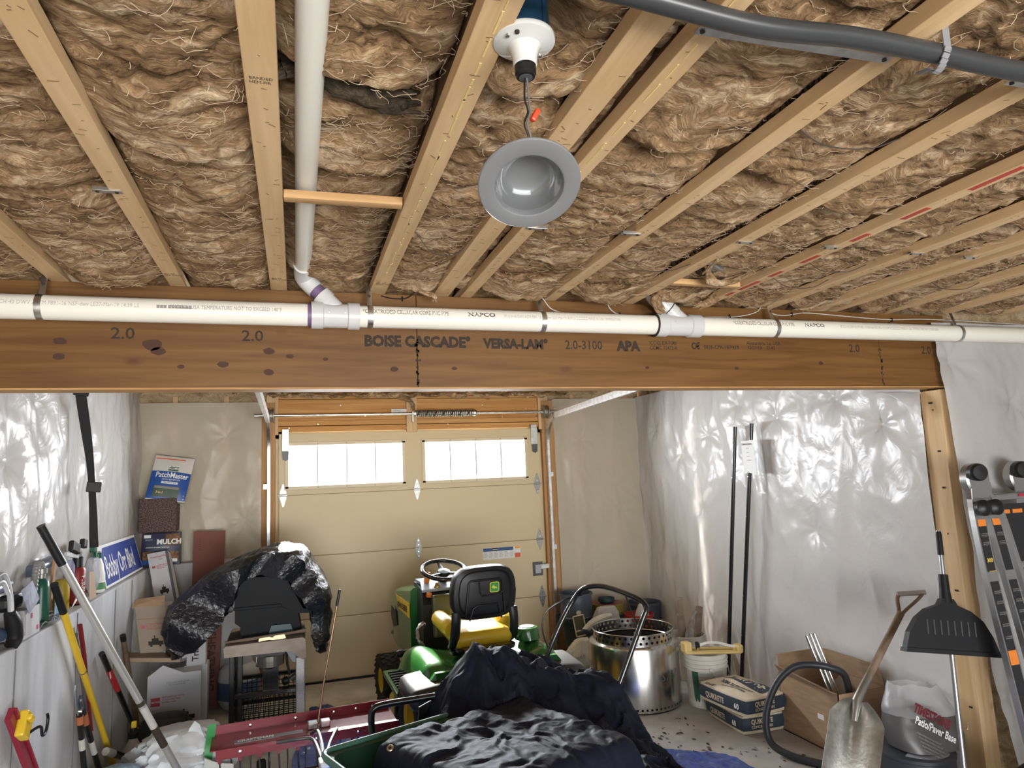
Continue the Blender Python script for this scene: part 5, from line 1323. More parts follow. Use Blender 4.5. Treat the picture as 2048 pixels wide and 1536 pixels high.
q = MB(); q.lathe([(.338, .055), (.338, .43), (.332, .445), (.30, .452), (.295, .447)], (*FC, 0), seg=72); q.f = [f_ for f_ in q.f if len(f_) == 4]
obj('outer_wall', q, BRUSH, fp)
q = MB(); holed_ring(q, FC, .338, .012, .055, 62, 1, .0085); obj('vent_band', q, BRUSH, fp, smooth=60)
q = MB(); q.lathe([(.297, .448), (.297, .535)], (*FC, 0), seg=72)
q = MB(); q.lathe([(.300, .444), (.300, .456)], (*FC, 0), seg=72); q.f = [f_ for f_ in q.f if len(f_) == 4]; holed_ring(q, FC, .300, .456, .528, 44, 2, .0105); q2 = MB(); q2.lathe([(.300, .528), (.302, .533), (.305, .531)], (*FC, 0), seg=72); q2.f = [f_ for f_ in q2.f if len(f_) == 4]
n0 = len(q.v); q.add(q2.v, q2.f); obj('perforated_ring', q, STEEL, fp, smooth=60)
q = MB(); q.lathe([(.28, .44), (.275, .12), (.0, .11)], (*FC, 0), seg=48); q.f = [f_ for f_ in q.f if len(f_) == 4]; obj('inner_wall', q, mat('sooty_steel', (.035, .03, .028), .5, .6), fp)
q = MB(); q.lathe([(.33, .003), (.0, .004)], (*FC, 0), seg=48); obj('base_plate', q, MATS['sooty_steel'], fp)
text('S\u2227V', .09, (0, 0, 0), FX, FZ, mat('scratch', (.20, .19, .18), .5, .8), fp, 'scratched_mark', warp=lambda cx, cy: (FC[0] + .3386 * math.cos(-1.47 + cx / .338), FC[1] + .3386 * math.sin(-1.47 + cx / .338), .215 + cy))

def bucket(c, rt, rb, h, m, label, rings=3, bail=True, name='bucket', rim=True):
    t = thing(name, label, 'bucket', (c[0], c[1], c[2] if len(c) > 2 else 0)); z = c[2] if len(c) > 2 else 0
    prof = [(rb, 0), (rb + .004, .004)]
    for k in range(rings):
        zz = h * (.72 + .08 * k); rr = rb + (rt - rb) * zz / h
        prof += [(rr, zz), (rr + .010, zz + .002), (rr + .010, zz + .010), (rr + .002, zz + .013)]
    prof += [(rt, h - .012), (rt + .007, h - .010), (rt + .007, h), (rt - .002, h), (rt - .006, h - .02), (rb - .004, .012), (0, .012)]
    obj('body', MB().lathe(prof, (c[0], c[1], z), seg=40), m, t)
    if bail:
        obj('bail', MB().tube(smooth_path([(c[0] - rt * .35, c[1] - rt * .98, z + h * .74), (c[0] - .02, c[1] - rt * 1.12, z + h * .60), (c[0] + rt * .5, c[1] - rt * 1.05, z + h * .60), (c[0] + rt * .9, c[1] - rt * .5, z + h * .72)], 5), .0028, 6), GALV, t)
        obj('bail_ear', MB().box((c[0] - rt * .35, c[1] - rt * .97, z + h * .745), (.025, .012, .022), bev=.003), m, t, smooth=0)
    return t
BW = mat('bucket_white', (.66, .64, .57), .45)
def cyl_label(t, c, r0, r1, z0, z1, a0, a1, m, name='printed_label'):
    n = 16; P = np.zeros((n, 2, 3))
    for i in range(n):
        a = math.radians(a0 + (a1 - a0) * i / (n - 1))
        for j, (r, z) in enumerate(((r0, z0), (r1, z1))):
            P[i, j] = (c[0] + r * math.cos(a), c[1] + r * math.sin(a), z)
    return obj(name, MB().slab(P, .0008), m, t, smooth=60)
BC = (2.878, 4.585)
bk1 = bucket(BC, .155, .132, .37, BW, 'white plastic bucket with green label carrying a yellow sprinkler')
LGREEN = mat('label_green', (.02, .10, .05), .5)
cyl_label(bk1, BC, .1368, .1500, .045, .255, -163, -144, LGREEN)
cyl_label(bk1, BC, .1368, .1500, .045, .255, -190, -164, mat('label_cream', (.5, .47, .42), .6)); cyl_label(bk1, BC, .1368, .1500, .045, .255, -143, -70, mat('label_grey', (.52, .51, .47), .6))
for k in range(9):
    text('polymer sand jointing 50 lb covers area', .012, (0, 0, 0), FX, FZ, INKG, bk1, 'print', sx=.5, warp=lambda cx, cy, k=k: (BC[0] + (.1385 + .0622 * (.24 - .021 * k + cy)) * math.cos(-2.45 + cx / .14), BC[1] + (.1385 + .0622 * (.24 - .021 * k + cy)) * math.sin(-2.45 + cx / .14), .24 - .021 * k + cy))
sp = thing('sprinkler', 'yellow oscillating lawn sprinkler resting across the white bucket', 'sprinkler', (2.88, 4.52, .37))
YC = mat('cream_yellow', (.70, .52, .20), .45)
d0 = Vector((2.665, 4.50, .40)); d1 = Vector((3.085, 4.44, .372))
obj('base_rail', MB().tube([d0, d1], .02, 10, flat=.7), YC, sp); obj('base_rail', MB().tube([d0 + Vector((.03, .09, 0)), d1 + Vector((.02, .09, 0))], .014, 10), YC, sp)
obj('motor_housing', MB().box((2.69, 4.52, .432), (.06, .07, .075), bev=.012), YC, sp, smooth=0); obj('end_block', MB().box((3.08, 4.46, .392), (.05, .07, .06), bev=.012), YC, sp, smooth=0)
obj('adjust_dial', MB().lathe([(.026, 0), (.026, .02), (.012, .03)], (2.755, 4.50, .44), (.8, -.6, .1), 18), BLACK, sp); obj('dial_ring', MB().lathe([(.02, -.008), (.024, -.004), (.02, 0)], (2.765, 4.49, .425), (1, -.3, 0), 16), YC, sp)
obj('spray_bar', MB().tube(smooth_path([(2.77, 4.50, .435), (2.85, 4.50, .447), (2.93, 4.49, .442), (3.0, 4.48, .42), (3.07, 4.46, .402)], 5), .010, 10), mat('bar_white', (.75, .74, .70), .3), sp)
obj('end_cap', MB().lathe([(.014, 0), (.014, .015), (0, .016)], (3.105, 4.455, .395), (1, -.1, 0), 14), BLACK, sp)
# bucket with scrap timber, behind
B2 = (3.10, 5.20)
bucket(B2, .150, .128, .345, BW, 'white plastic bucket full of old timber and gloves behind the fire pit', 2, False)
for (x0, y0, w_, h_, tl, lab) in ((3.035, 5.20, .036, .62, .06, 'straight dark wooden stake standing in the rear white bucket'), (3.09, 5.17, .052, .50, -.10, 'weathered wood offcut leaning in the rear white bucket'), (3.155, 5.19, .05, .54, .16, 'rounded grey wood offcut at the edge of the rear white bucket')):
    q = MB().box((0, 0, h_ / 2), (w_, .04, h_), bev=.008); R = Matrix.Rotation(tl, 3, 'Y')
    q.v = [tuple(R @ Vector(v) + Vector((x0, y0, .02))) for v in q.v]
    tag(obj('wood_offcut', q, MATS['old_wood'], smooth=0), lab, 'wood')
tag(obj('work_glove', MB().tube(smooth_path([(3.06, 5.12, .30), (3.08, 5.10, .40), (3.11, 5.11, .46), (3.14, 5.12, .51), (3.165, 5.13, .53)], 5), [.02, .028, .034, .036, .036, .034, .032, .030, .028, .026, .024, .022, .020, .019, .018, .017, .017, .018, .018, .016, .01], 10, flat=.6), mat('glove_grey', (.33, .31, .29), .8, col2=(.14, .11, .09), scale=14)), 'stained grey work glove stuffed in the rear white bucket', 'glove')

# ---- concrete bags
BAGC = mat('kraft_cream', (.62, .52, .38), .75, col2=(.70, .61, .47), scale=8, bump=.15, bscale=20)
BAGB = mat('bag_blue', (.028, .042, .065), .6)
def concrete_bag(c, L, Wd, H, rz, tilt, label):
    t = thing('concrete_bag', label, 'cement bag', c, (tilt, 0, rz))
    nu, nv = 26, 20
    def surf(top):
        P = np.zeros((nu, nv, 3))
        for i in range(nu):
            for j in range(nv):
                u = i / (nu - 1) * 2 - 1; v = j / (nv - 1) * 2 - 1
                e = (1 - abs(u) ** 6) * (1 - abs(v) ** 6)
                puff = H / 2 * (.62 + .38 * (1 - abs(u) ** 2.2) * (1 - abs(v) ** 2.2))
                sag = .010 * math.sin(u * 5 + v * 3) * e
                P[i, j] = (u * Wd / 2 * (1 - .05 * abs(v) ** 4), v * L / 2 * (1 - .04 * abs(u) ** 4), H / 2 + (puff + sag if top else -H / 2 + .002))
        return P
    A = surf(True); B = surf(False)
    q = MB(); q.grid(A); n0 = nu * nv
    q.add(B.reshape(-1, 3).tolist(), [(a, a + 1, a + nv + 1, a + nv) for i in range(nu - 1) for a in range(i * nv, i * nv + nv - 1)])
    rg = [(0, j) for j in range(nv)] + [(i, nv - 1) for i in range(1, nu)] + [(nu - 1, j) for j in range(nv - 2, -1, -1)] + [(i, 0) for i in range(nu - 2, 0, -1)]
    # rounded belly between top and bottom rims
    m = len(rg); mid = []
    for (i, j) in rg:
        a = Vector(A[i, j]); b_ = Vector(B[i, j]); cc = (a + b_) / 2; out = Vector((cc.x, cc.y, 0)).normalized()
        mid.append(cc + out * .014)
    k0 = len(q.v); q.v += [tuple(p) for p in mid]
    ia = [i * nv + j for i, j in rg]; ib = [n0 + i * nv + j for i, j in rg]
    top_band = MB()
    for k in range(m):
        l = (k + 1) % m
        q.f.append((ia[k], k0 + k, k0 + l, ia[l])); q.f.append((k0 + k, ib[k], ib[l], k0 + l))
    obj('sack', q, BAGC, t, world=False, smooth=50)
    # dark printed band round the sides
    z0, z1 = H * .17, H * .74
    def ringp(z, off):
        f_ = 1 - abs(z / H - .42) * .05
        return [(Vector((A[i, j][0], A[i, j][1], 0)) + Vector((A[i, j][0], A[i, j][1], 0)).normalized() * (off + .014 * (1 - abs(2 * z / H - .9)))) + Vector((0, 0, z)) for i, j in rg]
    bd = obj('printed_band', MB().grid(np.array([[tuple(p) for p in ringp(z0, .0035)], [tuple(p) for p in ringp((z0 + z1) / 2, .005)], [tuple(p) for p in ringp(z1, .0035)]]), close_v=True), BAGB, t, world=False, smooth=60)
    xs = -Wd / 2 - .0215
    text('QUIKRETE', H * .36, (xs, L * .30, H * .33), (0, -1, 0), (0, 0, 1), BAGC, bd, 'print', bold=.03, sx=.80, world=False)
    text('60', H * .34, (xs, -L * .30, H * .33), (0, -1, 0), (0, 0, 1), PAPER, bd, 'print', bold=.03, world=False)
    text('QUIKRETE', H * .30, (-Wd * .34, -L / 2 - .0215, H * .50), (1, 0, 0), (0, 0, 1), BAGC, bd, 'print', bold=.03, sx=.85, world=False)
    text('CONCRETE MIX', H * .17, (-Wd * .34, -L / 2 - .0215, H * .30), (1, 0, 0), (0, 0, 1), BAGC, bd, 'print', bold=.02, sx=.95, world=False)
    # printed top, upside down as it lies
    def tw(cx, cy, ox, oy):
        x, y = ox - cx, oy - cy
        u, v = x / (Wd / 2), y / (L / 2)
        pf = H / 2 * (.62 + .38 * max(0, 1 - abs(u) ** 2.2) * max(0, 1 - abs(v) ** 2.2)) + .010 * math.sin(u * 5 + v * 3) * (1 - abs(u) ** 6) * (1 - abs(v) ** 6)
        return (x, y, H / 2 + pf + .0022)
    def ttext(s, size, ox, oy, m, sx=1., bold=.02):
        text(s, size, (0, 0, 0), FX, (0, 1, 0), m, t, 'top_print', warp=lambda cx, cy: tw(cy, -cx, ox, oy), sx=sx, bold=bold, world=False)
    st_ = np.zeros((16, 6, 3))
    for i in range(16):
        for j in range(6):
            st_[i, j] = tw(.0, 0, .075 - .055 + .11 * j / 5 - .02, -L * .40 + L * .80 * i / 15)
    obj('top_stripe', MB().grid(st_), BAGB, t, world=False, smooth=60)
    ttext('QUIKRETE', .075, .075, -.165, BAGC, .78, .04)
    ttext('CONCRETE MIX', .042, -.035, -.17, BAGB, .95, .03); ttext('HIGH STRENGTH', .030, -.085, -.15, BAGB, .95, .02); ttext('60 lb', .05, -.12, .09, BAGB)
    return t
concrete_bag((2.895, 4.18, .004), .44, .31, .135, -.05, 0, 'bagged concrete mix lying flat on the floor, lower of two')
concrete_bag((2.84, 4.12, .138), .46, .32, .135, .10, .0, 'bagged concrete mix on top of the other concrete bag')

# ---- two dark poles with a paper tag
for (y0, y1, z1, lab) in ((4.93, 4.64, 2.02, 'slim dark metal pole leaning on the plastic wall, without a tag'), (4.76, 4.43, 2.03, 'slim dark metal pole leaning on the plastic wall, with a paper tag')):
    t = thing('metal_pole', lab, 'pole', (3.3, y0, 0))
    obj('shaft', MB().cyl((3.29, y0, .01), (3.345, y1, z1), .0155, seg=16), mat('pole_dark', (.05, .05, .052), .22, .8), t)
    obj('end_plug', MB().cyl((3.288, y0, .0), (3.29, y0, .02), .017, seg=16), BLACK, t)
    for k in range(5):
        a = .2 + .15 * k; p = Vector((3.29, y0, .01)).lerp(Vector((3.345, y1, z1)), a)
        obj('hole', MB().cyl(p + Vector((-.0150, 0, 0)), p + Vector((-.0162, 0, 0)), .004, seg=10), STEEL, t)
tg_ = thing('paper_tag', 'white paper tag with printed lines taped to the dark pole', 'paper tag', (3.318, 4.46, 1.64))
q = MB(); PP = np.array([[(3.318 + .004 * math.sin(i) - .006 * j / 5, 4.535 - .155 * i / 5, 1.645 + .255 * j / 5 + .01 * math.sin(i * .9) * (j == 0)) for j in range(6)] for i in range(6)]); q.slab(PP, .0008)
obj('sheet', q, PAPER, tg_, smooth=60)
TGX = 3.309
text('Cabinets Jorgensen', .019, (TGX, 4.528, 1.868), (0, -1, 0), FZ, INK, tg_, 'print', bold=.02, sx=.9); text('POLE\n\nClear\n\nUnit 4\n\nRail  Bar', .015, (TGX, 4.475, 1.835), (0, -1, 0), FZ, INKG, tg_, 'print', sx=.9)

# ---- open cardboard box with pipes and hose
cb = thing('cardboard_box', 'open brown cardboard box holding steel tubes by the plastic wall', 'box', (3.215, 3.70, 0))
bx0, bx1, by0, by1, bh = 3.03, 3.395, 3.44, 3.96, .36
def panel(name, p, q_, r, s_, th, parent=cb, m=CARD):
    return obj(name, MB().prism([p, q_, r, s_], th), m, parent, smooth=0)
panel('side_panel', (bx0, by0, .003), (bx0, by1, .003), (bx0, by1, bh), (bx0, by0, bh), (.005, 0, 0)); panel('side_panel', (bx1, by0, .003), (bx1, by1, .003), (bx1, by1, bh), (bx1, by0, bh), (-.005, 0, 0))
panel('end_panel', (bx0, by0, .003), (bx1, by0, .003), (bx1, by0, bh), (bx0, by0, bh), (0, .005, 0)); panel('end_panel', (bx0, by1, .003), (bx1, by1, .003), (bx1, by1, bh), (bx0, by1, bh), (0, -.005, 0))
panel('bottom_panel', (bx0, by0, .003), (bx1, by0, .003), (bx1, by1, .003), (bx0, by1, .003), (0, 0, .005))
panel('flap', (bx0, by0 + .01, bh), (bx0, by1 - .01, bh), (bx0 - .05, by1 - .03, bh + .06), (bx0 - .05, by0 + .03, bh + .02), (.004, 0, .002), m=CARD)
panel('flap', (bx0 + .01, by0, bh), (bx1 - .01, by0, bh), (bx1 - .03, by0 + .08, bh - .10), (bx0 + .03, by0 + .08, bh - .10), (0, .004, 0), m=CARDI)
panel('flap', (bx1 - .006, by0 + .01, bh), (bx1 - .006, by1 - .01, bh), (bx1 - .02, by1 - .03, bh + .12), (bx1 - .02, by0 + .03, bh + .12), (-.004, 0, 0), m=CARD)
panel('flap', (bx0 + .01, by1, bh), (bx1 - .01, by1, bh), (bx1 - .03, by1 + .04, bh + .10), (bx0 + .03, by1 + .04, bh + .10), (0, .004, 0), m=CARD)
obj('tape', MB().box((bx0 - .0008, 3.60, .19), (.0012, .05, .03)), PAPER, cb, smooth=0)
for k, (dx, dy, ln) in enumerate(((0, 0, 0), (.03, .0, .01), (.06, .02, -.01), (.085, .03, 0))):
    a = Vector((3.21 + dx, 3.60 + dy, .03)); b_ = Vector((3.115 + dx, 3.76 + dy, .62 + ln))
    t = thing('steel_tube', 'thin shiny steel tube standing in the cardboard box, ' + ('nearest the hose', 'second along from the hose', 'third along from the hose', 'closest to the plastic wall')[k], 'tube', a, group='steel tubes in the cardboard box')
    q = MB(); dd = (b_ - a).normalized(); q.lathe([(.009, 0), (.011, .001), (.011, (b_ - a).length), (.008, (b_ - a).length), (.008, .01)], a, dd, 14); obj('tube_wall', q, STEEL, t)
tag(obj('hose', MB().tube(smooth_path([(3.22, 3.55, .05), (3.215, 3.55, .20), (3.20, 3.54, .36), (3.17, 3.54, .44), (3.10, 3.56, .475), (3.02, 3.60, .492), (2.93, 3.66, .48), (2.84, 3.70, .41), (2.77, 3.72, .30), (2.725, 3.72, .17), (2.72, 3.68, .06), (2.76, 3.55, .025), (2.86, 3.38, .022), (2.98, 3.28, .022), (3.05, 3.2, .022)], 6), .021, 14), mat('hose_rubber', (.028, .032, .038), .45)), 'thick dark rubber hose looping out of the cardboard box to the floor', 'hose')

# ---- scoop shovel
sh = thing('scoop_shovel', 'aluminium scoop shovel with wooden D-grip leaning against the box and wall', 'shovel', (2.6, 2.95, 0))
top = Vector((3.30, 3.10, .965)); neck = Vector((2.735, 2.98, .50)); tip = Vector((2.47, 2.86, .012))
ax = (neck - tip).normalized(); side = Vector((.93, -.37, 0)); side = (side - ax * side.dot(ax)).normalized(); nrm = ax.cross(side)
if nrm.y > 0: nrm = -nrm
Lb = (neck - tip).length
P = np.zeros((26, 21, 3))
for i in range(26):
    a = i / 25
    hw = .128 * min(1, (1.015 - a) / .17) ** .5 if a > .84 else .128
    if a < .06: hw = .120 + .008 * a / .06
    for j in range(21):
        c = j / 20 * 2 - 1
        dish = .045 * (abs(c) ** 2.4) * (.35 + .65 * min(1, a * 1.4)) - .045 * math.exp(-(c / .20) ** 2) * max(0, a - .45) * 1.9
        P[i, j] = tip + ax * Lb * a + side * hw * c + nrm * dish
obj('blade', MB().slab(P, .003), mat('dull_aluminium', (.30, .29, .26), .45, .9, col2=(.44, .43, .39), scale=18, bump=.15, bscale=60), sh, smooth=50)
obj('socket', MB().tube([neck - ax * .10 + nrm * .012, neck + nrm * .01, neck.lerp(top, .12), neck.lerp(top, .22)], [.012, .022, .020, .019], 14), mat('dull_steel', (.36, .35, .33), .4, .9), sh)
WDG = mat('handle_wood', (.16, .105, .07), .6, col2=(.26, .18, .12), scale=20, stretch=(1, 1, .2))
f0 = neck.lerp(top, .18); f1 = neck.lerp(top, .80)
obj('shaft', MB().tube([f0, neck.lerp(top, .5), f1], .019, 14), WDG, sh)
gs_ = Vector((.9, -.43, .05)).normalized()
for s in (-1, 1):
    e = top + gs_ * s * .062
    obj('grip_yoke', MB().tube(smooth_path([f1 - (top - neck).normalized() * .03, f1 + (top - neck).normalized() * .03 + gs_ * s * .022, top - (top - neck).normalized() * .035 + gs_ * s * .060, e + (top - neck).normalized() * .012], 5), .011, 10, flat=.7), WDG, sh)
obj('grip_bar', MB().tube([top - gs_ * .075, top + gs_ * .075], .014, 14), mat('grip_pale', (.34, .30, .27), .55), sh)
# ---- broom
BROOM = mat('broom_black', (.010, .010, .012), .5, spec=.2)
br = thing('push_broom', 'upright broom with wide black dustpan head on a silver handle by the post', 'broom', (3.05, 2.7, 0))
h0 = Vector((3.03, 2.66, .12)); h1 = Vector((3.21, 2.80, 1.335))
obj('handle', MB().cyl(h0, h1, .0115, seg=16), mat('silver_pole', (.33, .34, .36), .3, .8), br)
obj('handle_grip', MB().tube([h0.lerp(h1, .90), h0.lerp(h1, .985), h1], [.0145, .0145, .011], 14), BROOM, br)
c0 = h0.lerp(h1, .62); ax = (h1 - h0).normalized(); sd = Vector((.955, -.29, -.02)); sd = (sd - ax * sd.dot(ax)).normalized(); fr_ = sd.cross(ax)
def pp(u, v, w_=0): return c0 + sd * u + ax * v + fr_ * w_
outl = [(-.235, -.125), (.235, -.125), (.205, -.04), (.165, .03), (.11, .075), (.045, .10), (.028, .13), (-.028, .13), (-.045, .10), (-.11, .075), (-.165, .03), (-.21, -.04)]
pan = obj('pan_head', MB().prism([pp(u, v, -.022) for u, v in outl], fr_ * .044), BROOM, br, smooth=0)
obj('pan_socket', MB().tube([pp(0, .11), pp(0, .17), pp(0, .25)], [.03, .024, .022], 16), BROOM, pan)
obj('pan_lip', MB().prism([pp(u, v, -.030) for u, v in ((-.24, -.135), (.24, -.135), (.235, -.115), (-.235, -.115))], fr_ * .06), BROOM, pan, smooth=0)
for k in range(8):
    u = -.12 + .034 * k
    for sgn in (-1, 1):
        obj('rib', MB().tube([pp(u, -.045, sgn * .0235), pp(u, .025, sgn * .0235)], .0035, 6), GREYP, pan)
obj('broom_block', MB().tube([h0 - ax * .02, h0 + ax * .06], .017, 12), BROOM, br)
q = MB().prism([h0 + sd * u + ax * v + fr_ * -.02 for u, v in ((-.14, -.1), (.14, -.1), (.11, 0), (-.11, 0))], fr_ * .04); obj('bristles', q, BROOM, br, smooth=0)

# ---- paver base sack on a low tub
tb = thing('round_tub', 'low dark tub with printed paper lid under the paver base sack', 'tub', (3.12, 3.02, 0))
obj('body', MB().lathe([(.15, 0), (.18, .02), (.185, .18), (.19, .185), (.19, .20), (.175, .205), (0, .20)], (3.12, 3.02, 0), seg=40), mat('tub_dark', (.035, .04, .05), .45), tb)
lb = obj('lid_label', MB().slab(np.array([[(3.12 + (.155 - .0 * i) * math.cos(a) * (1 - .30 * j / 4), 3.02 + .165 * math.sin(a) * (1 - .30 * j / 4), .2065) for j in range(5)] for i, a in enumerate(np.linspace(-2.7, -1.0, 12))]), .0008), mat('label_bluegrey', (.36, .38, .44), .6), tb, smooth=0)
for k in range(4):
    text('chart  covers  depth', .016, (3.02 + .03 * k, 2.89 + .006 * k, .2085), (1, -.1 - .1 * k, 0), (.1 + .1 * k, 1, 0), INKG, lb, 'print', sx=.5)
sk = thing('paver_sack', 'grey and clear plastic sack of paver base slumped against the post', 'sack', (3.2, 3.0, .2))
nu, nv = 34, 28
def sack_pt(a, v):
    cx, cy = 3.20 + .03 * v, 3.02 + .06 * v
    w_ = (.235 - .05 * v - .10 * max(0, v - .6)); d_ = (.13 - .05 * v - .05 * max(0, v - .6))
    cc, ss = math.cos(a), math.sin(a)
    x = cx + w_ * math.copysign(abs(cc) ** .7, cc) * (.72 + .28 * math.sin(min(1, v * 2 + .25) * PI / 2)); y = cy + d_ * math.copysign(abs(ss) ** .7, ss)
    z = .207 + .29 * v - .10 * (x - 3.2) * (.4 + v)
    return Vector((x, y, max(z, .207)))
P = np.array([[tuple(sack_pt(2 * PI * i / nu, j / (nv - 1))) for j in range(nv)] for i in range(nu)])
ii = np.arange(nu)[:, None] * .19; jj = np.linspace(0, .3, nv)[None, :] + 0 * ii
P[..., 1] += .014 * ridged(ii * 2, jj * 9, 2) * np.linspace(.1, 1, nv)[None, :]; P[..., 2] = np.maximum(P[..., 2] + .018 * fbm(ii * 2.5, jj * 8, 3) * np.linspace(.0, 1, nv)[None, :], .207)
half = 15
PG = mat('sack_grey', (.085, .08, .08), .4); CLP = poly_material('sack_clear', (.62, .62, .64), .55)
q = MB(); q.grid(P[:, :half], close_u=True); q.f.append(tuple(i * half for i in range(nu))[::-1]); obj('grey_panel', q, PG, sk, smooth=60)
q = MB(); q.grid(P[:, half - 1:], close_u=True); obj('clear_top', q, CLP, sk, smooth=60)
q = MB(); m_ = nv - half + 1
fy = 2.867
text('TIMESTONE', .062, (3.005, 2.893, .44), (1, .0, -.55), (.50, .12, .88), mat('maroon', (.13, .01, .02), .5), sk, 'print', bold=.05, sx=.78, italic=.2)
text('Patio/Paver Base', .052, (2.98, 2.866, .395), (1, .0, -.55), (.5, .06, .88), PAPER, sk, 'print', bold=.02, sx=.82)
for k in range(5):
    text('for patios walkways and driveways compact well', .014, (2.985 + .008 * k, 2.864, .345 - .022 * k), (1, 0, -.55), (.5, .03, .88), INKG, sk, 'print', sx=.6)
text('20\n22', .030, (3.40, 2.93, .31), (.8, .3, -.2), (.3, .0, .95), PAPER, sk, 'print', bold=.03)
# ---- hand brush at the lower right
hb_ = thing('hand_brush', 'black looped hand brush below the ladder', 'brush', (3.16, 2.45, 0))
obj('handle_loop', MB().tube(smooth_path([(3.05, 2.45, .24), (3.07, 2.45, .285), (3.13, 2.45, .312), (3.22, 2.45, .325), (3.30, 2.45, .32), (3.32, 2.45, .29), (3.24, 2.45, .262), (3.14, 2.45, .25), (3.05, 2.45, .235)], 5), .013, 10, flat=.7), BLACK, hb_)
obj('brush_block', MB().box((3.20, 2.46, .215), (.34, .09, .035), rot=(0, -.10, 0), bev=.01), BLACK, hb_, smooth=0)
q = MB()
for k in range(90):
    x0 = 3.04 + .32 * random.random(); y0 = 2.42 + .08 * random.random()
    q.tube([(x0, y0, .205), (x0 + random.gauss(0, .012), y0 + random.gauss(0, .01), .005)], .003, 4)
o = obj('bristles', q, BLACK, hb_, smooth=0); o['kind'] = 'stuff'

# ---- ladder
ld = thing('folding_ladder', 'aluminium multi-position ladder with black printed labels leaning by the plastic', 'ladder', (3.4, 2.5, 0))
ALU = mat('ladder_aluminium', (.46, .46, .46), .35, .9)
LBL = mat('ladder_label', (.015, .015, .018), .45)
def rail(pts, wd, dp, name='rail', m=ALU):
    P = [Vector(p) for p in pts]; q = MB()
    G = np.zeros((len(P), 4, 3))
    for i, p in enumerate(P):
        G[i, 0] = p + Vector((-wd / 2, -dp / 2, 0)); G[i, 1] = p + Vector((wd / 2, -dp / 2, 0)); G[i, 2] = p + Vector((wd / 2, dp / 2, 0)); G[i, 3] = p + Vector((-wd / 2, dp / 2, 0))
    q.grid(G, close_v=True); q.f.append((3, 2, 1, 0)); n4 = (len(P) - 1) * 4; q.f.append((n4, n4 + 1, n4 + 2, n4 + 3))
    return obj(name, q, m, ld, smooth=0)
ra = smooth_path([(3.292, 2.64, 1.50), (3.272, 2.62, 1.40), (3.262, 2.59, 1.15), (3.262, 2.55, .85), (3.268, 2.50, .45), (3.28, 2.45, .01)], 6)
rb_ = smooth_path([(3.345, 2.64, 1.50), (3.368, 2.62, 1.40), (3.382, 2.59, 1.15), (3.395, 2.55, .85), (3.41, 2.50, .45), (3.43, 2.45, .01)], 6)
rc_ = smooth_path([(3.40, 2.66, 1.52), (3.44, 2.64, 1.42), (3.462, 2.60, 1.15), (3.49, 2.56, .85), (3.52, 2.52, .45), (3.55, 2.47, .01)], 6)
rail(ra, .072, .03); rail(rb_, .072, .03); rail(rc_, .03, .05)
def lpanel(path, i0, i1, w_, m, name='printed_label'):
    seg = path[i0:i1 + 1]; G = np.array([[tuple(p + Vector((-w_ / 2, -.0165, 0))), tuple(p + Vector((w_ / 2, -.0165, 0)))] for p in seg]); return obj(name, MB().slab(G, .0008), m, ld, smooth=0)
for path, w_ in ((ra, .052), (rb_, .050)):
    lpanel(path, 7, 12, w_, LBL); lpanel(path, 13, 19, w_, LBL); lpanel(path, 20, 29, w_, LBL)
    lpanel(path, 6, 7, w_, ORANGE); lpanel(path, 19, 20, w_, ORANGE)
ORL = mat('ladder_yellow', (.75, .55, .08), .5)
def ltext(s, size, path, i, m, rot=False, dx=-.02, bold=.02, sx=1.):
    p = path[i]
    if rot: text(s, size, p + Vector((.018, -.0185, 0)), (.02, .05, 1), (-1, 0, .02), m, ld, 'print', bold=bold, sx=sx)
    else: text(s, size, p + Vector((dx, -.0185, 0)), FX, FZ, m, ld, 'print', bold=bold, sx=sx)
ltext('300', .026, ra, 11, ORL, bold=.03); ltext('LB CAPACITY', .008, ra, 12, ORL)
for k, i in enumerate((8, 9, 14, 15, 16, 17, 18)):
    ltext('read all safety\nlabels before\nuse set feet', .0085, ra, i, INKG); ltext('lock hinges and\ncheck rungs keep\nbody centred', .0085, rb_, i, INKG)
ltext('LADDERS', .046, ra, 27, PAPER, True, bold=.03); lpanel(ra, 22, 23, .052, ORL)
lpanel(rb_, 21, 21 + 1, .05, mat('ladder_red', (.4, .02, .04), .5)); 
for (hx, hy, hz) in ((3.335, 2.655, 1.60), (3.70, 2.70, 1.60)):
    hg = obj('hinge_disc', MB().lathe([(.075, -.03), (.08, -.025), (.08, .012), (.07, .02), (.03, .022)], (hx, hy, hz), (0, -1, 0), 32), ALU, ld)
    obj('hinge_plate', MB().prism([(hx - .06, hy - .015, hz - .03), (hx + .075, hy - .015, hz - .02), (hx + .07, hy - .015, hz - .14), (hx - .065, hy - .015, hz - .14)], (0, -.006, 0)), ALU, hg, smooth=0)
    obj('hinge_knob', MB().lathe([(.03, 0), (.042, .012), (.044, .05), (.036, .062), (0, .064)], (hx - .058, hy - .035, hz + .035), (-.35, -1, 0), 24), BLACK, hg)
for x0 in (3.278, 3.362):
    obj('lock_knob', MB().lathe([(.03, 0), (.038, .01), (.04, .04), (.022, .055), (0, .057)], (x0, 2.615, 1.455), (-.2, -1, .1), 20), BLACK, ld)
obj('rung', MB().box((3.62, 2.66, 1.50), (.40, .05, .03), bev=.006), ALU, ld, smooth=0)
rt_ = obj('rung_bracket', MB().box((3.62, 2.63, 1.12), (.36, .05, .035), bev=.005), ALU, ld, smooth=0)
wp_ = obj('warning_board', MB().box((3.66, 2.69, 1.31), (.32, .004, .30)), LBL, ld, smooth=0)
for k in range(3):
    obj('warning_strip', MB().box((3.55 + .09 * k, 2.687, 1.42), (.07, .002, .02)), ORANGE, wp_, smooth=0)
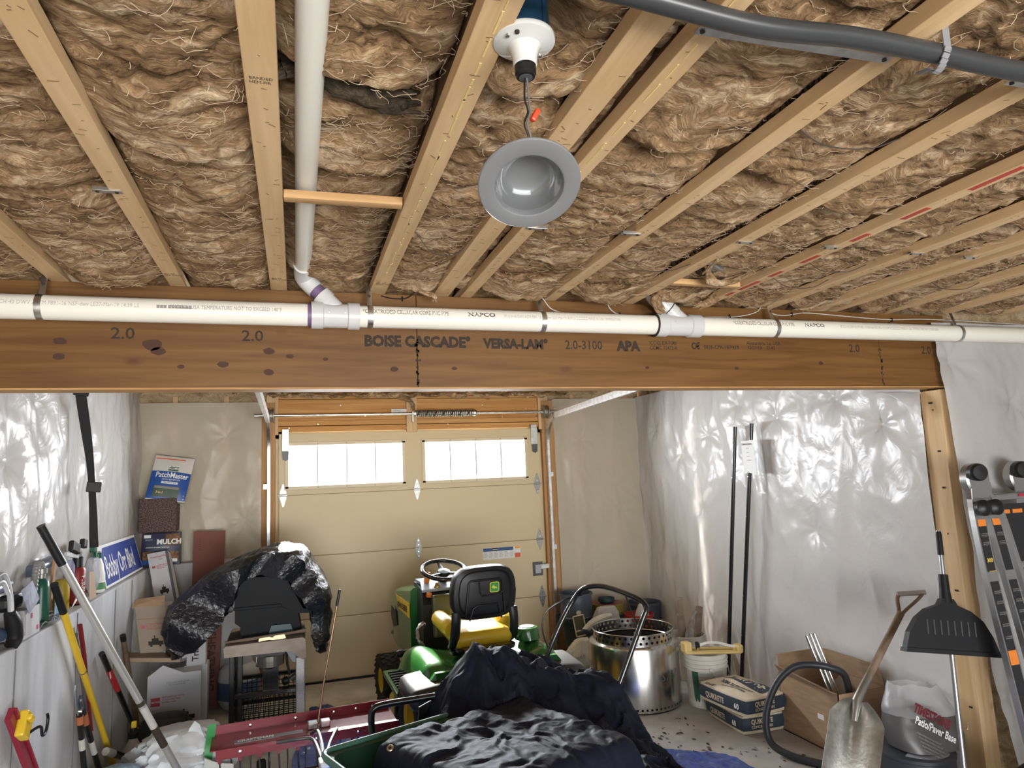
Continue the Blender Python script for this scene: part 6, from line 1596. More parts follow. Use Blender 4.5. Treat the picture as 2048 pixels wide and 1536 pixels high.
obj('red_tag', MB().box((3.66, 2.632, 1.505), (.14, .002, .014)), MATS['ladder_red'], ld, smooth=0)

# ---- bins and pots along the door wall
def pot(c, prof, m, label, name='plant_pot', cat='pot', inner=True):
    t = thing(name, label, cat, c)
    rt, ht = prof[-1]
    p = list(prof) + [(rt - .006, ht), (rt - .012, ht - .03), (prof[0][0] * .9, .02), (0, .02)]
    obj('body', MB().lathe(p, c, seg=36), m, t)
    return t
BINB = mat('bin_bluegrey', (.065, .08, .11), .4); BING = mat('bin_green', (.012, .028, .024), .45); TEAL = mat('pot_teal', (.02, .055, .06), .5)
t = pot((2.50, 6.10, 0), [(.105, 0), (.14, .30), (.155, .305), (.158, .33), (.15, .335), (.152, .345), (.165, .35), (.165, .372), (.15, .375)], BING, 'tall dark green bin standing beside the garage door jamb', 'bin', 'bin')
t = pot((2.50, 6.10, .376), [(.155, 0), (.160, .01), (.150, .02), (.146, .20), (.158, .205), (.158, .222)], BINB, 'blue-grey tub stacked on the tall dark green bin', 'bin', 'bin')
obj('round_sticker', MB().lathe([(.022, 0), (.022, .001), (0, .0012)], (2.46, 5.952, .44), (-.2, -1, .05), 20), BAGC, t)
t = pot((2.838, 6.15, 0), [(.11, 0), (.125, .10), (.135, .105), (.135, .13), (.13, .135), (.135, .25), (.145, .255), (.145, .28), (.138, .285), (.142, .33), (.150, .335), (.150, .36), (.142, .365)], TEAL, 'stack of ribbed teal pots behind the fire pit')
t = pot((2.838, 6.15, .366), [(.143, 0), (.150, .03), (.146, .035), (.152, .085), (.158, .09), (.158, .10)], mat('pot_yellow', (.28, .24, .03), .5), 'yellow pot with dull red inside stacked on the teal pots')
obj('red_lining', MB().lathe([(.150, .0), (.150, .004), (.08, .002), (0, .002)], (2.838, 6.15, .462), seg=30), mat('dull_red', (.20, .05, .03), .6), t)
pot((2.828, 6.14, .47), [(.06, 0), (.078, .015), (.08, .045)], TEAL, 'small dark pot sitting in the top of the yellow pot')
pot((3.04, 5.90, 0), [(.10, 0), (.125, .36), (.135, .365), (.135, .39)], mat('pot_red', (.35, .02, .02), .4), 'red bucket between the teal pots and the blue bin', 'bucket', 'bucket')
t = pot((3.25, 6.19, 0), [(.13, 0), (.150, .16), (.160, .165), (.160, .18), (.152, .185)], BINB, 'lower blue-grey bin in the rear corner', 'bin', 'bin')
t = pot((3.25, 6.19, .187), [(.152, 0), (.162, .01), (.150, .02), (.156, .22), (.165, .225), (.165, .245)], BINB, 'upper blue-grey bin stacked in the rear corner', 'bin', 'bin')
fb = thing('framed_panel', 'small pale-framed screen panel hanging on the dark green bin', 'panel', (2.42, 5.83, .25))
def fpt(u, v, w_=0): return Vector((2.355 + .100 * u + .028 * (1 - v), 5.84 - w_, .262 + .175 * v + .01 * u))
obj('mesh', MB().prism([fpt(.08, .08), fpt(.92, .08), fpt(.92, .94), fpt(.08, .94)], (0, .004, 0)), mat('olive_mesh', (.10, .09, .05), .6), fb, smooth=0)
for a, c in (((0, 0), (1, 0)), ((1, 0), (1, 1)), ((1, 1), (0, 1)), ((0, 1), (0, 0)), ((0, .26), (1, .26))):
    obj('frame_bar', MB().tube([fpt(*a), fpt(*c)], .006, 6), BAGC, fb)
tag(obj('work_glove', MB().tube(smooth_path([(2.50, 5.62, .36), (2.47, 5.58, .39), (2.44, 5.52, .41), (2.40, 5.47, .43), (2.35, 5.42, .455)], 4), [.02, .035, .045, .05, .052, .052, .05, .048, .045, .042, .04, .038, .036, .034, .03, .026, .018], 12, flat=.6), mat('dark_cloth', (.02, .022, .028), .9)), 'dark cloth work glove drooping behind the fire pit ring', 'glove') if False else None
def lump_bag(name, label, cat, c, s_, m, seed, lean=0.0, group=None, top_pinch=.5, amp=.12):
    nu, nv = 48, 34; P = np.zeros((nu, nv, 3))
    for i in range(nu):
        for j in range(nv):
            a = 2 * PI * i / nu; v = j / (nv - 1); ph = v * PI
            r = math.sin(max(.001, ph)) ** .6 if v < .5 else (1 - (1 - top_pinch) * ((v - .5) * 2) ** 1.4) * (1 if v < .97 else .75)
            cc, ss = math.cos(a), math.sin(a)
            x = s_[0] / 2 * r * math.copysign(abs(cc) ** .8, cc); y = s_[1] / 2 * r * math.copysign(abs(ss) ** .8, ss)
            P[i, j] = (c[0] + x + lean * v * s_[2], c[1] + y, c[2] + s_[2] * v)
    ii = np.cos(np.arange(nu) * 2 * PI / nu)[:, None] * 2.2; kk = np.sin(np.arange(nu) * 2 * PI / nu)[:, None] * 2.2; jj = np.linspace(0, 3.4, nv)[None, :]
    d = amp * ridged(ii + seed + jj * .3, kk + jj + seed, 3) - amp * .4
    cx = c[0] + lean * np.linspace(0, 1, nv)[None, :] * s_[2]
    P[..., 0] += (P[..., 0] - cx) * d; P[..., 1] += (P[..., 1] - c[1]) * d
    q = MB(); q.grid(P, close_u=True); q.f.append(tuple(i * nv for i in range(nu))[::-1]); q.f.append(tuple(i * nv + nv - 1 for i in range(nu)))
    return tag(obj(name, q, m, smooth=45), label, cat, group)
WBAG = mat('white_bag', (.62, .61, .56), .45, col2=(.5, .5, .46), scale=7, bump=.3, bscale=20)
o = lump_bag('soil_bag', 'small white and green bag slumped on the floor left of the fire pit', 'bag', (2.29, 5.62, .0), (.30, .20, .30), WBAG, 2.0, .25, top_pinch=.45)
obj('green_print', MB().slab(np.array([[(2.25 + .11 * i / 5 + .04 * j / 5, 5.50 - .012 * math.sin(i * .6) , .03 + .09 * j / 5 * (i / 5)) for j in range(6)] for i in range(6)]), .001), mat('print_green', (.02, .13, .05), .5), o)
text('seed\nmix', .05, (2.22, 5.500, .16), (1, .05, .1), (-.1, .1, 1), INKG, o, 'print')
lump_bag('plastic_bag', 'crumpled translucent white plastic bag on the teal pots', 'bag', (2.70, 5.93, .22), (.24, .10, .26), poly_material('bag_film', (.75, .73, .70), .75), 6.0, .1, top_pinch=.6, amp=.2)
lump_bag('plastic_bag', 'white plastic bag scrap stuffed in the top of the red bucket', 'bag', (3.02, 5.87, .025), (.15, .12, .46), MATS['bag_film'], 9.0, .1, top_pinch=.35, amp=.2)
lump_bag('dark_glove', 'dark cloth glove hanging behind the fire pit rim', 'glove', (2.30, 5.35, .28), (.20, .10, .14), mat('dark_cloth', (.02, .022, .03), .9), 4.0, .4, top_pinch=.5, amp=.2) if False else None
tag(obj('sand_tube', MB().tube(smooth_path([(2.40, 5.70, .34), (2.47, 5.66, .41), (2.55, 5.62, .455), (2.62, 5.60, .47)], 5), [.05, .055, .06, .062, .064, .064, .064, .062, .06, .058, .055, .05, .045, .04, .035, .03], 12, flat=.5), WBAG), 'folded white paper sack standing between bins and fire pit', 'sack')
tag(obj('dark_mitt', MB().tube(smooth_path([(2.36, 5.33, .30), (2.33, 5.30, .36), (2.30, 5.26, .40), (2.25, 5.22, .43), (2.17, 5.20, .47)], 4), [.02, .04, .05, .055, .06, .062, .062, .06, .056, .052, .048, .044, .04, .036, .03, .025, .018], 12, flat=.6), mat('dark_cloth', (.02, .022, .03), .9)), 'dark cloth mitt poking out behind the fire pit rim', 'glove')

# ================================================================== left side of the garage
# street sign leaning on the ledge
sg = thing('street_sign', 'blue street name sign with white lettering leaning on the concrete ledge', 'sign', (-1.13, 5.48, 1.115))
c_ = [Vector((-1.125, 4.97, 1.116)), Vector((-1.125, 6.05, 1.116)), Vector((-1.20, 6.07, 1.375)), Vector((-1.20, 5.04, 1.375))]
nx_ = (c_[1] - c_[0]).cross(c_[3] - c_[0]).normalized(); nx_ = nx_ if nx_.x > 0 else -nx_
obj('plate', MB().prism(c_, nx_ * -.004), PAPER, sg, smooth=0)
def sgp(u, v): return (c_[0].lerp(c_[1], u)).lerp(c_[3].lerp(c_[2], u), v)
obj('blue_field', MB().prism([sgp(.015, .05), sgp(.985, .05), sgp(.985, .93), sgp(.015, .93)], nx_ * .0008), mat('sign_blue', (.012, .045, .30), .35), sg, smooth=0)
def sgw(cx, cy): return tuple(sgp(.065 + cx, .20 + cy) + nx_ * .0016)
text('Bobby Orr Blvd', .75, (0, 0, 0), FX, FZ, PAPER, sg, 'lettering', warp=sgw, sx=.148 / .75 * .785, bold=.012)

# bags and block in the corner
def flat_sack(name, label, cat, corners, depth, m, bulge=.02, parts=()):
    """upright filled sack: front face from 4 corners (bl, br, tr, tl), puffed"""
    C = [Vector(p) for p in corners]; nr = (C[1] - C[0]).cross(C[3] - C[0]).normalized(); nr = nr if nr.y < 0 else -nr
    t = thing(name, label, cat, (C[0] + C[1]) / 2)
    def fr(u, v, off=0.0):
        p = C[0].lerp(C[1], u).lerp(C[3].lerp(C[2], u), v); e = (1 - abs(2 * u - 1) ** 3) * (1 - abs(2 * v - 1) ** 3)
        return p + nr * (bulge * e + .004 * math.sin(u * 9) * math.sin(v * 7) * e + off)
    n = 14; A = np.array([[tuple(fr(i / n, j / n)) for j in range(n + 1)] for i in range(n + 1)])
    obj('sack_body', MB().slab(A, tuple(nr * -depth)), m, t, smooth=40)
    def patch(nm, u0, u1, v0, v1, mm, off=.002):
        k = 8; G = np.array([[tuple(fr(u0 + (u1 - u0) * i / k, v0 + (v1 - v0) * j / k, off)) for j in range(k + 1)] for i in range(k + 1)])
        return obj(nm, MB().grid(G), mm, t, smooth=60)
    def tx(s, size, u, v, mm, sx=1., bold=.02, off=.005, align='LEFT'):
        w = (C[1] - C[0]).length; h = (C[3] - C[0]).length
        return text(s, size, (0, 0, 0), FX, FZ, mm, t, 'print', warp=lambda cx, cy: tuple(fr(u + cx / w, v + cy / h, off)), sx=sx, bold=bold, align=align)
    return t, patch, tx
t, patch, tx = flat_sack('grass_seed_bag', 'blue and white grass seed bag standing on the brown block', 'bag', [(-1.15, 6.17, 1.648), (-.862, 6.20, 1.60), (-.80, 6.28, 1.955), (-1.09, 6.27, 1.998)], .05, mat('bag_offwhite', (.62, .60, .55), .5), .028)
BB = mat('bag_blue_print', (.01, .07, .30), .4)
patch('blue_panel', .0, 1.0, .02, .64, BB, .0015); patch('red_stripe', .02, .78, .92, .945, REDS); patch('picture', .14, .80, .07, .31, mat('lawn_picture', (.04, .075, .04), .5), .003); patch('picture_sky', .16, .78, .25, .30, INKG, .0045)
patch('badge', .40, .66, .655, .75, MATS['label_green'], .003); tx('Scotts', .034, .53, .685, PAPER, .9, .02, .006, 'CENTER')
tx('PatchMaster', .062, .53, .50, PAPER, .78, .02, .004, 'CENTER'); tx('LAWN REPAIR MIX', .018, .53, .44, PAPER, .9, 0, .004, 'CENTER'); patch('white_bar', .30, .72, .36, .41, PAPER, .003); tx('TALL FESCUE MIX', .012, .51, .375, BLUES, 1, .02, .006, 'CENTER'); tx('3-in-1', .026, .22, .14, YC, .9, .02, .007)
SPK = mat('speckled_brown', (.055, .03, .025), .85, col2=(.17, .115, .10), scale=120, detail=2, lo=.45, hi=.6, bump=.3, bscale=120)
tag(obj('brown_block', MB().box((-1.055, 6.265, 1.51), (.275, .20, .27), rot=(0, .01, 0), bev=.012), SPK, smooth=0), 'speckled dark brown compressed block stacked on the mulch bag', 'block')
t, patch, tx = flat_sack('mulch_bag', 'dark blue mulch bag with shredded bark picture below the brown block', 'bag', [(-1.165, 6.15, 1.13), (-.885, 6.17, 1.112), (-.885, 6.18, 1.365), (-1.16, 6.16, 1.37)], .17, mat('mulch_blue', (.018, .022, .06), .45), .02)
patch('bark_picture', .62, .99, .62, .97, mat('bark', (.10, .045, .02), .8, col2=(.25, .13, .06), scale=60), .002); patch('bark_picture', .05, .97, .12, .42, MATS['bark'], .002); patch('blue_block', .0, .30, .0, .14, BB, .003); patch('white_box', .76, .94, .10, .20, PAPER, .004); patch('white_box', .06, .24, .86, .96, PAPER, .003)
tx('MULCH', .052, .40, .66, PAPER, 1.0, .04, .006); tx('premium shredded landscape', .016, .12, .54, PAPER, .9, .01, .006); tx('2.0 CU FT', .014, .10, .78, PAPER, .9, 0, .006)

# tall red-brown board
rb = thing('sheathing_board', 'tall red-brown sheathing box leaning on the rear concrete ledge', 'board', (-.68, 6.0, 0))
RBM = mat('red_brown', (.155, .05, .034), .7, col2=(.19, .065, .045), scale=5)
Cb = [Vector((-.79, 6.06, .005)), Vector((-.575, 6.06, .005)), Vector((-.555, 6.245, 1.35)), Vector((-.795, 6.245, 1.36))]
obj('board', MB().prism(Cb, (0, .03, 0)), RBM, rb, smooth=0)
def rbp(u, v, off=.001): return Cb[0].lerp(Cb[1], u).lerp(Cb[3].lerp(Cb[2], u), v) + Vector((0, -off, 0))
text('SHEATHING', .09, (0, 0, 0), FX, FZ, mat('red_dark', (.06, .012, .01), .7), rb, 'print', bold=.03, warp=lambda cx, cy: tuple(rbp(.55 + cy / .22, .42 - cx / 1.36)), sx=.9)
text('l l l l l l l', .03, (0, 0, 0), FX, FZ, MATS['red_dark'], rb, 'print', warp=lambda cx, cy: tuple(rbp(.16 + cy / .22, .96 - cx / 1.36)), sx=1.0)

# white tool carton (long, narrow)
def carton(name, label, cat, org, ud, vd, depth, m=PAPER):
    """front face org + u*ud + v*vd, depth vector backwards"""
    o_ = Vector(org); ud = Vector(ud); vd = Vector(vd); dv = Vector(depth)
    t = thing(name, label, cat, o_)
    obj('box', MB().prism([o_, o_ + ud, o_ + ud + vd, o_ + vd], dv), m, t, smooth=0)
    n_ = ud.cross(vd).normalized(); n_ = n_ if n_.dot(dv) < 0 else -n_
    def at(u, v, off=.001): return o_ + ud * u + vd * v + n_ * off
    def patch(nm, u0, u1, v0, v1, mm, off=.001): return obj(nm, MB().prism([at(u0, v0, off), at(u1, v0, off), at(u1, v1, off), at(u0, v1, off)], n_ * .0006), mm, t, smooth=0)
    def tx(s, size, u, v, mm, rot=0, sx=1., bold=.01, off=.0018):
        ux = ud.normalized(); vx = vd.normalized()
        xd, yd = (ux, vx) if not rot else (vx, -ux)
        return text(s, size, at(u, v, 0), xd, yd, mm, t, 'print', bold=bold, sx=sx, ext=off)
    return t, patch, tx
RCM = mat('carton_red', (.42, .03, .05), .5)
def tool_picture(t, patch, u0, u1, v0, v1, m=INK):
    w, h = u1 - u0, v1 - v0
    patch('tool_picture', u0, u1, v0 + h * .15, v0 + h * .5, m); patch('tool_picture', u0 + w * .25, u0 + w * .7, v0 + h * .5, v0 + h * .75, m); patch('tool_picture', u0 + w * .42, u0 + w * .5, v0 + h * .75, v1, m); patch('tool_picture', u0 + w * .1, u0 + w * .25, v0, v0 + h * .15, m); patch('tool_picture', u0 + w * .7, u0 + w * .85, v0, v0 + h * .15, m)
WCART = mat('carton_white', (.50, .49, .50), .65)
t, patch, tx = carton('tool_carton', 'long narrow white tool carton leaning in the corner below the mulch bag', 'box', (-.915, 5.84, .44), (.145, .01, .02), (-.185, .21, .78), (.01, .09, -.04), WCART)
patch('edge_label', .86, 1.0, .3, 1.0, GREYP); patch('red_mark', .12, .28, .855, .875, RCM); tx('Powerhead+Pole', .022, .12, .95, RCM, sx=.8); tx('Saw', .018, .5, .925, INKG); tx('cordless attachment\nbattery tool kit\n10 inch bar', .013, .34, .872, RCM, sx=.9)
tool_picture(t, patch, .30, .72, .60, .69); tool_picture(t, patch, .34, .74, .36, .45)
# leaning brown carton with flap
t, patch, tx = carton('brown_carton', 'small tan tool carton with open flap standing on a wooden board', 'box', (-1.02, 5.47, .60), (.185, .03, -.012), (-.05, .04, .31), (.02, .16, .0), mat('tan_card', (.30, .235, .18), .75))
patch('red_mark', .12, .25, .52, .59, RCM); tx('compact trimmer\nkit 20 volt\ncharger included', .016, .30, .60, RCM, sx=.9); tool_picture(t, patch, .30, .80, .12, .36); patch('flap_line', .0, 1., .72, .735, CARDI)
obj('open_flap', MB().prism([(-1.09, 5.51, .905), (-.885, 5.53, .90), (-.895, 5.60, .955), (-1.08, 5.60, .945)], (0, 0, .004)), CARD, t, smooth=0)
tag(obj('wooden_tray', MB().box((-.93, 5.42, .575), (.36, .16, .03), rot=(0, .13, .05), bev=.006), mat('tray_wood', (.27, .19, .12), .7, col2=(.36, .26, .17), scale=12, stretch=(.2, 1, 1)), smooth=0), 'pale wooden board lying under the tan tool carton', 'board')
# trimmer carton
t, patch, tx = carton('trimmer_carton', 'big white trimmer carton with red mark standing on the floor', 'box', (-1.0, 5.62, .01), (.345, .03, 0), (0, .02, .385), (-.01, .18, 0), WCART)
patch('red_mark', .07, .24, .47, .62, RCM); tx('RED TOOL', .016, .085, .53, PAPER, sx=.7); tx('Multi attachment trimmer\n16 inch cutting swath\nbrushless motor', .017, .28, .60, RCM, sx=.8); tx('DESIGNED FOR HOME\n    BY OUR HOUSE', .015, .35, .84, INKG); tool_picture(t, patch, .10, .40, .14, .36); tool_picture(t, patch, .50, .90, .14, .36); 
obj('open_flap', MB().prism([(-1.0, 5.615, .398), (-.76, 5.635, .398), (-.90, 5.62, .47)], (0, .004, 0)), WCART, t, smooth=0)
t, patch, tx = carton('trimmer_carton', 'tall white carton lettered sideways standing between trimmer box and red-brown board', 'box', (-.775, 5.83, .40), (.13, .01, 0), (0, .02, .34), (-.0, .10, 0), WCART)
tx('Trimmer', .065, .62, .08, INK, rot=1, sx=.9, bold=.02)
tag(obj('support_carton', MB().box((-.71, 5.90, .20), (.16, .14, .40), bev=.004), WCART, smooth=0), 'plain white carton hidden under the sideways lettered carton', 'box')

# poles and tools along the left wall
def pole(name, label, cat, pts, r, m, parts=()):
    t = thing(name, label, cat, pts[-1])
    obj('shaft', MB().tube(pts, r, 14), m, t)
    for (nm, a, b_, rr, mm) in parts:
        p0 = Vector(pts[0]); p1 = Vector(pts[-1])
        obj(nm, MB().tube([p0.lerp(p1, a), p0.lerp(p1, b_)], rr, 14), mm, t)
    return t
SALU = mat('pole_alu', (.60, .60, .58), .3, .7)
t = pole('silver_pole', 'long silver aluminium pole with black grip leaning from ledge to floor', 'pole', [(-1.075, 3.60, 1.565), (-.472, 4.222, .008)], .0175, SALU, [('grip', -.012, .105, .0195, BLACK), ('collar', .565, .578, .0182, INK), ('label', .585, .66, .0180, mat('label_pale', (.45, .43, .40), .5)), ('dark_sleeve', .66, .73, .0184, INK)])
t = pole('yellow_pole', 'yellow fibreglass pole with black tip leaning along the white concrete wall', 'pole', [(-1.07, 3.78, 1.29), (-1.045, 4.96, .04)], .0165, mat('pole_yellow', (.68, .44, .03), .35), [('tip', -.01, .11, .0175, BLACK), ('button', .395, .40, .019, STEEL)])
t = pole('pruning_pole', 'black pole with red label and lower fitting leaning on the concrete wall', 'pole', [(-1.07, 4.66, .79), (-1.0, 5.33, .12)], .0165, BLACKM, [('label', .18, .42, .0172, mat('label_red', (.35, .02, .02), .4)), ('ferrule', .86, .95, .014, GALV), ('yellow_clip', .95, .99, .022, YELL)])
obj('white_print', MB().box((-1.048, 4.79, .64), (.002, .03, .05), rot=(.6, 0, 0)), PAPER, t, smooth=0)
t = pole('digging_bar', 'brown wooden handle leaning behind the silver pole beside the cartons', 'pole', [(-1.07, 5.18, .78), (-1.03, 5.56, .02)], .017, mat('dark_wood', (.10, .065, .04), .6, col2=(.17, .115, .07), scale=18), [('ferrule', -.01, .04, .018, BLACK)])
t = pole('black_pole', 'short black pole with pale sleeve lying low along the wall', 'pole', [(-1.02, 4.62, .26), (-.93, 5.0, .06)], .02, BLACKM, [('sleeve', -.02, .2, .0215, mat('sleeve_pale', (.42, .40, .36), .6))])
# bow saw
bs_ = thing('bow_saw', 'red framed bow saw with toothed blade hanging on the concrete wall', 'saw', (-1.08, 4.38, .42))
obj('frame', MB().tube([(-1.078, 4.235, 1.035), (-1.076, 4.33, .85), (-1.074, 4.44, .55), (-1.072, 4.50, .42)], .012, 10, flat=.6), mat('saw_red', (.20, .015, .02), .4), bs_)
q = MB(); A = Vector((-1.084, 4.195, 1.0)); B_ = Vector((-1.078, 4.47, .44)); q.tube([A, B_], .010, 6, flat=.2)
dn = (B_ - A).normalized(); pn = Vector((0, dn.z, -dn.y))
for k in range(40):
    p = A.lerp(B_, k / 40); q.prism([p - pn * .008, p + dn * .012 - pn * .008, p + dn * .006 - pn * .02], (.002, 0, 0)) 
o = obj('blade', q, mat('saw_steel', (.20, .20, .21), .5, .7), bs_, smooth=0)
# loppers
lo_ = thing('loppers', 'black handled loppers with curved blade and orange collars against the wall', 'loppers', (-1.05, 4.4, .1))
pv = Vector((-1.055, 4.21, .63))
obj('curved_blade', MB().prism([pv + Vector((0, a, c)) for a, c in ((-.02, -.02), (-.075, .05), (-.10, .11), (-.115, .135), (-.12, .11), (-.095, .04), (-.05, -.03))], (.006, 0, 0)), mat('blade_steel', (.40, .45, .50), .3, .9), lo_, smooth=0)
obj('hook_blade', MB().tube(smooth_path([pv + Vector((.006, -.005, -.02)), pv + Vector((.006, -.03, .03)), pv + Vector((.006, -.02, .06))], 4), .009, 8, flat=.4), mat('blade_dark', (.08, .09, .10), .4, .7), lo_)
obj('pivot_bolt', MB().lathe([(.016, 0), (.016, .008), (0, .012)], pv + Vector((.006, -.01, -.02)), (1, 0, 0), 12), STEEL, lo_)
for p0, p1, yy in ((pv + Vector((.0, -.015, -.03)), Vector((-1.05, 4.31, .27)), 0), (pv + Vector((.006, .02, -.03)), Vector((-1.04, 4.62, .12)), 1)):
    hn = obj('handle', MB().tube([p0, p0.lerp(p1, .4), p1], .015, 12), BLACKM, lo_)
    obj('orange_collar', MB().tube([p0.lerp(p1, .04), p0.lerp(p1, .17)], .018, 12), mat('collar_orange', (.38, .12, .05), .5), hn)
    obj('handle_label', MB().tube([p0.lerp(p1, .42), p0.lerp(p1, .60)], .0158, 12), mat('label_pale2', (.5, .48, .44), .5), hn)
# red tool rail with yellow bracket and hook, lower left
rl = thing('tool_rail', 'dark red metal tool rail with yellow holder and black hook on the concrete', 'tool rail', (-1.08, 3.5, .5))
r0 = Vector((-1.082, 3.30, .87)); r1 = Vector((-1.082, 3.62, .50)); dr_ = (r1 - r0).normalized()
q = MB(); q.prism([r0 + Vector((0, -.018, -.014)), r0 + Vector((0, .022, .020)), r1 + Vector((0, .022, .020)), r1 + Vector((0, -.018, -.014))], (.022, 0, 0)); obj('rail', q, mat('rail_red', (.24, .012, .03), .4), rl, smooth=0)
q = MB(); q.prism([r0 + Vector((.022, .015, .010)), r0 + Vector((.022, .022, .018)), r1 + Vector((.022, .022, .018)), r1 + Vector((.022, .015, .010))], (.008, 0, 0)); obj('rail_lip', q, MATS['rail_red'], rl, smooth=0)
yh = obj('yellow_holder', MB().box((-1.045, 3.385, .80), (.035, .085, .10), rot=(-.55, 0, 0), bev=.008), YELL, rl, smooth=0)
obj('holder_tab', MB().box((-1.028, 3.385, .825), (.03, .05, .025), rot=(-.55, 0, 0), bev=.008), YELL, yh, smooth=0)
obj('hook', MB().tube(smooth_path([(-1.03, 3.40, .765), (-1.01, 3.42, .775), (-1.0, 3.435, .77), (-1.0, 3.45, .735), (-1.0, 3.48, .728), (-1.0, 3.505, .745), (-1.0, 3.515, .78), (-1.0, 3.505, .80)], 5), .006, 10), BLACK, yh)
obj('wing_nut', MB().box((-1.055, 3.60, .52), (.02, .05, .014), rot=(.6, 0, 0), bev=.004), GALV, rl, smooth=0)
# white, blue and green bag in the lower left
o = lump_bag('lawn_food_bag', 'open white bag with blue base and green stripe in front of the cartons', 'bag', (-.62, 4.55, .0), (.46, .34, .36), mat('bag_white2', (.60, .62, .64), .4, bump=.5, bscale=9, dist=1), 12.0, .05, top_pinch=.45, amp=.45)
lump_bag('blue_bag', 'pale blue crumpled plastic bag in front of the white lawn bag', 'bag', (-.92, 4.30, .0), (.26, .22, .28), mat('bag_pale_blue', (.28, .42, .58), .4, bump=.5, bscale=9, dist=1), 15.0, .1, top_pinch=.4, amp=.34)
PGm = mat('bag_green_print', (.02, .26, .06), .4)
obj('green_stripe', MB().slab(np.array([[(-.50 + .045 * i / 5 + .03 * j / 11, 4.40 + .015 * math.sin(j * .7) - .05 * (1 - j / 11), .06 + .33 * j / 11) for j in range(12)] for i in range(6)]), .002), PGm, o)
obj('torn_peak', MB().slab(np.array([[(-.62 + .14 * i / 5 + .02 * j / 7, 4.44 + .02 * math.sin(i), .20 + .21 * (j / 7) * math.sin((i + .8) / 6 * PI)) for j in range(8)] for i in range(6)]), .002), MATS['bag_white2'], o)
tag(obj('bag_panel', MB().slab(np.array([[(-.47 + .14 * i / 7, 4.32 - .02 * math.sin(i * .5), .03 + .22 * j / 7 * (1 - .25 * i / 7)) for j in range(8)] for i in range(8)]), .01), mat('bag_white_print', (.6, .6, .56), .45), smooth=50), 'white printed bag panel with green corner beside the dethatcher', 'bag')
obj('green_corner', MB().slab(np.array([[(-.44 + .11 * i / 7, 4.308 - .02 * math.sin(i * .5), .03 + .11 * j / 7 * (i / 7)) for j in range(8)] for i in range(8)]), .002), PGm, bpy.data.objects['bag_panel'])
lump_bag('black_tool_bag', 'dark tool bag with red panel on the floor behind the white lawn bag', 'bag', (-.80, 5.15, 0), (.34, .24, .27), mat('tool_bag', (.02, .018, .02), .6), 18.0, 0, top_pinch=.6)
obj('red_panel', MB().box((-.71, 5.035, .21), (.07, .012, .035), rot=(0, .4, 0), bev=.004), REDS, bpy.data.objects['black_tool_bag'], smooth=0)
spr = thing('garden_sprayer', 'small white bottle with dark collar standing by the concrete wall', 'bottle', (-.955, 5.0, 0))
obj('bottle', MB().lathe([(.05, 0), (.055, .02), (.055, .14), (.025, .19), (.022, .21)], (-.955, 4.98, .0), seg=24), mat('bottle_cream', (.45, .42, .36), .5), spr); obj('collar', MB().lathe([(.03, 0), (.03, .03), (.02, .04), (.018, .07)], (-.955, 4.98, .205), seg=18), BLACK, spr); obj('yellow_valve', MB().box((-.95, 4.97, .285), (.03, .025, .04), bev=.006), YELL, spr, smooth=0)

# ------------------------------------------------------------------ clutter on the ledge
LZ = 1.111
# black webbing strap on the plastic
stp = thing('webbing_strap', 'black webbing strap with buckles hanging down the left plastic sheet', 'strap', (-1.15, 4.5, 1.4))
path = [(-1.15, 4.30, 2.36), (-1.145, 4.34, 2.26), (-1.14, 4.45, 2.05), (-1.135, 4.52, 1.90), (-1.13, 4.58, 1.75), (-1.125, 4.62, 1.58), (-1.125, 4.63, 1.45), (-1.125, 4.62, 1.40)]
sp_ = smooth_path(path, 5); G = np.array([[tuple(p + Vector((-.019 - .004 * math.sin(k * .3), -.010, 0))), tuple(p + Vector((.020 + .007 * math.sin(k * .21), .011, 0)))] for k, p in enumerate(sp_)]); obj('webbing', MB().slab(G, .003), mat('webbing', (.012, .012, .014), .75), stp, smooth=60)
for p in (sp_[4], sp_[20]): obj('buckle', MB().box(p + Vector((.008, 0, 0)), (.075, .02, .06), rot=(0, .1, .4), bev=.004), BLACK, stp, smooth=0)
# caulking gun
cg = thing('caulking_gun', 'grey and black caulking gun standing at the near end of the ledge', 'caulking gun', (-1.12, 3.32, LZ))
obj('frame', MB().tube(smooth_path([(-1.13, 3.24, 1.40), (-1.12, 3.30, 1.415), (-1.115, 3.345, 1.37), (-1.11, 3.37, 1.30), (-1.11, 3.385, 1.22)], 5), .012, 10, flat=.6), mat('gun_grey', (.45, .46, .47), .4, .3), cg)
obj('frame_inner', MB().tube(smooth_path([(-1.13, 3.27, 1.375), (-1.12, 3.31, 1.38), (-1.11, 3.34, 1.33)], 5), .009, 8), MATS['gun_grey'], cg)
obj('grip', MB().tube(smooth_path([(-1.11, 3.37, 1.25), (-1.105, 3.40, 1.20), (-1.105, 3.42, 1.14), (-1.11, 3.40, 1.112)], 5), [.022, .024, .026, .028, .03, .03, .03, .03, .03, .03, .03, .028, .028, .027, .026, .026], 12), BLACK, cg)
obj('barrel', MB().cyl((-1.16, 3.25, 1.20), (-1.15, 3.40, 1.16), .028, seg=18), mat('barrel_blue', (.06, .09, .16), .4), cg)
def gtube(p0, p1, r, label, m):
    return tag(obj('sealant_tube', MB().lathe([(r * .9, 0), (r, .006), (r, (Vector(p1) - Vector(p0)).length - .02), (r * .8, (Vector(p1) - Vector(p0)).length - .004), (r * .3, (Vector(p1) - Vector(p0)).length)], p0, Vector(p1) - Vector(p0), 20), m), label, 'tube')
TBG = mat('tube_bluegrey', (.13, .17, .23), .35)
gtube((-1.20, 3.30, 1.33), (-1.185, 3.56, 1.345), .028, 'blue-grey sealant tube lying behind the caulking gun', TBG)
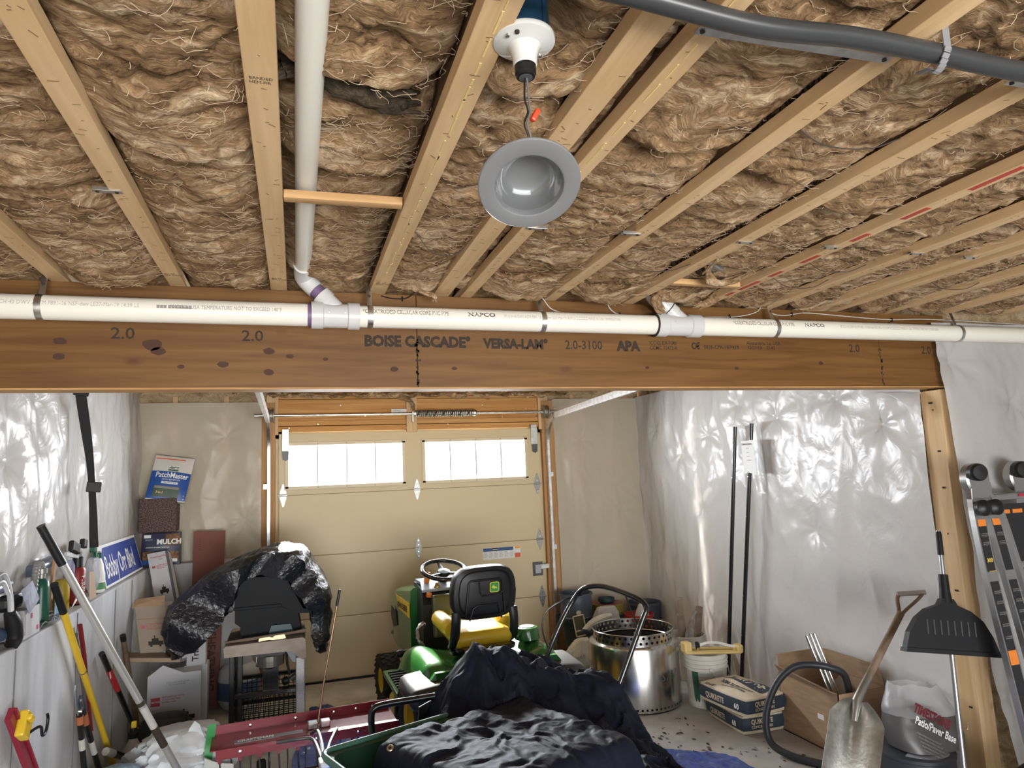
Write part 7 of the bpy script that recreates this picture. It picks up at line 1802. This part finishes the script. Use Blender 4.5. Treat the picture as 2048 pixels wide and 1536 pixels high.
gtube((-1.205, 3.86, 1.36), (-1.18, 4.10, 1.385), .028, 'blue-grey sealant tube lying behind the wooden stick', TBG)
tag(obj('map_card', MB().prism([(-1.095, 3.44, 1.325), (-1.11, 3.61, 1.345), (-1.105, 3.70, 1.255), (-1.09, 3.53, 1.215)], (-.003, 0, 0)), mat('card_print', (.42, .46, .55), .4, col2=(.25, .24, .36), scale=30), smooth=0), 'glossy printed card propped against the green gas cylinder', 'card')
t, patch, tx = carton('small_white_box', 'small white carton with red arrow on the ledge below the glossy card', 'box', (-1.098, 3.50, LZ + .002), (0, .19, 0), (-.004, .0, .12), (-.09, 0, 0), WCART)
tx('Winchester', .022, .10, .12, INKG, rot=1, sx=.8); patch('red_mark', .42, .52, .62, .80, RCM); patch('red_mark', .80, .90, .12, .28, RCM)
tag(obj('black_case', MB().box((-1.17, 3.54, 1.27), (.06, .16, .07), bev=.02), BLACK, smooth=0), 'black plastic tool case behind the small white carton', 'case')
gcn = thing('gas_cylinder', 'green camping gas cylinder with grey corrugated hose on the ledge', 'gas cylinder', (-1.16, 3.86, LZ))
obj('body', MB().lathe([(.030, 0), (.036, .008), (.036, .17), (.030, .20), (.016, .215)], (-1.15, 3.86, LZ), seg=24), mat('cyl_green', (.012, .09, .055), .3), gcn); obj('valve', MB().lathe([(.016, .21), (.016, .235), (.024, .238), (.024, .26), (.01, .265)], (-1.15, 3.86, LZ), seg=16), mat('valve_grey', (.30, .29, .27), .4, .6), gcn)
hpts = smooth_path([(-1.15, 3.86, 1.37), (-1.15, 3.83, 1.40), (-1.15, 3.79, 1.385), (-1.15, 3.77, 1.33), (-1.15, 3.76, 1.26)], 8); obj('corrugated_hose', MB().tube(hpts, [.014 + .003 * (k % 2) for k in range(len(hpts))], 12), mat('hose_grey', (.22, .22, .21), .5), gcn, smooth=20)
tag(obj('paint_stick', MB().box((-1.14, 3.985, 1.30), (.012, .034, .30), rot=(.12, .1, 0), bev=.003), mat('stick_wood', (.38, .22, .11), .7), smooth=0), 'flat wooden paint stick standing behind the green gas cylinder', 'wood stick')
tag(obj('blue_leaflet', MB().slab(np.array([[(-1.115 - .02 * math.sin(i * .5), 3.95 + .15 * i / 6, LZ + .002 + (.13 - .08 * i / 6) * j / 5) for j in range(6)] for i in range(7)]), .002), mat('leaflet_blue', (.28, .44, .58), .4), smooth=60), 'curled pale blue leaflet on the ledge behind the yellow pole', 'leaflet')
tag(obj('glossy_booklet', MB().slab(np.array([[(-1.13 - .03 * i / 6, 4.06 + .34 * i / 6, 1.365 - .10 * i / 6 + .055 * j / 5 - .02 * math.sin(i)) for j in range(6)] for i in range(7)]), .006), mat('booklet', (.30, .30, .46), .35, col2=(.10, .10, .14), scale=18), smooth=60), 'glossy booklet lying across the top of the ledge clutter', 'booklet')
ccl = thing('bar_clamp', 'black plastic bar clamp on top of the ledge clutter near the red can', 'clamp', (-1.16, 4.35, 1.38))
obj('jaw', MB().box((-1.15, 4.36, 1.425), (.03, .13, .06), rot=(-.25, 0, 0), bev=.01), BLACK, ccl, smooth=0); obj('jaw_pad', MB().box((-1.14, 4.49, 1.435), (.03, .06, .05), rot=(-.2, 0, 0), bev=.008), BLACK, ccl, smooth=0); obj('bar', MB().box((-1.155, 4.34, 1.385), (.012, .22, .02), rot=(-.15, 0, 0)), GALV, ccl, smooth=0)
def can(c, r, h, m, label, txt=None, cap=None, name='spray_can'):
    t = thing(name, label, 'can', c)
    obj('body', MB().lathe([(r * .94, 0), (r, .004), (r, h - .02), (r * .8, h - .004), (r * .55, h)], c, seg=28), m, t)
    if cap: obj('cap', MB().lathe([(r * .62, h - .002), (r * .62, h + .05), (r * .5, h + .055), (0, h + .055)], c, seg=20), cap, t)
    if txt: text(txt, .034, (0, 0, 0), FX, FZ, PAPER, t, 'print', bold=.03, sx=.8, warp=lambda cx, cy: (c[0] + (r + .0006) * math.cos(-.75 + cy / r), c[1] + (r + .0006) * math.sin(-.75 + cy / r), c[2] + .02 + cx))
    return t
can((-1.16, 4.47, LZ), .042, .20, mat('can_red', (.24, .02, .02), .4), 'red printed can with black cap on the ledge', 'TRUFUEL 4', BLACK)
can((-1.18, 4.28, LZ), .036, .16, mat('can_yellow', (.45, .32, .02), .4), 'yellow can half hidden behind the yellow pole on the ledge')
tag(obj('envelope', MB().prism([(-1.11, 4.20, LZ + .015), (-1.11, 4.34, LZ + .055), (-1.115, 4.33, LZ + .075)], (-.002, 0, 0)), PAPER, smooth=0), 'white torn paper corner in the ledge clutter', 'paper')
tag(obj('cardboard_piece', MB().prism([(-1.108, 4.52, LZ + .004), (-1.108, 4.66, LZ + .004), (-1.118, 4.64, LZ + .15), (-1.118, 4.54, LZ + .16)], (-.003, 0, 0)), mat('tan_card2', (.42, .29, .19), .7), smooth=0), 'tan cardboard piece standing beside the red can', 'cardboard')
lump_bag('clear_package', 'clear plastic package standing between red can and spray bottle', 'package', (-1.16, 4.78, LZ), (.06, .14, .22), poly_material('pack_clear', (.7, .72, .78), .6), 21.0, .0, top_pinch=.7)
sb = thing('spray_bottle', 'white spray bottle with green trigger beside the street sign', 'spray bottle', (-1.155, 4.87, LZ))
obj('bottle', MB().lathe([(.036, 0), (.042, .008), (.042, .11), (.036, .13), (.030, .17), (.018, .20), (.015, .215)], (-1.155, 4.87, LZ), seg=26), WHITE, sb); obj('collar', MB().lathe([(.02, .0), (.02, .025), (.012, .03)], (-1.155, 4.87, LZ + .205), seg=18), mat('trigger_green', (.01, .10, .05), .35), sb)
obj('spray_head', MB().prism([(-1.14, 4.88, LZ + .235), (-1.14, 4.885, LZ + .275), (-1.14, 4.82, LZ + .285), (-1.14, 4.76, LZ + .28), (-1.14, 4.76, LZ + .255), (-1.14, 4.85, LZ + .25)], (-.03, 0, 0)), WHITE, sb, smooth=0)
obj('trigger', MB().tube(smooth_path([(-1.155, 4.80, LZ + .26), (-1.15, 4.775, LZ + .235), (-1.15, 4.765, LZ + .19)], 4), .011, 8), MATS['trigger_green'], sb); obj('nozzle', MB().box((-1.155, 4.755, LZ + .268), (.035, .035, .035), bev=.006), MATS['trigger_green'], sb, smooth=0)
obj('label', MB().lathe([(.0425, .02), (.0425, .06)], (-1.155, 4.87, LZ), seg=26), mat('label_lime', (.10, .28, .12), .5), sb)
tag(obj('folded_rag', MB().slab(np.array([[(-1.105 - .05 * j / 5, 3.72 + .36 * i / 10, LZ + .004 + .02 * abs(math.sin(i * .9)) * (1 - j / 7)) for j in range(6)] for i in range(11)]), .003), mat('rag_grey', (.25, .25, .26), .5, bump=.4, bscale=30), smooth=60), 'grey plastic film scrap along the ledge edge', 'rag')

# dry leaves and grit on the concrete by the fire pit
lf = MB(); rl_ = random.Random(11)
for k in range(150):
    x0 = rl_.uniform(1.6, 2.9); y0 = rl_.uniform(3.3, 4.45); a = rl_.uniform(0, 6.28); l = rl_.uniform(.006, .022)
    c = Vector((x0, y0, .0035)); u = Vector((math.cos(a), math.sin(a), .12)) * l; v = Vector((-math.sin(a), math.cos(a), 0)) * l * .45
    lf.add([c - u, c + v, c + u, c - v + Vector((0, 0, .004))], [(0, 1, 2), (0, 2, 3)])
tag(obj('leaf_litter', lf, mat('dry_leaf', (.07, .045, .03), .9), smooth=0), 'scattered dry leaf bits on the concrete near the fire pit', 'leaf litter', kind='stuff')
